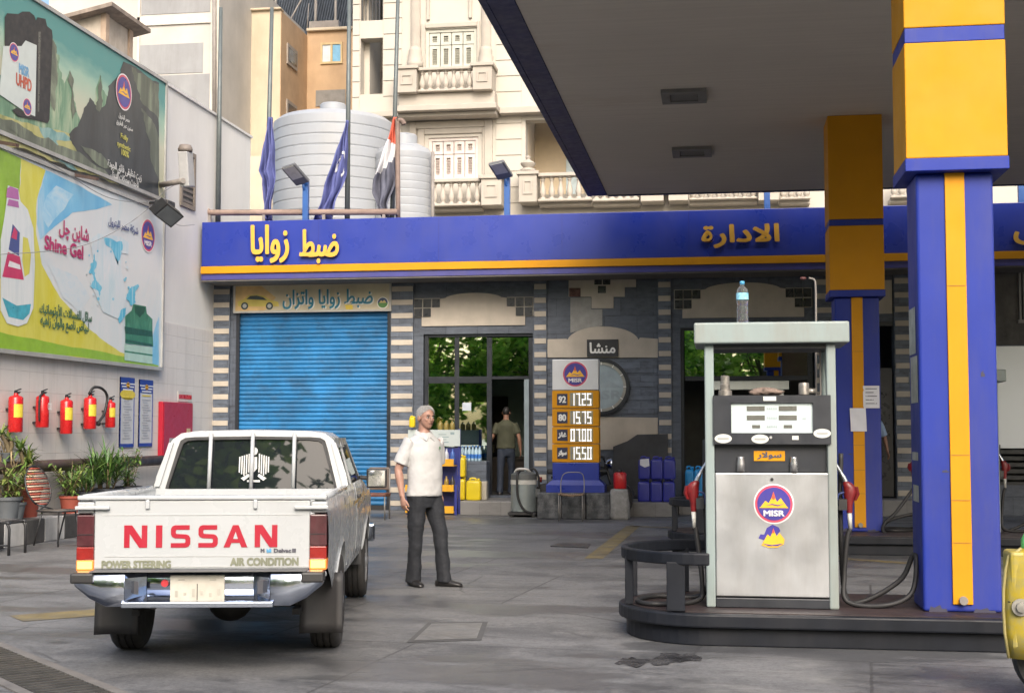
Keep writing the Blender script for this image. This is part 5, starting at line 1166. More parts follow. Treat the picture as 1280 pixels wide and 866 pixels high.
for k in range(20):
    a0, a1 = 2 * math.pi * k / 20, 2 * math.pi * (k + 1) / 20
    if 3 < k < 8: continue
    b.add([onflag(.62 + .30 * math.cos(a) * q, .44 + .135 * math.sin(a) * q) for a, q in ((a0, 1), (a1, 1), (a1, .78), (a0, .78))], [(0, 1, 2, 3)])
b.build('emblem', WHITE, clo)
cloth('limp_flag', 'red, white and black flag hanging limp from the rightmost flagpole', [(148, 492, 497), (172, 486, 498), (200, 476, 498), (225, 469, 497), (243, 466, 493), (258, 472, 486), (273, 481, 486)], 25.8, lambda u, v: 0 if v < .27 + .10 * (u - .7) else 1 if v < .52 - .22 * (u - .3) else 2, [mat('flag_red', (.50, .10, .06), .8, var=.1), mat('flag_white', (.60, .60, .62), .8, var=.06), mat('flag_black', (.10, .105, .14), .8, var=.2)])
def lamp(px, pyb, pyt, head, lab, Y=25.5):
    a, c = P(px, pyb, Y), P(px, pyt, Y); a.z = min(a.z, zt - .01)
    t = thing('floodlight_post', lab, 'lamp post', (a.x, Y, a.z), group='blue lamp posts on the shop roof')
    b = MB(); b.box(a.x - .055, a.x + .055, Y - .055, Y + .055, a.z, c.z); b.build('post', BLUEP, t, bevel=.006)
    if head:
        (x0, y0, x1, y1) = head; p0, p1 = P(x0, y0, Y - .5), P(x1, y1, Y - .1); u_ = (p1 - p0).normalized(); s_ = Vector((0, -1, 0)) ; s_ = (Vector((.85, -.25, .15)) - u_ * Vector((.85, -.25, .15)).dot(u_)).normalized(); n_ = u_.cross(s_)
        b = MB(); b.tube([c - Vector((0, 0, .25)), p1 + Vector((0, .05, -.1)), p1], .03, 8); b.build('arm', BLUEP, t)
        b = MB(); b.obox((p0 + p1) / 2, u_ * (p1 - p0).length / 2, s_ * .16, n_ * .035); hd = b.build('lamp_head', mat('lamp_grey', (.12, .125, .13), .45), t, bevel=.02)
        sgn = -1 if n_.y > 0 else 1
        b = MB(); b.obox((p0 + p1) / 2 + n_ * sgn * .037 + u_ * -.08, u_ * (p1 - p0).length * .32, s_ * .12, n_ * .003); b.build('lens', mat('led_lens', (.45, .45, .42), .3), hd)
lamp(382, 285, 226, (360, 207, 379, 229), 'blue lamp post with grey LED head between the two blue flags')
lamp(634, 275, 222, (620, 203, 632, 222), 'blue lamp post with grey LED head right of the small water tank')
lamp(959, 268, 225, None, 'bare blue post rising behind the fascia under the canopy edge')
lamp(1277, 262, 226, None, 'bare blue post behind the fascia at the right image edge')
# standpipe near the rightmost flag
t = thing('vent_pipe', 'rusty vent pipe with bent top beside the rightmost flagpole', 'pipe', P(497, 260, 25.7))
b = MB(); b.tube(catmull([P(497.5, 275, 25.7), P(497, 160, 25.7), P(497.5, 151, 25.7), P(503, 151.5, 25.7), P(505, 156, 25.7)], 5), .05, 10); b.build('pipe', mat('vent_rust', (.20, .145, .12), .7, var=.3), t)
# water tanks
TW = mat('tank_white', (.32, .34, .365), .42, var=.05, scale=1, dirt=.35, dcol=(.27, .265, .25))
def tank(lab, px0, px1, pyt, Y, lid=True, pipe=None):
    c0, c1 = P(px0, 240, Y), P(px1, 240, Y); r = (c1.x - c0.x) / 2; x = (c0.x + c1.x) / 2; zt_ = P((px0 + px1) / 2, pyt, Y - r).z; zb_ = ztop + .01
    t = thing('water_tank', lab, 'water tank', (x, Y, zb_), group='white water tanks on the shop roof'); prof = []; n = 13; H = zt_ - zb_
    for k in range(n):
        z0_ = H * k / n; z1_ = H * (k + 1) / n; prof += [(r * .991, z0_ + .004), (r * .999, z0_ + .03), (r, z1_ - .02), (r * .991, z1_ - .004), (r * .988, z1_)]
    prof[0] = (r, 0); prof += [(r * .9, H + .10), (r * .55, H + .22), (r * .2, H + .27)]
    b = MB(); b.lathe((x, Y, zb_), prof, 64); b.build('body', TW, t, smooth=15)
    if lid: b = MB(); b.lathe((x + r * .05, Y - r * .25, zb_ + H + .1), [(.30, 0), (.30, .28), (.27, .31)], 28); b.build('lid', TW, t, smooth=30)
    return t
tank('large white ribbed water tank with a lid, centre of the shop roof', 344.5, 491, 139, 30.0)
tank('smaller white ribbed water tank right of the large one, behind the last flag', 470, 540, 186, 29.5)
p = P(541, 200, 29.2); b = MB(); b.tube([(p.x, p.y, ztop), (p.x, p.y, P(541, 190, 29.2).z)], .04, 8); tag(b.build('tank_pipe', PIPEG, origin=(p.x, p.y, ztop)), 'thin vertical grey pipe standing right of the smaller water tank', 'pipe')

# ================================================================== buildings behind
CW = mat('ivory_facade', (.46, .43, .375), .8, var=.06, scale=.8, dirt=.15, dcol=(.45, .39, .32), dscale=.7, bmp=.1, bscale=20); CWD = mat('ivory_trim', (.395, .36, .31), .8, var=.08, scale=1.5, dirt=.25, dcol=(.36, .31, .26), dscale=1.6)
SHG = mat('shutter_grey_green', (.44, .44, .38), .65, var=.1); SHP = mat('shutter_pinkish', (.60, .53, .49), .65, var=.1)
YB = 38.0; BF = front(YB)
bx = lambda px, py=150: P(px, py, YB).x
bz = lambda py, px=560: P(px, py, YB).z
t = thing('classical_building', 'tall ivory classical apartment building with shutters and balustraded balconies behind the shop', 'building', (bx(800), YB, 0)); cb = t
xl_, xr_2 = bx(440), bx(1560)
holes = [(bx(450), bx(478), bz(118, 464), bz(48, 464)), (bx(450), bx(478), bz(26, 464), bz(-12, 464)), (bx(531.5), bx(596), bz(88), bz(36)), (bx(536), bx(598), bz(226), bz(172)), (bx(657), bx(760), bz(243, 700), bz(149, 700))]
b = MB()
def wall_with_holes(b, x0, x1, z0, z1, hs, y0, y1):
    xs = sorted({x0, x1} | {v for h in hs for v in h[:2]}); 
    for xa, xb in zip(xs[:-1], xs[1:]):
        hh = sorted([h for h in hs if h[0] < (xa + xb) / 2 < h[1]], key=lambda h: h[2]); z = z0
        for h in hh:
            if h[2] > z: b.box(xa, xb, y0, y1, z, h[2])
            z = max(z, h[3])
        if z < z1: b.box(xa, xb, y0, y1, z, z1)
wall_with_holes(b, xl_, xr_2, 0, 26, holes, YB, YB + .45)
b.box(xl_, xl_ + .4, YB + .45, YB + 10, 0, 26); b.box(xl_ + .4, xr_2, YB + 9.6, YB + 10, 0, 26); b.build('wall', CW, t)
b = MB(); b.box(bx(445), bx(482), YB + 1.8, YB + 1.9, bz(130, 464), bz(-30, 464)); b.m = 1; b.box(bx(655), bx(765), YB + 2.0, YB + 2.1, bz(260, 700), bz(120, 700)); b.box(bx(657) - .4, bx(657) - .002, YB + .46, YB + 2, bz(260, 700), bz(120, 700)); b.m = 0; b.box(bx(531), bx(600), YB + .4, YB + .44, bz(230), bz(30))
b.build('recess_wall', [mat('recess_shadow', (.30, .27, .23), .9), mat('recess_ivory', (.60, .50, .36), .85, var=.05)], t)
def window(x0p, x1p, y0p, y1p, m, leaves=4):
    x0, x1, z0, z1 = bx(x0p), bx(x1p), bz(y1p), bz(y0p); b = MB(); f = .09
    b.hole(BF, x0 - .001, z0 - .001, x1 + .001, z1 + .001, x0 + f, z0 + f, x1 - f, z1 - f, -.05, -.25); fr_ = b.build('window_frame', m, cb)
    wd = (x1 - x0 - 2 * f) / leaves
    for k in range(leaves):
        a = x0 + f + wd * k; zm = z0 + (z1 - z0) * .62; b = MB()
        for (za, zc) in ((z0 + f, zm), (zm, z1 - f)): b.hole(BF, a + .01, za + .01, a + wd - .01, zc - .01, a + .1, za + .10, a + wd - .1, zc - .10, -.08, -.14)
        for (za, zc) in ((z0 + f, zm), (zm, z1 - f)):
            zz_ = za + .12
            while zz_ < zc - .12:
                b.obox((a + wd / 2, YB + .12, zz_), (wd / 2 - .1, 0, 0), (0, .03, -.03), (0, .004, .004)); zz_ += .075
        b.rect(BF, a + .09, z0 + .1, a + wd - .09, z1 - .1, -.16)
        b.build('shutter', m, fr_)
window(531.5, 596, 36, 88, SHG); window(536, 598, 172, 226, SHP)
def rail(x0p, x1p, ytop, ybot, ped, depth=.55, name='balustrade'):
    # top rail, turned balusters, base; pedestals at ped
    x0, x1, z1, z0 = bx(x0p), bx(x1p), bz(ytop, (x0p + x1p) / 2), bz(ybot, (x0p + x1p) / 2); y = YB - depth; h = z1 - z0; b = MB()
    b.box(x0, x1, y - .14, y + .14, z1 - h * .13, z1); b.box(x0, x1, y - .12, y + .12, z0, z0 + h * .09); b.box(x0, x1, y + .13, YB - .002, z0 - .1, z0 + .02)
    rl = b.build(name, CWD, cb, bevel=.02)
    n = max(2, round((x1 - x0) / .235)); 
    src = None
    for k in range(n):
        x = x0 + (x1 - x0) * (k + .5) / n
        if src is None:
            bb = MB(); hh = h * .78; q = z0 + h * .09; bb.lathe((x, y, q), [(.085, 0), (.085, .05 * hh), (.05, .10 * hh), (.075, .2 * hh), (.092, .32 * hh), (.07, .50 * hh), (.042, .72 * hh), (.04, .82 * hh), (.062, .86 * hh), (.05, .92 * hh), (.08, .95 * hh), (.08, hh)], 12)
            src = bb.build('baluster', CWD, rl, smooth=50); src0 = x
        else:
            c = src.copy(); COL.objects.link(c); c.parent = rl; c.location.x += x - src0
    for (pa, pb) in ped:
        xa, xb = bx(pa), bx(pb); b = MB(); zc = z1 + .05; b.box(xa, xb, y - .2, YB - .002, z0 - .02, zc - .1); b.box(xa - .06, xb + .06, y - .26, YB - .003, zc - .1, zc); b.hole(front(y - .2), xa + .12, z0 + .2, xb - .12, zc - .25, xa + .17, z0 + .25, xb - .17, zc - .3, .03, .001); b.build('pedestal', CWD, cb, bevel=.015)
rail(528, 596, 91, 121, [(503, 527.5), (596.5, 620)]); rail(543, 606, 228.5, 262, [(607, 632)]); rail(676, 742, 221, 256, [(653, 675)]); rail(742.5, 800, 221, 256, [])
rail(861, 945, 233, 254, [(802, 830), (836, 860)]); rail(972, 1010, 232, 254, [(946, 971)]); rail(1108, 1136, 228, 252, []); 
b = MB(); b.box(bx(450), bx(478), YB + .1, YB + .25, bz(124, 464), bz(119, 464))
for k in range(6): b.lathe((bx(453 + k * 4.4), YB + .18, bz(132, 464)), [(.05, 0), (.07, .06), (.035, .15), (.05, .18)], 10)
b.box(bx(450), bx(478), YB + .1, YB + .25, bz(134, 464), bz(132, 464)); b.build('balcony_rail', CWD, t)
b = MB(); p = Vector((bx(663.5), YB - .55, bz(221, 664) + .05)); b.lathe(p, [(.22, 0), (.22, .05), (.12, .09), (.2, .17), (.22, .22), (.1, .30), (.05, .33), (.08, .40), (.01, .45)], 16); b.build('finial', CWD, t, smooth=50)
# half columns on the upper storey
for (a, c) in ((513, 525.5), (601.5, 614)):
    x0, x1 = bx(a), bx(c); r = (x1 - x0) / 2; xm = (x0 + x1) / 2; b = MB(); zz0 = bz(89, a) + .05
    pts = []
    for k in range(33):
        an = math.pi * k / 32; rr_ = r * (1 - .04 * (k % 2)); pts.append((xm + rr_ * math.cos(an), YB - rr_ * math.sin(an)))
    b.rings([[Vector((x, y, z)) for x, y in pts] for z in (zz0 + .6, 26)], cap=False, smooth=False, closed=False)
    b.lathe((xm, YB - .05, zz0), [(r * 1.6, 0), (r * 1.6, .18), (r * 1.4, .2), (r * 1.5, .33), (r * 1.25, .40), (r * 1.3, .5), (r, .62)], 24); b.build('half_column', CWD, t)
# cornices, mouldings, bands
b = MB()
for (a, c, y0, y1, d) in ((503, 626, 139, 146, .85), (503, 624, 146, 151, .6), (626.5, 800, 140, 148, .35), (450, 503, 139, 146, .3)): b.box(bx(a), bx(c), YB - d, YB - .003, bz(y1), bz(y0))
b.box(bx(503), bx(622), YB - .5, YB - .004, bz(138.8), bz(121.5))
for (o0, o1, o2, o3, i0, i1, i2, i3, d) in ((512, 616, 152, 240, 521, 606, 161, 240, .10), (523, 609, 160, 240, 531, 603, 168, 240, .06), (533, 590, -10, 25, 537, 586, -10, 21, .08), (526, 600, 29, 92, 531.3, 596.2, 35, 92, .05)):
    x0, x1, z0, z1 = bx(o0), bx(o1), bz(o3), bz(o2); a0_, a1_, c0, c1 = bx(i0), bx(i1), bz(i3), bz(i2)
    b.box(x0, a0_, YB - d, YB - .001, z0, z1); b.box(a1_, x1, YB - d, YB - .001, z0, z1); b.box(a0_, a1_, YB - d, YB - .001, c1, z1)
b.build('cornice', CWD, t, bevel=.02)
for a, c in ((440.5, 449), (479, 502), (620, 652)):
    b = MB()
    for k in range(44): z = 6.2 + k * .46; b.box(bx(a), bx(c), YB - .028, YB - .0015, z, z + .425)
    b.build('rusticated_pier', CW, t)
b = MB(); b.box(bx(698), bx(712), YB + 1.95, YB + 1.99, bz(236, 700), bz(178, 700)); b.build('balcony_door', mat('pale_blue_door', (.45, .55, .58), .3), t)
b = MB(); b.box(bx(452), bx(462), YB + 1.74, YB + 1.79, bz(118, 464), bz(70, 464)); b.build('balcony_door', mat('dim_door', (.20, .18, .16), .6), t)
# iron-grilled window top left
b = MB()
for k in range(7): b.box(bx(451 + k * 4.3), bx(452 + k * 4.3), YB + .05, YB + .08, bz(26, 464), bz(-10, 464))
b.build('window_grille', DARKMET, t)

# tan building
YT = 44.0; OCH = mat('ochre_plaster', (.54, .46, .345), .9, var=.12, scale=.9, dirt=.5, dcol=(.34, .27, .19), dscale=.8, bmp=.2, bscale=10); ORG = mat('orange_plaster', (.52, .36, .22), .9, var=.16, scale=.9, dirt=.45, dcol=(.34, .24, .16), dscale=.6)
tx = lambda px, Y=YT: P(px, 100, Y).x
tz = lambda py, px=330, Y=YT: P(px, py, Y).z
t = thing('ochre_building', 'ochre plastered old building with a blue window, behind the flagpoles', 'building', (tx(350), YT, 0))
b = MB(); b.box(tx(276), tx(350), YT, YT + 14, 0, tz(14)); b.m = 1; b.box(tx(350) + .002, tx(441, YT + 3), YT + 3, YT + 14, 0, tz(40, 400, YT + 3)); b.box(tx(350) - .0, tx(350) + .02, YT + .01, YT + 3, 0, tz(15))
b.build('wall', [OCH, ORG], t)
b = MB(); b.box(tx(275), tx(351), YT - .12, YT + .3, tz(14) + .002, tz(11)); b.build('parapet', OCH, t, bevel=.03)
b = MB(); b.box(tx(350.5), tx(441, YT + 3), YT + 2.85, YT + 3.2, tz(40, 400, YT + 3) + .002, tz(36, 400, YT + 3)); b.build('parapet', OCH, t, bevel=.03)
YQ = YT + 3; fq = front(YQ); c0 = P(401, 81, YQ); c1 = P(428.5, 53, YQ)
b = MB(); b.hole(fq, c0.x, c0.z, c1.x, c1.z, c0.x + .07, c0.z + .08, c1.x - .07, c1.z - .08, .06, .001); xm = (c0.x + c1.x) / 2; b.rect(fq, xm - .04, c0.z + .08, xm + .04, c1.z - .08, .055, .001); fr_ = b.build('window', mat('ochre_frame', (.55, .42, .22), .6), t)
b = MB(); b.rect(fq, c0.x + .07, c0.z + .08, xm - .04, c1.z - .08, .02); b.m = 1; b.rect(fq, xm + .04, c0.z + .08, c1.x - .07, c1.z - .08, .02); b.build('pane', [mat('white_blind', (.6, .65, .68), .4), mat('sky_blue_pane', (.18, .42, .62), .3)], fr_)
b = MB(); xs_ = tx(350) + .024
for (ya, yb_, za, zb_) in ((YT + .6, YT + 1.7, 73, 47), (YT + .6, YT + 1.7, 138, 118)):
    b = MB(); b.box(xs_, xs_ + .05, ya, yb_, tz(za, 365), tz(zb_, 365)); b.m = 1; b.box(xs_ + .05, xs_ + .06, ya + .1, yb_ - .1, tz(za, 365) + .12, tz(zb_, 365) - .12)
    b.build('side_window', [mat('grey_frame', (.33, .29, .25), .7), mat('dark_glass', (.05, .05, .055), .2)], t)
b = MB(); b.box(P(395, 118, YQ).x, P(432, 118, YQ).x, YQ - .03, YQ - .001, P(410, 133, YQ).z, P(410, 113, YQ).z); b.build('plaster_patch', GREYC, t)
# corrugated shed roof on the ochre building
YR = 50.0
t = thing('roof_shed', 'dark corrugated metal shed on the roof of the ochre building', 'shed', P(370, 20, YR))
b = MB(); x0_, x1_ = P(300, 20, YR).x, P(447, 20, YR).x; z0_ = P(370, 60, YR).z; z1_ = P(370, -60, YR).z; n = 90
def cor(u, v): return Vector((x0_ + (x1_ - x0_) * u, YR - .05 * math.sin(u * 2 * math.pi * 45) + 2.2 * v, z0_ + (z1_ - z0_) * v))
b.grid(cor, 360, 3); o_ = b.build('corrugated_sheet', mat('corrugated_dark', (.055, .065, .078), .5, metal=.3, var=.3, scale=2), t)
b = MB()
for px in (345, 395, 420): p = P(px, 40, YR - .3); b.box(p.x - .04, p.x + .04, YR - .4, YR - .3, z0_, z1_)
b.bar(P(352, 45, YR - .5), P(385, -15, YR - .5), .05, .05); b.build('frame', PIPEG, t)
b = MB(); z = tz(36, 400, YT + 3)
for px in (384, 394): p = P(px, 36, YT + 3.1); b.tube([(p.x, p.y, z - .02), (p.x + .05, p.y, P(px, 5, YT + 3.1).z)], .02, 6)
p = P(405, 32, YT + 3.1); b.box(p.x - .5, p.x + .6, p.y - .2, p.y + .2, z, z + .25); tag(b.build('roof_antenna', PIPEG, origin=p), 'thin antenna rods and a small box on the ochre building parapet', 'antenna')
# grey building
YG = 41.0
t = thing('grey_building', 'bare grey concrete building with pale bands behind the left wall', 'building', (P(220, 100, YG).x, YG, 0))
gz = lambda py: P(225, py, YG).z
gx = lambda px: P(px, 60, YG).x
b = MB(); b.box(gx(60), gx(274), YG, YG + 9, 0, gz(-60)); b.build('wall', mat('grey_render', (.47, .45, .415), .9, var=.12, scale=.7, dirt=.4, dcol=(.32, .31, .30), dscale=.6, bmp=.2, bscale=8), t)
b = MB()
for (x0p, x1p, y0p, y1p) in ((172, 272, 20, 31), (172, 175, -20, 140)): b.box(gx(x0p), gx(x1p), YG - .06, YG - .002, gz(y1p), gz(y0p))
b.box(gx(264), gx(274.2), YG - .08, YG - .001, 0, gz(-60)); b.build('pale_band', mat('pale_band_render', (.56, .52, .46), .9, var=.08), t)
b = MB()
for (x0p, x1p, y0p, y1p) in ((172, 254, 55, 92), (195, 268, 94, 160), (176, 262, -12, 17)): b.box(gx(x0p), gx(x1p), YG - .018, YG - .0015, gz(y1p), gz(y0p))
b.build('render_patch', mat('grey_patch', (.28, .285, .29), .9, var=.12, scale=.8, dirt=.3), t)
b = MB(); b.tube([P(268, 160, YG - .15), P(268, -20, YG - .15)], .07, 8); b.build('drain_pipe', PIPEG, t)
# wooden roof hut on the boundary wall
A_, B_ = PX(140, 2, XW - .5), PX(188.5, 46.5, XW - .5)
t = thing('rooftop_hut', 'small weathered wooden hut with an overhanging flat roof above the oil billboard', 'hut', (XW - 1.2, A_.y + 1, ZWT - 1))
b = MB(); zr = (A_.z + B_.z) / 2; Wd = 1.6
vs = [Vector((XW - .5, A_.y, zr)), Vector((XW - .5, B_.y, zr)), Vector((XW - .5 - Wd, B_.y, zr - .33)), Vector((XW - .5 - Wd, A_.y, zr - .33))]; up = Vector((0, 0, .07))
b.add(vs + [v + up for v in vs], [(3, 2, 1, 0), (4, 5, 6, 7), (0, 1, 5, 4), (1, 2, 6, 5), (2, 3, 7, 6), (3, 0, 4, 7)]); b.build('roof', mat('weathered_board', (.23, .19, .155), .85, var=.3, scale=6), t)
b = MB(); xa = XW - .75; ya, yb_ = A_.y + .25, B_.y - .35; b.box(xa - 1.2, xa, ya, yb_, ZWT - 2, zr - .06); b.build('wall', mat('hut_wall', (.46, .40, .33), .9, var=.15, dirt=.4), t)
b = MB()
for y in (ya - .03, yb_ - .1): b.box(xa - .06, xa + .04, y, y + .14, ZWT - 2, zr - .05)
b.box(xa - .7, xa - .6, ya - .03, ya - .001, ZWT - 2, zr - .06); b.m = 0; b.build('post', mat('hut_post', (.36, .27, .20), .85, var=.2), t)
# lower cream wall between
t = thing('back_wall', 'low ochre wall behind the white boundary wall, left of the large tank', 'wall', P(310, 230, 33))
b = MB(); a, c = P(288, 190, 33), P(345, 205, 33); b.box(a.x - 1, c.x, 33, 33.3, 0, P(300, 196, 33).z); b.build('wall', OCH, t)
# ================================================================== pickup truck (local: x right, y forward, origin on the ground under the rear axle)
_l, _r, _f = G(163, 809), G(402, 807), G(447, 745)
TH = math.atan2(-( _f - _r).x, (_f - _r).y) + R(1.2); TO = (_l + _r) / 2 + Vector((.025, 0, 0))
tk = thing('pickup_truck', 'white pickup truck with red tailgate lettering and chrome bumper parked in the yard', 'pickup truck', TO, TH, local=True)
TWH = mat('truck_white', (.43, .45, .46), .26, var=.04, scale=1.5, dirt=.09, dcol=(.32, .30, .27), dscale=2.2, coat=.3)
TBL = mat('truck_black_plastic', (.022, .022, .024), .5, var=.15, dirt=.3, dcol=(.09, .08, .07))
TGL = new_mat('tinted_glass')[0]; _b = TGL.node_tree.nodes['Principled BSDF']; _b.inputs['Base Color'].default_value = (.012, .015, .018, 1); _b.inputs['Roughness'].default_value = .015; _b.inputs['Specular IOR Level'].default_value = .6
GAP = mat('panel_gap', (.05, .05, .05), .8)
def hw(z): return float(np.interp(z, [.36, .46, .56, .70, .84, .96, 1.04, 1.10], [.722, .748, .767, .778, .781, .777, .767, .752]))
def arch(y, yc, r=.405, zc=.33):
    d = abs(y - yc); return zc + math.sqrt(r * r - d * d) if d < r else None
def side(b, ys, ztop, zsill, arches, sgn, off=0, nz=9):
    cols = []
    for y in ys:
        z0 = zsill(y) if callable(zsill) else zsill
        for yc in arches:
            a = arch(y, yc)
            if a and a > z0: z0 = a
        cols.append([(sgn * (hw(z0 + (ztop(y) - z0) * k / nz) + off + (.016 * math.exp(-((z0 + (ztop(y) - z0) * k / nz - .33 - .405) / .05) ** 2) if any(abs(y - c) < .40 for c in arches) and k == 0 else 0)), y, z0 + (ztop(y) - z0) * k / nz) for k in range(nz + 1)])
    n = nz + 1; vs = [p for c in cols for p in c]; fs = []
    for i in range(len(cols) - 1):
        for k in range(nz):
            q = (i * n + k, (i + 1) * n + k, (i + 1) * n + k + 1, i * n + k + 1); fs.append(q if sgn > 0 else q[::-1])
    b.add(vs, fs, True)
    # arch lips
    for yc in arches:
        pts = [(yc + .405 * math.cos(a), .33 + .405 * math.sin(a)) for a in np.linspace(.33, math.pi - .33, 22)]
        vs = []; 
        for (y, z) in pts: vs += [(sgn * (hw(z) + off + .012), y, z), (sgn * (hw(z) - .16), y, z)]
        b.add(vs, [((2 * i, 2 * i + 1, 2 * i + 3, 2 * i + 2) if sgn < 0 else (2 * i + 2, 2 * i + 3, 2 * i + 1, 2 * i)) for i in range(len(pts) - 1)], True)
def ysamp(a, c, arches, step=.06):
    s = set(np.arange(a, c + 1e-6, step).round(4)) | {a, c}
    for yc in arches: s |= {round(yc + .405 * math.cos(t) * .999, 4) for t in np.linspace(0, math.pi, 19)}
    return sorted(y for y in s if a <= y <= c)
YT0, YCB, YFR = -1.12, .80, 3.62          # tailgate, cab back, nose
# --- bed
b = MB()
for s in (-1, 1):
    side(b, ysamp(YT0 + .02, YCB - .02, [0]), lambda y: 1.075, lambda y: .44 + max(0, -.38 - y) * .30, [0], s)
    b.box(*sorted((s * .69, s * .75)), YT0 + .03, YCB - .03, 1.062, 1.085)
    b.box(*sorted((s * .69, s * .705)), YT0 + .03, YCB - .03, .60, 1.07)
b.box(-.70, .70, YT0 + .03, YCB - .03, .58, .60); b.box(-.76, .76, YCB - .06, YCB - .025, .50, 1.075)
bed = b.build('bed', TWH, tk)
b = MB()
for s in (-1, 1):
    b.tube([(s * .735, YT0 + .0, 1.092), (s * .735, YCB - .03, 1.075)], .026, 10)
b.box(-.74, .74, YCB - .07, YCB - .03, 1.02, 1.045)
b.build('bed_rail', TWH, bed)
# corner posts above and below the lamps
for s in (-1, 1):
    for q_1 in ((s * .775, YT0 - .015, 1.0, 1.075), (s * .77, YT0 - .01, .60, .640)):
        b = MB(); b.box(*sorted((s * .668, q_1[0])), q_1[1], YT0 + .03, q_1[2], q_1[3]); b.build('corner_post', TWH, bed, bevel=.014, seg=3)
# --- tailgate
b = MB(); tz0, tz1 = .655, 1.082
b.box(-.666, .666, YT0 - .02, YT0 + .025, tz0, tz1)
tg = b.build('tailgate', TWH, tk, bevel=.008, seg=3)
TF = F((0, YT0 - .02, 0), (1, 0, 0), (0, 0, 1))
TX = lambda px: (px - 253.5) / 312 * 1.545
TZ = lambda py: 1.5 - (py - 541) * 8.36 / 1700
b = MB(); b.box(-.772, .772, YT0 - .035, YT0 + .03, 1.083, 1.112); b.build('top_rail', TWH, tg, bevel=.01, seg=3)
b = MB()
for px in (185, 319.5): b.rect(TF, TX(px) - .013, TZ(637), TX(px) + .013, 1.084, .018, .0)
for s in (-1, 1): b.rect(TF, *sorted_rect((s * .782, 1.025), (s * .57, 1.047)), .03, .001)
b.build('latch', TWH, tg, bevel=.006)
b = MB(); b.rect(TF, -.60, TZ(697), .60, TZ(696), .003, .0002); b.rect(TF, -.62, TZ(645), .62, TZ(644), .003, .0002); b.rect(TF, -.66, tz0 + .012, .66, tz0 + .02, .003, .0002)
b.build('pressed_line', mat('truck_crease', (.45, .46, .46), .4), tg)
NR = mat('lettering_red', (.36, .014, .032), .4, var=.05); b = MB()
zx = lambda z: 80 + z / 2.8875
for ch, a, c in (('N', 220, 303), ('I', 334, 357), ('S', 388, 458), ('S', 487, 557), ('A', 578, 664), ('N', 690, 772)):
    x0_, x1_ = TX(zx(a)), TX(zx(c)); z0_, z1_ = TZ(520 + 478 / 2.8875), TZ(520 + 397 / 2.8875); u = lambda f: x0_ + (x1_ - x0_) * f; v = lambda f: z0_ + (z1_ - z0_) * f
    sh = []
    if ch == 'N': sh = [[(0, 0), (.24, 0), (.24, .62), (.66, 0), (1, 0), (1, 1), (.76, 1), (.76, .38), (.34, 1), (0, 1)]]
    if ch == 'I': sh = [[(0, 0), (1, 0), (1, 1), (0, 1)]]
    if ch == 'A': sh = [[(0, 0), (.25, 0), (.33, .2), (.67, .2), (.75, 0), (1, 0), (.62, 1), (.38, 1)]]
    if ch == 'S': sh = [[(0, 0), (.78, 0), (.92, .05), (1, .16), (1, .42), (.92, .54), (.78, .59), (.28, .61), (.25, .66), (.25, .76), (.29, .80), (.96, .80), (.96, 1), (.2, 1), (.07, .95), (0, .84), (0, .58), (.07, .47), (.2, .42), (.70, .40), (.75, .36), (.75, .24), (.70, .20), (0, .20)]]
    for pl in sh: b.poly(TF, [(u(x), v(y)) for x, y in pl], .004, .001)
    if ch == 'A': b.m = 1; b.poly(TF, [(u(.40), v(.38)), (u(.60), v(.38)), (u(.5), v(.70))], .0055); b.m = 0
b.build('lettering', [NR, TWH], tg)
b = MB(); SG2 = mat('sticker_olive', (.20, .21, .15), .5)
b.text(TF, 'POWER STEERING', TX(172), TZ(711), .003, h=TZ(702) - TZ(711), width=TX(214.5) - TX(129.5), bold=.0035); b.text(TF, 'AIR CONDITION', TX(331.5), TZ(708.5), .003, h=TZ(699) - TZ(708.5), width=TX(374) - TX(289.5), bold=.0035)
b.build('sticker_lettering', SG2, tg)
b = MB(); b.text(TF, 'M', TX(329), TZ(692), .003, h=.022, bold=.002); b.m = 1; b.text(TF, 'bil', TX(337), TZ(692), .003, h=.022, bold=.002); b.m = 0; b.text(TF, 'Delvac', TX(354), TZ(692), .003, h=.022, width=.105, bold=.002); b.text(TF, 'III', TX(368.5), TZ(692), .003, h=.022, bold=.002); b.build('sticker_lettering', [INK, mat('sticker_blue', (.10, .35, .60), .5)], tg)
# --- tail lights
SMK = mat('lamp_smoked', (.075, .022, .026), .12, var=.25, scale=14, dirt=.4, dcol=(.14, .12, .11)); LRED = mat('lamp_red', (.25, .018, .014), .12, var=.2, scale=14); LAMB = mat('lamp_amber_lit', (.80, .22, .04), .2, emit=.30)
for s, lit in ((-1, 1), (1, 1)):
    x0_, x1_ = sorted((s * .666, s * .772)); b = MB(); b.box(x0_, x1_, YT0 - .03, YT0 + .10, .795, .992); h_ = b.build('tail_light', SMK, tk, bevel=.008)
    b = MB(); b.box(x0_, x1_, YT0 - .03, YT0 + .10, .715, .794); b.build('red_lens', LRED, h_, bevel=.006)
    b = MB(); b.box(x0_, x1_, YT0 - .03, YT0 + .10, .648, .714); b.build('amber_lens', LAMB, h_, bevel=.006)
    b = MB(); b.rect(TF, x0_ + .008, .66, x1_ - .008, .705, .0125, .0095); b.build('bulb_glow', mat('bulb_glow', (1.0, .48, .14), .4, emit=.9), h_)
    b = MB(); b.rect(TF, x0_ + .004, .868, x1_ - .004, .873, .0125, .0095); b.build('lens_seam', BLACK, h_)
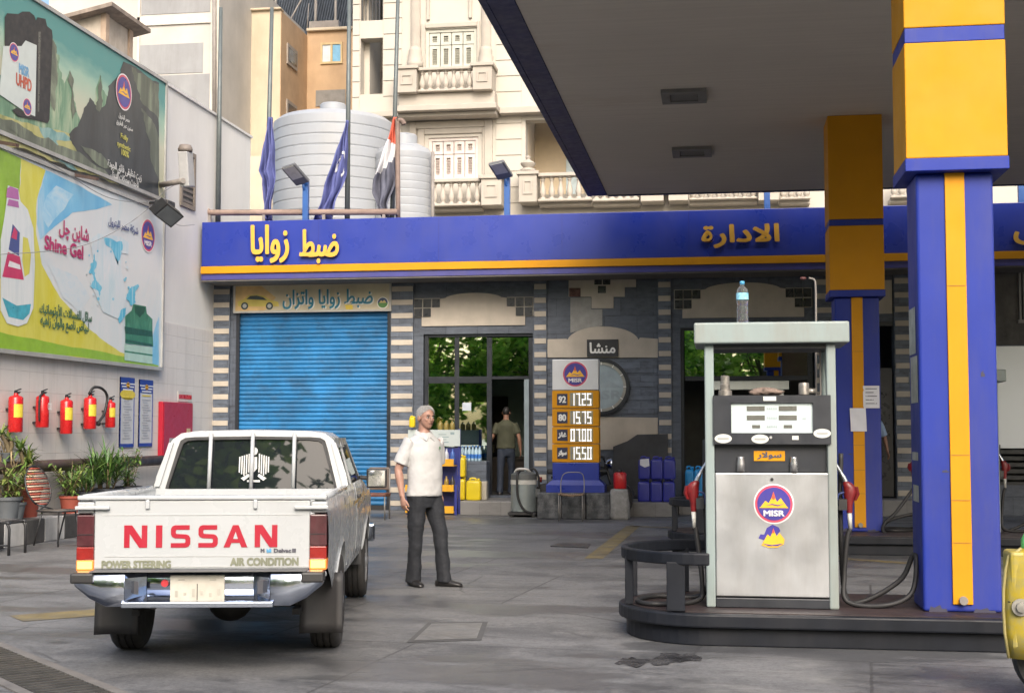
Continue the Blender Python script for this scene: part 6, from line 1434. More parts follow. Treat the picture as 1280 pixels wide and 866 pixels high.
# --- bumper
b = MB(); yb = YT0 - .055
def bsec(x, yo, zb_, zt_): return [Vector((x, YT0 - .01, zt_)), Vector((x, yo + .05, zt_)), Vector((x, yo + .020, zt_ - .010)), Vector((x, yo + .006, zt_ - .035)), Vector((x, yo, (zt_ + zb_) / 2)), Vector((x, yo + .007, zb_ + .04)), Vector((x, yo + .035, zb_)), Vector((x, YT0 + .02, zb_))]
zt_b, zb_b = .650, .440
wing = lambda x: yb - .115 + .05 * max(0, (abs(x) - .5)) ** 1.0
for s in (-1, 1):
    secs = [bsec(s * x, wing(x), zb_b + max(0, (x - .60)) * .80, zt_b) for x in (.44, .56, .66, .735, .755)]
    if s < 0: secs = secs[::-1]
    b.rings(secs, cap=True, smooth=True, closed=True)
secs = [bsec(x, yb - .012, zb_b + .028, zt_b) for x in (-.33, 0, .33)]; b.rings(secs, cap=True, smooth=True)
for s in (-1, 1):   # slanted cheeks between wings and the plate recess
    secs = [bsec(s * .44 * 1.0, yb - .115, zb_b, zt_b), bsec(s * .33, yb - .013, zb_b + .027, zt_b)]
    if s > 0: secs = secs[::-1]
    b.rings(secs, cap=False, smooth=False)
b.box(-.46, .46, yb - .12, yb - .0, zb_b - .004, zb_b + .03)
bp = b.build('rear_bumper', CHROME, tk, bevel=.006)
for s in (-1, 1): b = MB(); b.box(*sorted((s * .768, s * .63)), yb - .13, yb + .02, .585, .648); b.build('corner_pad', TBL, bp, bevel=.012)
for s in (-1, 1):
    b = MB(); b.obox((s * .385, yb - .072, .555), Vector((.045 * s, .042, 0)) * .5, Vector((.002, -.002 * s, 0)), (0, 0, .04)); b.build('light_slot', mat('slot_dark', (.09, .09, .10), .4), bp)
b = MB(); b.box(-.66, .66, YT0 - .16, YT0 - .02, zt_b + .0005, zt_b + .005); b.build('step_tread', mat('tread_rubber', (.13, .13, .13), .7, bmp=.6, bscale=60), bp)
pf = F((0, yb - .02, 0), (1, 0, 0), (0, 0, 1)); b = MB(); PLW = mat('plate_white', (.56, .54, .48), .5, var=.10, scale=10, dirt=.4, dcol=(.36, .30, .22), streak=False)
x0_, x1_ = TX(217), TX(284); z0_, z1_ = TZ(752), TZ(719); b.rect(pf, x0_, z0_, x1_, z1_, .012, .0); b.m = 1; zm = z0_ + (z1_ - z0_) * .68; b.rect(pf, (x0_ + x1_) / 2 - .003, z0_ + .01, (x0_ + x1_) / 2 + .003, zm, .0145, .0121)
b.m = 2
for k in range(6): xx = x0_ + .03 + k * .052; b.rect(pf, xx, z0_ + .03 + .01 * (k % 2), xx + .018, zm - .03 - .012 * ((k + 1) % 3), .0145, .0121)
for xx in (x0_ + .07, x1_ - .07): b.rect(pf, xx - .02, zm + .02, xx + .02, zm + .03, .0145, .0121)
b.build('license_plate', [PLW, mat('plate_line', (.10, .10, .09), .6), mat('plate_worn_mark', (.42, .40, .35), .6)], bp, bevel=.003)
b = MB(); b.lathe((TX(210), yb - .02, TZ(729)), [(.024, 0), (.022, .012)], 16, (0, -1, 0)); b.build('red_reflector', mat('reflector_red', (.55, .05, .06), .3), bp)
# --- cab
b = MB()
for s in (-1, 1):
    zt_f = lambda y: 1.095 if y < 2.5 else 1.095 - (y - 2.5) * .17
    side(b, ysamp(YCB, YFR, [2.95]), zt_f, .44, [2.95], s)
rear = F((0, YCB, 0), (1, 0, 0), (0, .16, 1))
# rear wall with the window opening
out = [(-.750, .55), (.750, .55), (.758, 1.06), (.732, 1.18), (.662, 1.385), (.626, 1.448), (.56, 1.497), (.45, 1.514), (0, 1.523), (-.45, 1.514), (-.56, 1.497), (-.626, 1.448), (-.662, 1.385), (-.732, 1.18), (-.758, 1.06)]
inn = [(-.655, 1.035), (.655, 1.035), (.665, 1.05), (.657, 1.09), (.580, 1.375), (.560, 1.435), (.525, 1.456), (.45, 1.463), (0, 1.469), (-.45, 1.463), (-.525, 1.456), (-.560, 1.435), (-.580, 1.375), (-.657, 1.09), (-.665, 1.05)]
rz0 = lambda L: [(x, z) for x, z in L]
b.ringpoly(rear, out, inn, 0, -.05)
# roof
yof = lambda z: YCB + .16 * z
arcp = out[3:14]
RS = [(0, 1.0, 0), (.25, 1.0, .006), (.8, .99, .006), (1.15, .965, -.004), (1.27, .93, -.035)]
rs = []
for dy, k, dz in RS: rs.append([Vector((x * k, yof(z) + dy * (1 if z > 1.45 else 1), (z + dz * (1 if z > 1.42 else 0)))) for x, z in arcp if z > 1.37])
rs = [[p for p in r] for r in rs]
b.rings(rs, cap=False, smooth=True, closed=False)
b.rings([[p + Vector((0, 0, -.03)) for p in r] for r in rs], cap=False, smooth=True, closed=False)
# pillars
for s in (-1, 1):
    xt, xb_ = s * .652, s * .742
    def bar4(yb0, yb1, yt0, yt1, th=.035):
        q = [Vector((xb_, yb0, 1.085)), Vector((xb_, yb1, 1.085)), Vector((xt * .995, yt1, 1.425)), Vector((xt * .995, yt0, 1.425))]; inn_ = [p - Vector((s * th, 0, 0)) for p in q]
        fs = [(0, 1, 2, 3), (7, 6, 5, 4), (0, 4, 5, 1), (1, 5, 6, 2), (2, 6, 7, 3), (3, 7, 4, 0)]
        b.add(q + inn_, fs if s > 0 else [f[::-1] for f in fs])
    bar4(.955, 1.09, 1.0, 1.13); bar4(1.46, 1.56, 1.46, 1.55); bar4(2.52, 2.62, 2.06, 2.15)
    q = [(xt, 1.0, 1.40), (xt, 2.12, 1.40), (xt * .985, 2.12, 1.46), (xt * .985, 1.0, 1.46)]
    b.add(q, [(0, 1, 2, 3) if s > 0 else (3, 2, 1, 0)])
# hood, nose, cab floor
b.grid(lambda u, v: Vector(((-.76 + 1.52 * u) * (1 - .04 * v), 2.52 + (YFR - 2.52) * v, 1.098 - .187 * v + .035 * math.sin(math.pi * u) - .0)), 14, 8)
b.box(-.74, .74, YFR - .03, YFR, .5, .90); b.box(-.74, .74, YCB + .05, 2.6, .44, .47)
cab = b.build('cab', TWH, tk)
b = MB(); b.poly(rear, [(x * .999, z) for x, z in inn], -.018); b.build('rear_window', TGL, cab)
b = MB(); b.ringpoly(rear, [(x * 1.006, z + (.005 if z > 1.3 else -.005)) for x, z in inn], [(x * .965, z + (-.018 if z > 1.3 else .014)) for x, z in inn], .004, -.02); b.build('window_seal', RUBBER, cab)
for s in (-1, 1):
    for (yb0, yb1, yt0, yt1) in ((1.09, 1.46, 1.13, 1.46), (1.56, 2.52, 1.55, 2.06)):
        q = [(s * .733, yb0, 1.08), (s * .733, yb1, 1.08), (s * .645, yt1, 1.41), (s * .645, yt0, 1.41)]; b = MB(); b.add(q, [(0, 1, 2, 3) if s > 0 else (3, 2, 1, 0)]); b.build('side_window', TGL, cab)
b = MB(); b.add([(-.70, 2.58, 1.09), (.70, 2.58, 1.09), (.60, 2.10, 1.46), (-.60, 2.10, 1.46)], [(0, 1, 2, 3)]); b.build('windscreen', TGL, cab)
for x in (-.325, 0.0, .325):
    b = MB(); b.tube([(x, yof(1.06) - .03, 1.07), (x, yof(1.50) - .02, 1.50)], .016, 8); b.build('window_guard_bar', TWH, tk)
# emblem decal on the rear window: striped eagle shape
b = MB(); e = lambda x, z: (.012 + x, 1.255 + z)
EDC = mat('decal_silver', (.50, .51, .50), .4)
for s in (-1, 1):
    for k in range(5):
        x = s * (.035 + .018 * k); b.rect(rear, *sorted_rect((e(0, 0)[0] + x, 1.255 - .085 + .012 * abs(k - 2)), (e(0, 0)[0] + x + s * .010, 1.255 + .085 - .006 * k)), -.012, -.0165)
    b.poly(rear, [e(s * .03, -.09), e(s * .075, -.125), e(s * .10, -.105), e(s * .04, -.07)], -.012, -.0165)
b.poly(rear, [e(-.022, .06), e(.022, .06), e(.024, -.03), e(0, -.06), e(-.024, -.03)], -.012, -.0165); b.poly(rear, circ(*e(0, .105), .026, .03, 14), -.012, -.0165)
b.rect(rear, e(-.05, 0)[0], 1.255 - .135, e(.05, 0)[0], 1.255 - .12, -.012, -.0165)
b.build('emblem_decal', EDC, cab)
# doors with handle, gaps, mirrors, stripes
for s in (-1, 1):
    b = MB(); side(b, ysamp(1.50, 2.48, [2.95]), lambda y: 1.092, .50, [2.95], s, .006); dr = b.build('door', TWH, cab)
    sd_ = dr.modifiers.new('thick', 'SOLIDIFY'); sd_.thickness = .004; sd_.offset = -1
    b = MB(); b.box(*sorted((s * .782, s * .808)), 1.56, 1.70, .965, .995); b.build('handle', TBL, dr, bevel=.006)
    b = MB()
    for yy in (1.485, 2.495): b.rings([[Vector((s * (hw(z) + .0075), yy + d, z)) for d in (-.005, .005)] for z in np.linspace(.46, 1.09, 10)], cap=False, closed=False)
    b.build('door_gap', GAP, cab)
    b = MB(); c = Vector((s * .90, 2.36, 1.10)); b.box(c.x - .09, c.x + .09, c.y - .0, c.y + .07, c.z - .085, c.z + .085); b.bar((s * .74, 2.42, 1.11), (s * .83, 2.40, 1.10), .05, .04); mir = b.build('side_mirror', TBL, cab, bevel=.018, seg=3)
    b = MB(); b.rect(F((c.x, c.y - .001, c.z), (1, 0, 0), (0, 0, 1)), -.072, -.068, .072, .068, .002); b.build('mirror_glass', mat('mirror_silver', (.75, .75, .72), .03, metal=1, var=.01), mir)
    for (y0_, y1_, z0_, z1_, m_) in ((1.2, 2.45, .93, .955, 'stripe_gold'), (1.5, 2.48, .885, .915, 'stripe_tan'), (1.7, 2.48, .83, .865, 'stripe_grey')):
        b = MB(); n = 10
        def st(u, v, y0_=y0_, y1_=y1_, z0_=z0_, z1_=z1_): z = z0_ + (z1_ - z0_) * v + .04 * u * u; return Vector((s * (hw(z) + .0085), y0_ + (y1_ - y0_) * u + .06 * v, z))
        b.grid(st, n, 2, flip=s < 0); b.build('side_stripe', mat(m_, {'stripe_gold': (.46, .30, .10), 'stripe_tan': (.38, .28, .16), 'stripe_grey': (.33, .32, .30)}[m_], .35, var=.15), cab)
    b = MB()
    for k in range(3): b.add([(s * (.755 + .018), .36 + .10 * k, 1.03), (s * (.755 + .018), .43 + .10 * k, 1.03), (s * (hw(.98) + .0085), .40 + .10 * k, .975), (s * (hw(.98) + .0085), .33 + .10 * k, .975)], [(0, 1, 2, 3) if s > 0 else (3, 2, 1, 0)])
    b.build('bed_decal', mat('decal_grey', (.44, .43, .41), .4), bed)
# seats seen dimly, front end
b = MB(); b.box(-.6, .6, 1.25, 1.42, .47, 1.05)
for x in (-.33, .33): b.box(x - .13, x + .13, 1.27, 1.36, 1.05, 1.25)
b.box(-.6, .6, 1.42, 1.85, .47, .72); b.build('seat', mat('seat_cloth', (.04, .04, .045), .9), cab, bevel=.03)
b = MB(); b.box(-.55, .55, YFR + .001, YFR + .02, .70, .86); b.build('grille', TBL, tk, bevel=.006)
for s in (-1, 1): b = MB(); b.box(*sorted((s * .56, s * .74)), YFR + .001, YFR + .025, .71, .85); b.build('headlight', mat('headlight_glass', (.5, .52, .52), .1), tk, bevel=.01)
b = MB(); b.box(-.82, .82, YFR + .002, YFR + .12, .45, .62); b.build('front_bumper', CHROME, tk, bevel=.02)
# wheels
RIM = mat('wheel_steel', (.40, .40, .41), .4, metal=.6, var=.15, dirt=.4); TYRE = mat('tyre', (.026, .025, .024), .75, var=.3, scale=8, dirt=.5, dcol=(.10, .09, .08), bmp=.3, bscale=60)
def wheel(x, y, s):
    b = MB(); R_ = .332; wd = .205; c = Vector((x, y, R_ - .003)); ax = (s, 0, 0)
    prof = [(.20, -wd / 2 + .02), (.27, -wd / 2), (.305, -wd / 2 + .004), (R_ - .006, -wd / 2 + .025), (R_, -wd / 2 + .045)]
    for k in (-1, 0, 1): prof += [(R_, k * .045 - .016), (R_ - .009, k * .045 - .013), (R_ - .009, k * .045 - .005), (R_, k * .045 - .002)]
    prof += [(R_, wd / 2 - .045), (R_ - .006, wd / 2 - .025), (.305, wd / 2 - .004), (.27, wd / 2), (.20, wd / 2 - .02)]
    b.lathe(c, prof, 48, ax); b.build('wheel', TYRE, tk, smooth=40); w_ = tk.children[-1] if False else bpy.data.objects[[o.name for o in tk.children if o.name.startswith('wheel')][-1]]
    b = MB(); b.lathe(c, [(.198, .06), (.20, .095), (.185, .098), (.17, .07), (.12, .06), (.075, .075), (.06, .10), (.03, .112), (.001, .113)], 36, ax)
    for k in range(8): a = 2 * math.pi * k / 8; b.m = 1; b.lathe(c + Vector((0, math.cos(a) * .145, math.sin(a) * .145)), [(.02, .066), (.018, .0685)], 10, ax)
    b.build('rim', [RIM, BLACK], w_, smooth=40)
for x, y in ((-.68, 0), (.68, 0), (-.68, 2.95), (.68, 2.95)): wheel(x, y, 1 if x > 0 else -1)
for s in (-1, 1):
    b = MB(); b.grid(lambda u, v: Vector((s * .68 + (u - .5) * .29, -.44 + .03 * math.sin(3 * u) - .04 * v, .56 - .40 * v)), 6, 6); fl_ = b.build('mud_flap', TBL, tk); m_ = fl_.modifiers.new('thick', 'SOLIDIFY'); m_.thickness = .012
b = MB()
for s in (-1, 1): b.box(*sorted((s * .40, s * .48)), YT0 + .1, 3.4, .42, .52); b.box(*sorted((s * .50, s * .55)), -.6, .6, .30, .34)
b.box(-.5, .5, YT0 + .12, YT0 + .2, .42, .50); b.tube([(-.65, 0, .33), (.65, 0, .33)], .05, 10); b.ell((0, 0, .33), .16, .15, .15); b.tube([(0, .1, .36), (0, 2.2, .42)], .035, 8)
b.box(-.2, .45, .5, 1.3, .30, .42); b.tube([(-.30, -1.12, .43), (-.30, -.6, .44), (-.33, .4, .42)], .028, 10); b.box(-.36, -.24, -1.0, -.8, .40, .47); b.box(-.55, .55, 2.3, 3.4, .34, .60)
b.build('chassis', mat('chassis_black', (.018, .017, .016), .7, var=.3), tk)
b = MB()
for s in (-1, 1):
    for yc in (0, 2.95): 
        pts = [(yc + .43 * math.cos(a), .33 + .43 * math.sin(a)) for a in np.linspace(0, math.pi, 15)]
        b = MB(); b.rings([[Vector((s * xx, y, z)) for y, z in pts] for xx in (.50, .755)], cap=False, closed=False, smooth=True); b.build('wheel_liner', BLACK, tk)

# ================================================================== people
SKIN = mat('skin', (.34, .19, .14), .5, var=.14, scale=18); SKIN2 = mat('skin_tan', (.27, .14, .09), .5, var=.1)
def etube(b, path, rad, n=16, side=(1, 0, 0), smooth=True):
    path = [Vector(p) for p in path]; rs = []
    for i, p in enumerate(path):
        t = (path[min(i + 1, len(path) - 1)] - path[max(i - 1, 0)]).normalized(); s = Vector(side); s = (s - t * s.dot(t)).normalized(); f = t.cross(s)
        rx, ry = rad[i] if isinstance(rad[i], tuple) else (rad[i], rad[i])
        rs.append([p + s * (rx * math.cos(2 * math.pi * k / n)) + f * (ry * math.sin(2 * math.pi * k / n)) for k in range(n)])
    b.rings(rs)
def hring(b, secs, n=28):     # stacked horizontal oval rings: (cx, cy, z, rx, ry)
    b.rings([[Vector((cx + rx * math.cos(2 * math.pi * k / n), cy + ry * math.sin(2 * math.pi * k / n), z)) for k in range(n)] for cx, cy, z, rx, ry in secs])
def hand(b, wr, d, nrm, out, curl=.5):
    # palm and five fingers; d down the hand, nrm palm normal, out towards the thumb
    wr, d, nrm, out = Vector(wr), Vector(d).normalized(), Vector(nrm).normalized(), Vector(out).normalized()
    etube(b, [wr - d * .02, wr + d * .02, wr + d * .055, wr + d * .09, wr + d * .10], [(.026, .020), (.032, .017), (.040, .015), (.040, .013), (.034, .010)], 14, out)
    for k, (o_, L) in enumerate(((.028, .068), (.009, .077), (-.011, .072), (-.030, .056))):
        p = wr + d * .088 + out * o_; a = 0; pts = [p - d * .02, p]; seg = [L * .45, L * .32, L * .23]
        for q, sl in enumerate(seg):
            a += curl * (.55 + .25 * q); p = p + (d * math.cos(a) + nrm * math.sin(a)) * sl; pts.append(p)
        etube(b, pts, [.0092, .0092, .0085, .0078, .0062], 10, out)
    p = wr + d * .03 + out * .026; etube(b, [p - out * .015, p + out * .018 + d * .022 + nrm * .006, p + out * .030 + d * .052 + nrm * .014, p + out * .030 + d * .076 + nrm * .022], [.013, .0125, .0105, .008], 10, nrm)
def remesh(o, v, sm=4):
    m = o.modifiers.new('skin_union', 'REMESH'); m.mode = 'VOXEL'; m.voxel_size = v; m.use_smooth_shade = True
    if sm: s = o.modifiers.new('relax', 'SMOOTH'); s.factor = .5; s.iterations = sm
def folds(o, strength, size, sx_=1.0):
    tx_ = bpy.data.textures.new('cloth_folds', 'CLOUDS'); tx_.noise_scale = size; tx_.noise_depth = 2
    d = o.modifiers.new('folds', 'DISPLACE'); d.texture = tx_; d.strength = strength; d.mid_level = .5; d.texture_coords = 'LOCAL'
def person(label, loc, rz, H, pose, skin, hairc, shirt, trou, shoe, vox=.008, collar=True, hem=.92, group='people at the station', face=True, bald=False):
    t = thing('person', label, 'person', loc, rz, group, local=True); k = H / 1.74; S = lambda p: Vector(p) * k
    lf, rf = pose['feet']      # his left / right foot (x,y)
    hips = Vector(pose.get('hips', (0, 0, 0)))
    legs = {}
    for s, ft in ((1, lf), (-1, rf)):
        hp = Vector((s * .088, 0, .90)) + hips; an = Vector((ft[0], ft[1], .075)); kn = (hp + an) / 2 + Vector((s * .012, -.03, .02)); legs[s] = (hp, kn, an)
    sh = {s: Vector((s * .180, .01, 1.395)) + hips for s in (1, -1)}
    hy = pose.get('head_yaw', 0); hc = Vector((0, -.025, 1.625)) + hips; HM = Matrix.Rotation(hy, 3, 'Z') @ Matrix.Rotation(pose.get('head_tilt', 0), 3, 'X')
    hd = lambda x, y, z: (HM @ Vector((x, y, z)) + hc) * k
    b = MB()
    hring(b, [tuple(v * k for v in q) for q in ((hips.x, hips.y, .80, .12, .08), (hips.x, hips.y, .92, .135, .085), (hips.x, hips.y, 1.05, .130, .085), (hips.x, hips.y, 1.20, .155, .105), (hips.x, hips.y, 1.33, .175, .105), (hips.x, hips.y + .01, 1.42, .165, .085), (hips.x, hips.y + .01, 1.465, .085, .065), (hips.x, hips.y, 1.50, .055, .058))])
    etube(b, [S((hips.x, hips.y + .015, 1.43)), S((hips.x, hips.y + .005, 1.50)), hd(0, .022, -.045), hd(0, .02, .0)], [(.062 * k, .06 * k), (.056 * k, .058 * k), (.055 * k, .056 * k), (.055 * k, .055 * k)])
    # head: skull, jaw, nose, brow, ears, lips
    def he(c, rx, ry, rz_, n=18, m=12):
        rs = []
        for i in range(m + 1):
            a = math.pi * (i + .02) / (m + .04) - math.pi / 2; rs.append([hd(c[0] + rx * math.cos(a) * math.cos(2 * math.pi * q / n), c[1] + ry * math.cos(a) * math.sin(2 * math.pi * q / n), c[2] + rz_ * math.sin(a)) for q in range(n)])
        return rs
    for c, r in (((0, .012, .035), (.074, .095, .085)), ((0, -.02, -.02), (.062, .068, .075)), ((0, -.048, -.068), (.034, .030, .030)), ((0, -.025, -.055), (.050, .05, .04)), ((0, -.078, .032), (.045, .016, .012)), ((.030, -.062, -.012), (.024, .02, .02)), ((-.030, -.062, -.012), (.024, .02, .02)), ((0, -.083, -.042), (.020, .010, .010)), ((.077, .012, .0), (.010, .022, .032)), ((-.077, .012, .0), (.010, .022, .032)), ((0, -.099, -.018), (.0165, .015, .012))): b.rings(he(c, *r))
    etube(b, [hd(0, -.080, .028), hd(0, -.094, .008), hd(0, -.106, -.014)], [.009 * k, .012 * k, .013 * k], 10)
    for s in (1, -1):
        el, wr = Vector(pose['elbow'][s]), Vector(pose['wrist'][s]); a = sh[s]
        etube(b, [S(a - Vector((s * .03, 0, 0))), S(a + (el - a) * .15), S(a + (el - a) * .5), S(el), S(el + (wr - el) * .25), S(el + (wr - el) * .7), S(wr)], [.048 * k, .050 * k, .046 * k, .039 * k, .042 * k, .031 * k, .026 * k])
        d = (wr - el).normalized(); hand(b, S(wr), d, Vector((-s, 0, 0)) if not pose.get('palm') else pose['palm'], Vector((0, -1, 0)), pose.get('curl', .5))
        hp, kn, an = legs[s]; etube(b, [S(hp), S((hp * 2 + kn) / 3), S(kn), S(kn * .7 + an * .3), S(an), S(an - Vector((0, 0, .04)))], [.085 * k, .078 * k, .055 * k, .055 * k, .038 * k, .035 * k])
    bo = b.build('body', skin, t); remesh(bo, vox * .75, 3)
    # hair
    b = MB(); rs = []
    n = 24
    for i in range(12):
        a = i / 11 * 1.0; rs.append([])
        for q in range(n):
            an_ = 2 * math.pi * q / n; fr_ = (1 - math.sin(an_)) / 2    # 1 at the front
            low = .104 * fr_ ** 1.25 - .055 * (1 - fr_ ** 1.25); zz_ = low + (.1225 - low) * math.sin(a * math.pi / 2); rr = math.sqrt(max(0, 1 - ((zz_ - .035) / .094) ** 2)); rr = max(rr, .02) if i < 11 else .01
            rs[-1].append(hd(.0755 * rr * math.cos(an_), .012 + .0962 * rr * math.sin(an_) * (1 if math.sin(an_) > 0 else .965), zz_))
    b.rings(rs); rh = random.Random(4)
    for _ in range(2600 if face else 500):      # short tufts lying on the scalp
        an_ = rh.uniform(0, 6.2832); fr_ = (1 - math.sin(an_)) / 2; low = .100 * fr_ ** 1.25 - .060 * (1 - fr_ ** 1.25); zz_ = low + (.121 - low) * rh.random() ** 1.2 - abs(rh.gauss(0, .006)); rr = math.sqrt(max(.0, 1 - ((zz_ - .035) / .092) ** 2)); q0 = Vector((.078 * rr * math.cos(an_), .012 + .099 * rr * math.sin(an_), zz_)); nn = Vector((q0.x / .0061, (q0.y - .012) / .0098, (zz_ - .035) / .0085)).normalized()
        tt = (Vector((rh.gauss(0, .25), .9, -.55 + rh.gauss(0, .3))) - nn * nn.dot(Vector((0, .9, -.55)))).normalized(); ss = nn.cross(tt) * .0022; q1 = q0 + tt * .013 + nn * .004
        b.add([hd(*(q0 - ss)), hd(*(q0 + ss)), hd(*(q1 + ss * .4)), hd(*(q1 - ss * .4))], [(0, 1, 2, 3)])
    ho = b.build('hair', hairc, t)
    # eyes, brows, mouth
    if face:
        b = MB()
        for s in (1, -1): b.m = 0; b.rings(he((s * .031, -.083, .012), .013, .006, .006, 12, 6)); b.m = 1; b.rings(he((s * .031, -.088, .0125), .006, .003, .006, 10, 6))
        b.build('eyes', [mat('eye_white', (.5, .48, .45), .3), mat('iris', (.03, .02, .015), .2)], t)
        b = MB()
        for s in (1, -1): b.rings(he((s * .031, -.0905, .034), .019, .004, .0035, 12, 6))
        b.build('eyebrows', mat('brow', (.12, .10, .09), .8), t)
        b = MB(); b.rings(he((0, -.0915, -.0425), .019, .0035, .0022, 14, 6)); b.build('mouth', mat('lip', (.20, .075, .06), .5), t)
    # shirt
    b = MB(); hx, hyy = hips.x, hips.y
    hem = pose.get('hem', hem)
    hring(b, [tuple(v * k for v in q) for q in ((hx, hyy - .005, hem, .195, .140), (hx, hyy - .008, hem + .03, .195, .142), (hx, hyy - .012, 1.05, .187, .145), (hx, hyy - .01, 1.18, .185, .138), (hx, hyy - .003, 1.30, .198, .130), (hx, hyy + .008, 1.38, .198, .115), (hx, hyy + .012, 1.43, .165, .092), (hx, hyy + .012, 1.47, .095, .075), (hx, hyy + .012, 1.492, .078, .070))])
    for s in (1, -1):
        el = Vector(pose['elbow'][s]); a = sh[s]; e = a + (el - a) * pose.get('sleeve', .86)
        etube(b, [S(a - Vector((s * .07, 0, .0))), S(a + Vector((s * .0, 0, .005))), S(a + (e - a) * .35), S(a + (e - a) * .98), S(e)], [.056 * k, .066 * k, .068 * k, .074 * k, .076 * k])
    so_ = b.build('shirt', shirt, t); remesh(so_, vox, 8); folds(so_, .018, .16); folds(so_, .008, .06)
    if collar:
        b = MB()
        for s in (1, -1):
            q = [hd(0, 0, 0)]; base = lambda x, y, z: S((hx + x, hyy + y, z))
            b.add([base(s * .012, -.088, 1.445), base(s * .075, -.02, 1.495), base(s * .078, .03, 1.515), base(s * .098, .02, 1.475), base(s * .095, -.055, 1.445), base(s * .052, -.105, 1.405)], [(0, 1, 2, 3, 4, 5) if s < 0 else (5, 4, 3, 2, 1, 0)])
            b.add([base(s * .078, .03, 1.515), base(0, .085, 1.525), base(0, .105, 1.475), base(s * .098, .02, 1.475)], [(0, 1, 2, 3)])
        co_ = b.build('collar', shirt, so_); m_ = co_.modifiers.new('thick', 'SOLIDIFY'); m_.thickness = .007
    # trousers
    b = MB(); hring(b, [tuple(v * k for v in q) for q in ((hx, hyy, .76, .165, .105), (hx, hyy, .84, .172, .118), (hx, hyy, .93, .168, .118), (hx, hyy, 1.02, .150, .108))])
    for s in (1, -1):
        hp, kn, an = legs[s]; etube(b, [S(hp + Vector((0, 0, -.02))), S((hp * 2 + kn) / 3), S((hp + kn * 2) / 3), S(kn), S((kn + an) / 2), S(an * .9 + kn * .1), S(an - Vector((0, 0, .035)))], [(.095 * k, .108 * k), (.091 * k, .101 * k), (.079 * k, .088 * k), (.070 * k, .079 * k), (.065 * k, .074 * k), (.065 * k, .077 * k), (.067 * k, .084 * k)])
    to_ = b.build('trousers', trou, t); remesh(to_, vox, 4); folds(to_, .024, .13)
    for s, ft, ang in ((1, lf, pose.get('toe', (0, 0))[0]), (-1, rf, pose.get('toe', (0, 0))[1])):
        b = MB(); m3 = Matrix.Rotation(ang, 3, 'Z'); rs = []
        for yv, w_, h_ in ((.085, .012, .03), (.08, .034, .055), (.03, .040, .075), (-.04, .042, .070), (-.10, .046, .050), (-.155, .042, .038), (-.185, .026, .028), (-.195, .008, .016)):
            rs.append([S(m3 @ Vector((w_ * math.cos(2 * math.pi * q / 18), yv, max(0, h_ * (.5 + .62 * math.sin(2 * math.pi * q / 18))) + .003)) + Vector((ft[0], ft[1], 0))) for q in range(18)])
        b.rings(rs[::-1]); b.build('shoe', shoe, t)
    return t, k, so_
SHOE = mat('shoe_black', (.018, .017, .017), .35, var=.2)
RZ = R(50); pm = (P(542, 732, 13.27)); pm.z = 0
pman = G(528, 732)
man, km, shirt_o = person('grey haired man in a loose white shirt and dark trousers standing in the yard', (pman.x, pman.y, 0), RZ, 1.76,
    dict(feet=((.135, -.165), (-.07, .055)), hips=(0, -.02, 0), elbow={1: (.235, .06, 1.14), -1: (-.265, .045, 1.13)}, wrist={1: (.21, .0, .90), -1: (-.265, -.02, .875)}, head_yaw=R(-4), head_tilt=R(2), toe=(R(28), R(-12)), curl=.55, sleeve=.80, hem=.87),
    SKIN, mat('grey_hair', (.33, .325, .32), .9, var=.35, scale=120), mat('white_shirt', (.47, .47, .468), .85, var=.05, scale=10), mat('charcoal_trousers', (.014, .016, .021), .8, var=.2, scale=20), SHOE, .0075)
b = MB(); fb = lambda x, z: Vector((x, 0, z)) * km
b.add([Vector((.085, -.150, 1.325)) * km, Vector((.105, -.146, 1.325)) * km, Vector((.105, -.144, 1.35)) * km, Vector((.085, -.148, 1.35)) * km], [(0, 1, 2, 3)]); b.build('shirt_emblem', mat('shirt_green', (.05, .20, .06), .6), man)
pd = P(632, 560, 26.25)
person('person in an olive shirt and dark jeans seen from behind in the shop doorway', (pd.x, 26.3, .30), R(182), 1.70,
    dict(feet=((.10, .16), (-.09, -.12)), hips=(0, -.02, 0), elbow={1: (.28, .10, 1.12), -1: (-.27, .04, 1.13)}, wrist={1: (.34, -.10, 1.0), -1: (-.29, .0, .88)}, curl=.6, sleeve=.7), SKIN2, mat('black_hair', (.018, .016, .015), .6), mat('olive_shirt', (.060, .062, .036), .85, var=.15), mat('dark_jeans', (.020, .028, .045), .8, var=.25), SHOE, .012, collar=False, face=False)
pe = P(1089.5, 560, 25.5)
person('person in a light blue shirt half hidden behind the farther column, one arm showing', (pe.x, 25.6, .30), R(20), 1.72,
    dict(feet=((.1, .0), (-.1, .0)), elbow={1: (.29, .03, 1.12), -1: (-.26, .04, 1.13)}, wrist={1: (.32, -.02, .87), -1: (-.27, .0, .88)}, curl=.5, sleeve=.85), SKIN2, mat('black_hair', ()), mat('light_blue_shirt', (.30, .40, .56), .85, var=.08), mat('dark_jeans', ()), SHOE, .012)
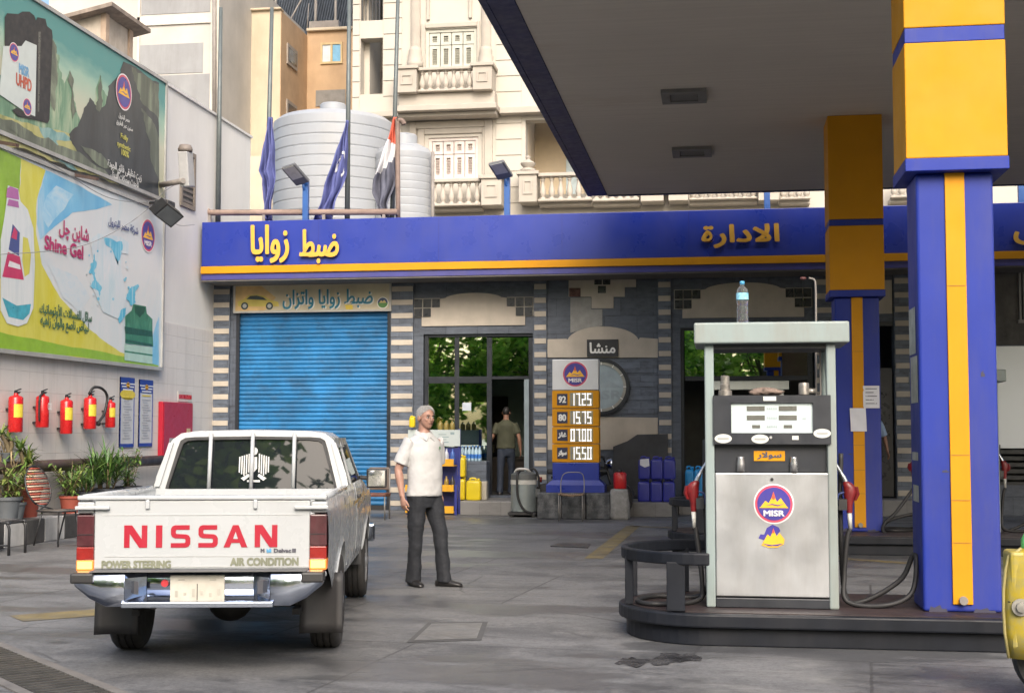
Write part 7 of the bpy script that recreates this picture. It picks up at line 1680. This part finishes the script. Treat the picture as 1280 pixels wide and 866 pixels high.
# ================================================================== price sign
YPS = 23.85
PSF = front(YPS)
q = lambda px, py: ((lambda p: (p.x, p.z))(P(px, py, YPS)))
x0, zb_ = q(690.5, 578); x1, zt_ = q(748, 449)
t = thing('price_sign', 'tall fuel price sign with emblem head, four yellow price rows and blue foot', 'price sign', ((x0 + x1) / 2, YPS, .46))
SGW = mat('sign_silver', (.62, .63, .64), .4, metal=.2, var=.05)
z = lambda py: P(720, py, YPS).z
b = MB(); b.box(x0 + .02, x1 - .02, YPS + .03, YPS + .26, z(604), z(449)); b.build('body', mat('sign_core', (.30, .28, .22), .6), t)
b = MB(); b.box(x0, x1, YPS, YPS + .29, z(487.5), z(449)); hd_ = b.build('head_panel', SGW, t, bevel=.012)
emblem(PSF, (x0 + x1) / 2, z(467.5), .235, .003, hd_)
SEG = {'0': 'abcdef', '1': 'bc', '2': 'abged', '5': 'afgcd', '7': 'abc'}
def digit(b, ch, u, v, w_, h, th):
    on = SEG[ch]; S_ = {'a': (0, h - th, w_, h), 'd': (0, 0, w_, th), 'g': (0, h / 2 - th / 2, w_, h / 2 + th / 2), 'f': (0, h / 2, th, h), 'e': (0, 0, th, h / 2), 'b': (w_ - th, h / 2, w_, h), 'c': (w_ - th, 0, w_, h / 2)}
    b.m = 0
    for s in 'abcdefg':
        if s in on: r = S_[s]; b.rect(PSF, u + r[0], v + r[1], u + r[2], v + r[3], .008)
    b.m = 1
    for s in 'abcdefg':
        if s not in on: r = S_[s]; b.rect(PSF, u + r[0] + .004, v + r[1] + .004, u + r[2] - .004, v + r[3] - .004, .005)
LEDW = mat('digit_white', (.85, .85, .85), .5, var=.02, emit=.35); LEDO = mat('digit_off', (.24, .25, .26), .6)
for (ya, yc, code, pr) in ((488.2, 510, '92', '1725'), (511, 532.5, '80', '1575'), (533.5, 554, 'غاز', '0700'), (555, 577.5, 'سولار', '1550')):
    b = MB(); b.box(x0 - .004, x1 + .004, YPS, YPS + .29, z(yc), z(ya)); row = b.build('price_row', YEL, t, bevel=.008)
    zc = (z(ya) + z(yc)) / 2; h = .215
    b = MB(); u0 = x0 + .085; b.rect(PSF, u0, zc - .10, u0 + .185, zc + .10, .004, -.001); b.m = 1
    b.text(PSF, code, u0 + .0925, zc - (.055 if code.isdigit() else .05), .007, h=.11 if code.isdigit() else .10, width=.125 if code.isdigit() else .14, bold=.007)
    b.build('grade_plate', [mat('plate_navy', (.02, .025, .06), .4), WHITE], row)
    b = MB(); u1 = x0 + .325; b.m = 2; b.rect(PSF, u1 - .015, zc - h / 2 - .01, x1 - .10, zc + h / 2 + .01, .002, -.001)
    ww = (x1 - .115 - u1) / 4
    for k, ch in enumerate(pr): digit(b, ch, u1 + k * ww + (.010 if k > 1 else 0), zc - h / 2, ww * .76, h, .0215)
    b.m = 0; b.rect(PSF, u1 + 2 * ww - .022, zc - h / 2, u1 + 2 * ww - .004, zc - h / 2 + .02, .009)
    b.build('price_digits', [LEDW, LEDO, mat('digit_back', (.33, .29, .16), .6)], row)
b = MB(); b.box(x0, x1, YPS + .005, YPS + .285, z(604), z(578)); b.build('blue_foot', BLUE, t, bevel=.01)
xa, xb = P(683, 610, YPS).x, P(756, 610, YPS).x
b = MB(); b.rings([[Vector((x, y, zz_)) for x, y in ((a0, YPS - o_), (a1, YPS - o_), (a1, YPS + .30 + o_), (a0, YPS + .30 + o_))] for a0, a1, o_, zz_ in ((xa, xb, .06, .462), (xa, xb, .06, z(606)), (x0 - .01, x1 + .01, .01, z(600)))], smooth=False); b.build('flared_foot', BLUE, t)
xa, xb = P(671, 630, 23.7).x, P(763, 630, 23.7).x; SP3 = mat('spotted_black_stone', (.030, .034, .040), .55, var=.5, scale=9, dirt=.8, dcol=(.22, .22, .22), dscale=5, streak=False)
wd = (xb - xa) / 3
for k, lab in enumerate(('left of the three dark speckled stone blocks under the price sign', 'middle dark speckled stone block under the price sign, behind the wire chair', 'right of the three dark speckled stone blocks under the price sign')):
    b = MB(); b.box(xa + k * wd + .006, xa + (k + 1) * wd - .006, 23.7, 24.35, 0, .46); tag(b.build('stone_block', SP3, bevel=.02, origin=(xa + (k + .5) * wd, 24, 0)), lab, 'stone block', 'stone blocks under the price sign')
# thin wire chair in front of the blocks
t = thing('wire_chair', 'thin wire chair with woven seat standing in front of the price sign', 'chair', P(715, 650, 23.5) * 1)
yc = 23.5; p = lambda px, py, y=yc: P(px, py, y); TM = mat('thin_steel', (.22, .21, .20), .5, metal=.4)
b = MB(); b.tube(catmull([p(701, 619, yc), p(701.5, 600, yc + .06), p(706, 591.5, yc + .08), p(717, 590, yc + .08), p(727, 591.5, yc + .08), p(730, 600, yc + .06), p(730, 619, yc)], 6), .009, 6); b.build('back_frame', TM, t)
b = MB(); a_, c_ = p(701, 618, yc), p(730, 618, yc); b.grid(lambda u, v: Vector((a_.x + (c_.x - a_.x) * u, yc - .30 * v, a_.z - .0 + .02 * math.sin(u * 3.14) * -1 + .008 * math.sin(u * 60) )), 40, 4); so2 = b.build('seat', mat('woven_cane', (.26, .18, .12), .8, var=.4, scale=40), t); so2.modifiers.new('thick', 'SOLIDIFY').thickness = .03
for xx in (a_.x, c_.x):
    for yy in (yc, yc - .30): b = MB(); b.tube([(xx, yy, a_.z), (xx, yy, 0)], .010, 6); b.build('leg', TM, t)
# rough concrete block and red can on it
o = P(775, 647, 23.75); o.z = 0
b = MB()
def cb_(u, v): return None
secs = []
for zz_, k in ((0, .9), (.06, 1), (.25, 1.02), (.45, .97), (.52, .86), (.535, .6)):
    secs.append([Vector((o.x + .165 * k * math.copysign(abs(math.cos(a)) ** .5, math.cos(a)) + .02 * math.sin(5 * a + zz_ * 9) * .6 - .03 * zz_, 23.8 + .13 * k * math.copysign(abs(math.sin(a)) ** .5, math.sin(a)), zz_)) for a in np.linspace(0, 2 * math.pi, 25)[:-1]])
b.rings(secs); tag(b.build('concrete_block', mat('rough_grey_block', (.27, .265, .255), .95, var=.3, scale=9, bmp=.8, bscale=18, dirt=.4, streak=False), origin=o), 'rough rounded grey concrete block standing right of the price sign', 'concrete block')
t = thing('fuel_can', 'small red metal can standing on the rough concrete block', 'can', (o.x - .0, 23.8, .536))
b = MB(); c = (o.x + .0, 23.8, .536); b.lathe(c, [(.105, 0), (.112, .01), (.112, .25), (.10, .275), (.05, .285)], 22); b.build('body', RED, t, smooth=40); b = MB(); b.lathe((c[0], c[1], c[2] + .285), [(.035, 0), (.035, .035)], 14); b.tube(catmull([(c[0] - .07, c[1], c[2] + .28), (c[0], c[1], c[2] + .34), (c[0] + .07, c[1], c[2] + .28)], 5), .008, 6); b.build('handle', DARKMET, t)

# motorbike behind the price sign
t = thing('motorcycle', 'dark old motorcycle parked behind the price sign, handlebar and tank showing', 'motorcycle', (P(727, 640, 24.42).x, 24.42, 0)); mx = P(727, 640, 24.42).x
BIKE = mat('bike_black', (.02, .022, .022), .35, var=.2, dirt=.35, dcol=(.08, .07, .06))
for sgn, xx in ((-1, mx - .62), (1, mx + .62)):
    b = MB(); b.lathe((xx, 24.44, .30), [(.24, -.04), (.29, -.035), (.30, 0), (.29, .035), (.24, .04)], 32, (0, 1, 0)); w_ = b.build('wheel', RUBBER, t, smooth=40); b = MB(); b.lathe((xx, 24.44, .30), [(.235, -.02), (.235, .02), (.22, .02), (.22, -.02), (.235, -.02)], 32, (0, 1, 0), cap=False)
    for k in range(9): a = k * math.pi / 9; b.tube([(xx - .23 * math.cos(a), 24.44, .3 - .23 * math.sin(a)), (xx + .23 * math.cos(a), 24.44, .3 + .23 * math.sin(a))], .004, 4)
    b.build('rim', STEEL, w_)
    b = MB(); b.rings([[Vector((xx + .34 * math.cos(a), 24.44 + yy, .30 + .34 * math.sin(a))) for yy in (-.06, .06)] for a in np.linspace(R(15), R(165), 14)], cap=False, closed=False); b.build('mudguard', BIKE, t)
b = MB(); b.tube([(mx + .62, 24.44, .3), (mx + .42, 24.44, .95)], .03, 8); b.tube([(mx - .62, 24.44, .3), (mx - .1, 24.44, .35), (mx + .25, 24.44, .4), (mx + .42, 24.44, .85), (mx - .1, 24.44, .72), (mx - .55, 24.44, .70)], .022, 8); b.box(mx - .14, mx + .2, 24.36, 24.52, .28, .58); b.build('frame', BIKE, t)
b = MB(); b.ell((mx + .22, 24.44, .82), .26, .13, .11); b.build('fuel_tank', BIKE, t); b = MB(); b.box(mx - .62, mx - .02, 24.34, 24.54, .76, .85); b.build('seat', RUBBER, t, bevel=.03)
b = MB(); b.tube(catmull([(mx + .30, 24.10, 1.06), (mx + .38, 24.28, 1.08), (mx + .42, 24.44, .98), (mx + .38, 24.6, 1.08), (mx + .30, 24.75, 1.06)], 6), .013, 8); b.tube([(mx + .30, 24.10, 1.06), (mx + .26, 24.02, 1.055)], .02, 8); b.build('handlebar', DARKMET, t)
b = MB(); b.lathe((mx + .50, 24.44, .95), [(.05, -.06), (.10, .0), (.10, .05)], 18, (1, 0, 0)); b.build('headlight', CHROME, t, smooth=40); b = MB(); b.tube([(mx - .1, 24.35, .30), (mx - .75, 24.35, .34)], .035, 10); b.build('exhaust_pipe', CHROME, t)
b = MB(); b.lathe((mx - .72, 24.44, .66), [(.05, 0), (.05, .04)], 12, (-1, 0, 0)); b.build('tail_light', LRED, t)

# vacuum drum
VD = mat('drum_grey', (.26, .30, .30), .4, var=.12, metal=.3, dirt=.3); c = P(655, 645, 24.35); c.z = 0
t = thing('vacuum_cleaner', 'grey drum vacuum cleaner with black hose standing left of the price sign', 'vacuum cleaner', c)
b = MB(); b.lathe(c, [(.20, .09), (.235, .10), (.235, .58)], 28); b.build('drum', VD, t, smooth=40)
b = MB(); b.lathe(c, [(.242, .581), (.242, .66)], 28, cap=False); b.lathe(c, [(.238, .582), (.238, .585)], 28); b.build('white_band', mat('band_white', (.52, .52, .48), .5, dirt=.3), t)
b = MB(); b.lathe(c, [(.236, .661), (.232, .76), (.16, .80), (.05, .81)], 28); b.box(c.x + .21, c.x + .30, c.y - .08, c.y + .02, .36, .50); b.build('motor_head', mat('drum_dark', (.09, .10, .10), .5, dirt=.4), t, smooth=40)
b = MB(); b.tube(catmull([c + Vector((-.05, -.06, .80)), c + Vector((-.08, -.22, .78)), c + Vector((-.09, -.26, .6)), c + Vector((-.07, -.26, .35)), c + Vector((.02, -.27, .16)), c + Vector((.16, -.24, .08)), c + Vector((.30, -.1, .07))], 7), .022, 10); b.tube(catmull([c + Vector((.05, .0, .80)), c + Vector((.18, -.02, .86)), c + Vector((.26, .0, .72)), c + Vector((.27, .02, .5))], 7), .020, 8); b.build('hose', RUBBER, t)
b = MB(); b.tube(catmull([c + Vector((-.16, -.05, .79)), c + Vector((-.1, -.1, .85)), c + Vector((.06, -.1, .85)), c + Vector((.12, -.06, .80))], 6), .022, 10); b.build('handle', mat('handle_pale', (.50, .49, .46), .4), t)
b = MB(); b.box(c.x - .26, c.x + .24, c.y - .24, c.y + .22, .045, .088); 
for dx in (-.2, .2):
    for dy in (-.19, .17): b.lathe((c.x + dx, c.y + dy - .015, .045), [(.044, 0), (.044, .03)], 12, (0, 1, 0))
b.build('trolley', TBL, t)

# jerrycans
def jerry(lab, x, y, z, wd, h, m, group, cap=None, dp=.2):
    t = thing('jerrycan', lab, 'jerrycan', (x, y, z), group=group); b = MB(); o = Vector((x, y, z)); fr = F(o, (1, 0, 0), (0, 1, 0)); hw_ = wd / 2 - .003
    secs = []
    for zz_, k in ((.004, .93), (.02, .99), (h * .12, 1), (h * .78, .985), (h * .84, .96), (h * .89, .84), (h * .92, .6)):
        secs.append([Vector((x + u, y + v, z + zz_)) for u, v in rrect(-hw_ * k, -dp / 2 * k, hw_ * k, dp / 2 * k, .035, 4)])
    b.rings(secs); b.build('body', m, t, smooth=45)
    b = MB(); b.tube(catmull([o + Vector((-hw_ * .6, 0, h * .93)), o + Vector((-hw_ * .45, 0, h * .995)), o + Vector((hw_ * .15, 0, h * .995)), o + Vector((hw_ * .3, 0, h * .93))], 5), .016, 8); b.build('handle', m, t)
    b = MB(); b.lathe(o + Vector((hw_ * .62, 0, h * .90)), [(.028, 0), (.028, h * .09), (.024, h * .1)], 14); b.build('cap', cap or m, t); return t
CB = mat('can_blue', (.022, .028, .27), .35, var=.1, dirt=.15); CLB = mat('can_light_blue', (.02, .28, .62), .35, var=.1); CYE = mat('can_yellow', (.68, .52, .01), .35, var=.08, dirt=.15, dcol=(.3, .25, .05))
YJ = 24.85
for row, rn in enumerate(('bottom', 'top')):
    for k, cn in enumerate(('left', 'middle', 'right')):
        xx = P(805 + k * 15.6, 612, YJ).x
        jerry('dark blue jerrycan, %s of the %s row of six beside the black slab' % (cn, rn), xx + (.012 if row else 0), YJ, .262 + row * .405, .225, .40, CB, 'stacked dark blue jerrycans')
t = thing('paper_scrap', 'white torn paper label stuck on the top left dark blue jerrycan', 'paper', P(806, 578, 24.74)); b = MB(); b.poly(front(24.742), [(P(x, y, 24.74).x, P(x, y, 24.74).z) for x, y in ((800, 574), (811, 573), (812, 582), (806, 584), (800, 581))], .002); b.build('sheet', PAPER, t)
for k, xx in enumerate((862, 873.5)): jerry('light blue jerrycan behind the pump nozzle, the %s of two' % ('left' if k == 0 else 'right'), P(xx, 600, 25.5).x, 25.5, .262, .17, .62, CLB, 'light blue jerrycans')
for (px, y, z0_, w_, h, lab) in ((577.5, 25.05, .262, .155, .42, 'narrow yellow jerrycan standing below in the pile by the shop door'), (577.5, 25.05, .684, .155, .40, 'narrow yellow jerrycan on top of another by the shop door'), (592.5, 24.9, .262, .28, .40, 'wide rounded yellow jerrycan nearest the shop door'), (515, 24.85, 1.605, .12, .20, 'small yellow jerrycan on top of the oil rack behind the man')):
    jerry(lab, P(px, 610, y).x, y, z0_, w_, h, CYE, 'yellow jerrycans', dp=.2 if px != 515 else .1)
b = MB(); p_ = P(604.5, 620, 25.0); b.box(p_.x - .055, p_.x + .055, 25.0, 25.2, .262, .60); tag(b.build('carton', mat('pale_carton', (.42, .39, .33), .8, dirt=.3), bevel=.01, origin=p_), 'slim pale carton standing right of the wide yellow jerrycan', 'carton')
# oil rack behind the man
xa, xb = P(508, 600, 24.7).x, P(573, 600, 24.7).x; t = thing('oil_rack', 'blue and yellow oil display rack with a white header board behind the standing man', 'display rack', ((xa + xb) / 2, 24.85, 0)); rz_ = lambda py: P(560, py, 24.7).z
b = MB()
for xx in (xa + .02, xb - .06): b.box(xx, xx + .05, 24.95, 25.0, 0, rz_(536)); b.box(xx, xx + .05, 24.62, 24.66, 0, rz_(606))
b.box(xa + .07, xb - .06, 24.96, 24.99, .12, rz_(560)); b.build('frame', mat('rack_blue', (.03, .04, .22), .4), t, bevel=.006)
for y0_, y1_ in ((582.5, 573.5), (614, 605.5), (641, 632)):
    b = MB(); b.box(xa + .0, xb - .07, 24.60, 24.615, rz_(y0_), rz_(y1_)); b.box(xa + .0, xb - .07, 24.616, 24.94, rz_(y0_), rz_(y0_) + .02); b.build('shelf', mat('rack_yellow', (.70, .36, .02), .4), t, bevel=.004)
b = MB(); b.box(xa - .02, xb - .01, 24.90, 24.93, rz_(557.5), rz_(537)); hb = b.build('header_board', mat('header_white', (.46, .52, .52), .5, var=.06), t)
b = MB(); fr = front(24.90)
for k in range(4): b.rect(fr, P(548, 550, 24.9).x, rz_(553 - k * 3.2), P(548 + 13 - 3 * (k % 2), 550, 24.9).x, rz_(552 - k * 3.2), .003)
b.rect(fr, P(563, 550, 24.9).x, rz_(543), P(568, 550, 24.9).x, rz_(540), .003); b.build('print', mat('header_print', (.22, .30, .32), .5), hb)
rng = random.Random(5)
BM = [mat('oilcan_amber', (.30, .20, .03), .4), mat('oilcan_dark', (.05, .045, .04), .4), mat('bottle_pale', (.50, .52, .58), .35), mat('bottle_blue', (.05, .12, .40), .35)]
def small_bottle(lab, x, y, z, r, h, m, group):
    b = MB(); b.lathe((x, y, z), [(r * .95, 0), (r, .01), (r, h * .6), (r * .8, h * .75), (r * .35, h * .85), (r * .35, h * .95), (r * .3, h)], 14); tag(b.build('product_bottle', m, smooth=40, origin=(x, y, z)), lab, 'bottle', group)
xs = np.linspace(xa + .06, xb - .12, 8)
for k, xx in enumerate(xs): small_bottle('oil bottle standing in a row on the oil rack behind the man', xx, 24.75, rz_(614) + .021, .046, .26, BM[k % 2], 'oil bottles on the rack')
for k, xx in enumerate(xs): small_bottle('pale or blue bottle standing on the upper shelf of the oil rack', xx, 24.75, rz_(582.5) + .021, .044, .30, BM[2 + (k * 3) % 2], 'bottles on the upper rack shelf')
for k, px in enumerate((549.5, 557, 564.5)): small_bottle('dark yellow oil bottle standing above the white header board of the rack', P(px, 530, 24.9).x, 24.96, rz_(537) + .0, .05, .17, mat('oilcan_olive', (.22, .17, .04), .4), 'bottles on top of the rack')
# counter with a pack of water bottles
ca, cc_ = P(574, 600, 25.45).x, P(608, 600, 25.45).x; zt2 = P(590, 576.5, 25.45).z
t = thing('counter_box', 'dark stone faced counter box in front of the shop glass', 'counter', ((ca + cc_) / 2, 25.6, .26)); b = MB(); b.box(ca, cc_, 25.45, 25.85, .262, zt2); b.build('body', SLATER, t, bevel=.01)
t = thing('water_pack', 'shrink wrapped pack of small blue labelled water bottles on the dark counter', 'water pack', (P(588, 576, 25.5).x, 25.55, zt2 + .001))
wb = mat('water_clear', (.42, .58, .68), .15, var=.15, spec=.7); wl = mat('water_label', (.05, .20, .60), .4, var=.4, scale=30)
b = MB(); b2 = MB()
for k in range(6):
    for r_ in range(2):
        xx = P(577.5 + k * 4.3, 570, 25.5).x; yy = 25.52 + r_ * .07
        b = MB(); b.lathe((xx, yy, zt2 + .002), [(.028, 0), (.031, .02), (.031, .19), (.012, .245), (.012, .265)], 10); b.m = 1; b.lathe((xx, yy, zt2 + .268), [(.014, 0), (.014, .02)], 8); bt_ = b.build('bottle', [wb, wl], t)
        b = MB(); b.lathe((xx, yy, zt2 + .06), [(.0322, 0), (.0322, .075)], 10, cap=False); b.build('paper_band', wl, bt_)
b = MB(); p_ = P(582, 508, YF - .1 + .09); b.rect(FR, X(577, 508), Z(513, 582), X(588, 508), Z(503, 582), -.085); tag(b.build('door_notice', mat('door_paper', (.50, .56, .62), .6), origin=p_), 'small pale blue paper stuck inside the dark shop door glass', 'notice')
# shelf, picture and fan inside the shop
t = thing('shop_shelf', 'dark shelf with goods standing inside the shop behind the person', 'shelf', (X(630), 29.4, .3)); b = MB(); x_ = P(620, 500, 29.5).x; b.box(x_ - .35, x_ + .25, 29.5, 29.9, .31, 2.3)
for k in range(4): b.box(x_ - .33, x_ + .23, 29.35, 29.499, .6 + k * .45, .63 + k * .45)
b.build('cabinet', mat('dark_wood', (.05, .04, .03), .6), t)
b = MB(); 
for k in range(9): xx = x_ - .28 + .055 * k; b.box(xx, xx + .04, 29.37, 29.45, 1.082 + .45 * (k % 2), 1.25 + .45 * (k % 2))
b.build('goods', mat('goods_tan', (.34, .28, .17), .7, var=.6, scale=20), t)
t = thing('desk', 'dark desk inside the shop behind the doorway person', 'desk', (X(640), 28, .3)); b = MB(); x_ = P(645, 580, 28.2).x; b.box(x_ - .8, x_ + .7, 28.0, 28.7, .95, 1.0); b.box(x_ - .75, x_ + .65, 28.05, 28.08, .31, .949); b.build('body', mat('dark_wood', ()), t)
# folded chair beyond the truck front
c = P(470, 630, 23.2); c.z = 0; BR = mat('chair_brown', (.14, .055, .04), .5, var=.2)
t = thing('wooden_chair', 'brown chair with a padded back standing beyond the front of the pickup', 'chair', c)
b = MB(); b.box(c.x - .17, c.x + .20, c.y + .16, c.y + .20, .50, .90); b.build('backrest', mat('chair_vinyl', (.13, .10, .085), .5, var=.2), t, bevel=.02)
b = MB(); b.box(c.x - .19, c.x + .22, c.y - .20, c.y + .18, .40, .46); b.build('seat', BR, t, bevel=.015)
for dx in (-.17, .20):
    for dy in (-.18, .17): b = MB(); b.tube([(c.x + dx, c.y + dy, 0), (c.x + dx, c.y + dy, .40 if dy < 0 else .88)], .014, 8); b.build('leg', TM, t)
# yellow scooter-like fender at the right edge
YY = mat('chipped_yellow', (.40, .30, .02), .5, var=.2, scale=5, dirt=1.0, dcol=(.22, .23, .15), dscale=7, streak=False)
Yv = 8.0; p = lambda px, py, y=Yv: P(px, py, y)
t = thing('cart_fender', 'chipped yellow metal fender with a bolt, cut off by the right image edge', 'fender', Vector((p(1272, 800).x, Yv, 0)))
prof = [(1261, 822), (1256, 790), (1254.5, 760), (1254.5, 738), (1257, 712), (1261, 695), (1270, 690), (1277, 685)]
b = MB(); rs = []
for px, py in prof:
    q0 = p(px, py); rs.append([q0 + Vector((0, -.0, 0)), q0 + Vector((.035, -.035, 0)), q0 + Vector((.12, -.06, .0)), q0 + Vector((.30, -.06, .004)), q0 + Vector((.36, .02, .006))])
b.rings(rs, cap=False, smooth=True, closed=False); sh_ = b.build('panel', YY, t); m_ = sh_.modifiers.new('thick', 'SOLIDIFY'); m_.thickness = .012; m_.offset = -1
b = MB(); b.tube([r[0] for r in rs], .009, 8); b.build('rolled_edge', mat('fender_edge', (.35, .30, .12), .5, dirt=.6), t)
b = MB(); c = p(1273, 757) + Vector((0, -.055, 0)); b.lathe(c, [(.048, 0), (.048, .008), (.028, .009), (.026, .03), (.01, .032)], 18, (0, -1, 0)); b.build('bolt', mat('bolt_grey', (.30, .29, .26), .4, metal=.5, dirt=.5), t, smooth=40)
b = MB(); b.tube([p(1257, 751) + Vector((.01, -.02, 0)), p(1272, 752) + Vector((0, -.058, 0)), p(1290, 752) + Vector((0, -.07, 0))], .004, 5); b.build('seam', BLACK, t)
b = MB(); cw = p(1330, 800) + Vector((0, .12, 0)); b.lathe((cw.x, cw.y - .05, .25), [(.13, 0), (.24, 0), (.25, .03), (.25, .09), (.24, .12), (.13, .12)], 36, (0, 1, 0)); b.build('tyre', RUBBER, t, smooth=40)
t2 = thing('green_bottle', 'green and white plastic bottle above the yellow fender at the right image edge', 'bottle', p(1284, 688, 8.1)); c = p(1286, 690, 8.06) + Vector((0, 0, .012)); b = MB(); b.lathe(c, [(.040, 0), (.042, .02), (.042, .06), (.02, .10), (.018, .12)], 16); b.build('body', mat('bottle_green', (.08, .34, .10), .4, var=.4, scale=20), t2, smooth=40); b = MB(); b.lathe(c + Vector((0, 0, .12)), [(.02, 0), (.018, .025)], 12); b.build('cap', WHITE, t2)
b = MB(); b.box(c.x - .12, c.x + .25, c.y - .1, c.y + .12, .30, c.z - .001); b.build('fender_top', YY, t, bevel=.02)

# ================================================================== street trees behind the camera (mirrored in the shop glass)
TLEAF = [mat('tree_leaf_a', (.24, .46, .06), .45, var=.35), mat('tree_leaf_b', (.42, .60, .12), .45, var=.3), mat('tree_leaf_c', (.09, .20, .04), .55, var=.3)]
for q_2 in TLEAF:      # thin leaves let light through
    n_ = q_2.node_tree; pb = n_.nodes['Principled BSDF']; tl = n_.nodes.new('ShaderNodeBsdfTranslucent'); mx_ = n_.nodes.new('ShaderNodeMixShader'); mx_.inputs[0].default_value = .65
    src_ = pb.inputs['Base Color'].links[0].from_socket; n_.links.new(src_, tl.inputs['Color']); n_.links.new(pb.outputs[0], mx_.inputs[1]); n_.links.new(tl.outputs[0], mx_.inputs[2]); n_.links.new(mx_.outputs[0], n_.nodes['Material Output'].inputs['Surface'])
BARK = mat('bark', (.10, .075, .055), .9, var=.3, bmp=.6)
def tree(x, y, seed, h):
    rng = random.Random(seed); t = thing('street_tree', 'leafy street tree behind the camera, seen only mirrored in the shop glass', 'tree', (x, y, 0), group='street trees behind the camera')
    b = MB(); b.tube(catmull([(x, y, 0), (x + .1, y, h * .25), (x - .05, y + .1, h * .5)], 4), [.2, .19, .18, .17, .16, .15, .14, .13, .12], 10)
    cen = []
    for k in range(24):
        a = rng.uniform(0, 6.28); e = Vector((x + math.cos(a) * rng.uniform(.8, 3.2), y + math.sin(a) * rng.uniform(.8, 3.2), h * rng.uniform(.15, .98))); cen.append(e); b.tube([(x, y + .05, h * rng.uniform(.25, .5)), (Vector((x, y, h * .5)) + e) / 2, e], [.06, .04, .015], 6)
    b.build('trunk', BARK, t); lv = MB()
    for c in cen:
        for k in range(190):
            d = Vector((rng.gauss(0, 1), rng.gauss(0, 1), rng.gauss(0, .75))); d = d.normalized() * rng.uniform(.2, 1.0) ** .5 * 1.25; p_ = c + d; u = Vector((rng.gauss(0, 1), rng.gauss(0, 1), rng.gauss(0, .5))).normalized(); v = u.orthogonal().normalized() * rng.uniform(.09, .15); u *= rng.uniform(.18, .30); lv.m = rng.choice((0, 0, 1, 1, 2)); lv.add([p_ - u, p_ - v, p_ + u, p_ + v], [(0, 1, 2, 3)])
    lv.build('crown', TLEAF, t); return t
base = tree(-14, -13, 11, 8.5)
for k, (x, y, rz, s) in enumerate(((-9, -16, 1.2, 1.05), (-3.5, -14, 2.6, .95), (2, -16, 4.1, 1.1), (7.5, -13.5, 5.2, 1.0), (13, -16, .6, 1.05), (-20, -16, 3.3, 1.1), (-25, -11, .3, 1.1), (-17, -22, 1.9, 1.5), (-10.5, -23, 4.4, 1.55), (-5, -22, .9, 1.5), (.5, -23, 2.2, 1.05), (6, -22, 3.7, 1.0), (-20.5, -5, 5.0, 1.0))):
    c = copy_tree(base); c.location = (x, y, 0); c.rotation_euler = (0, 0, rz); c.scale = (s, s, s)
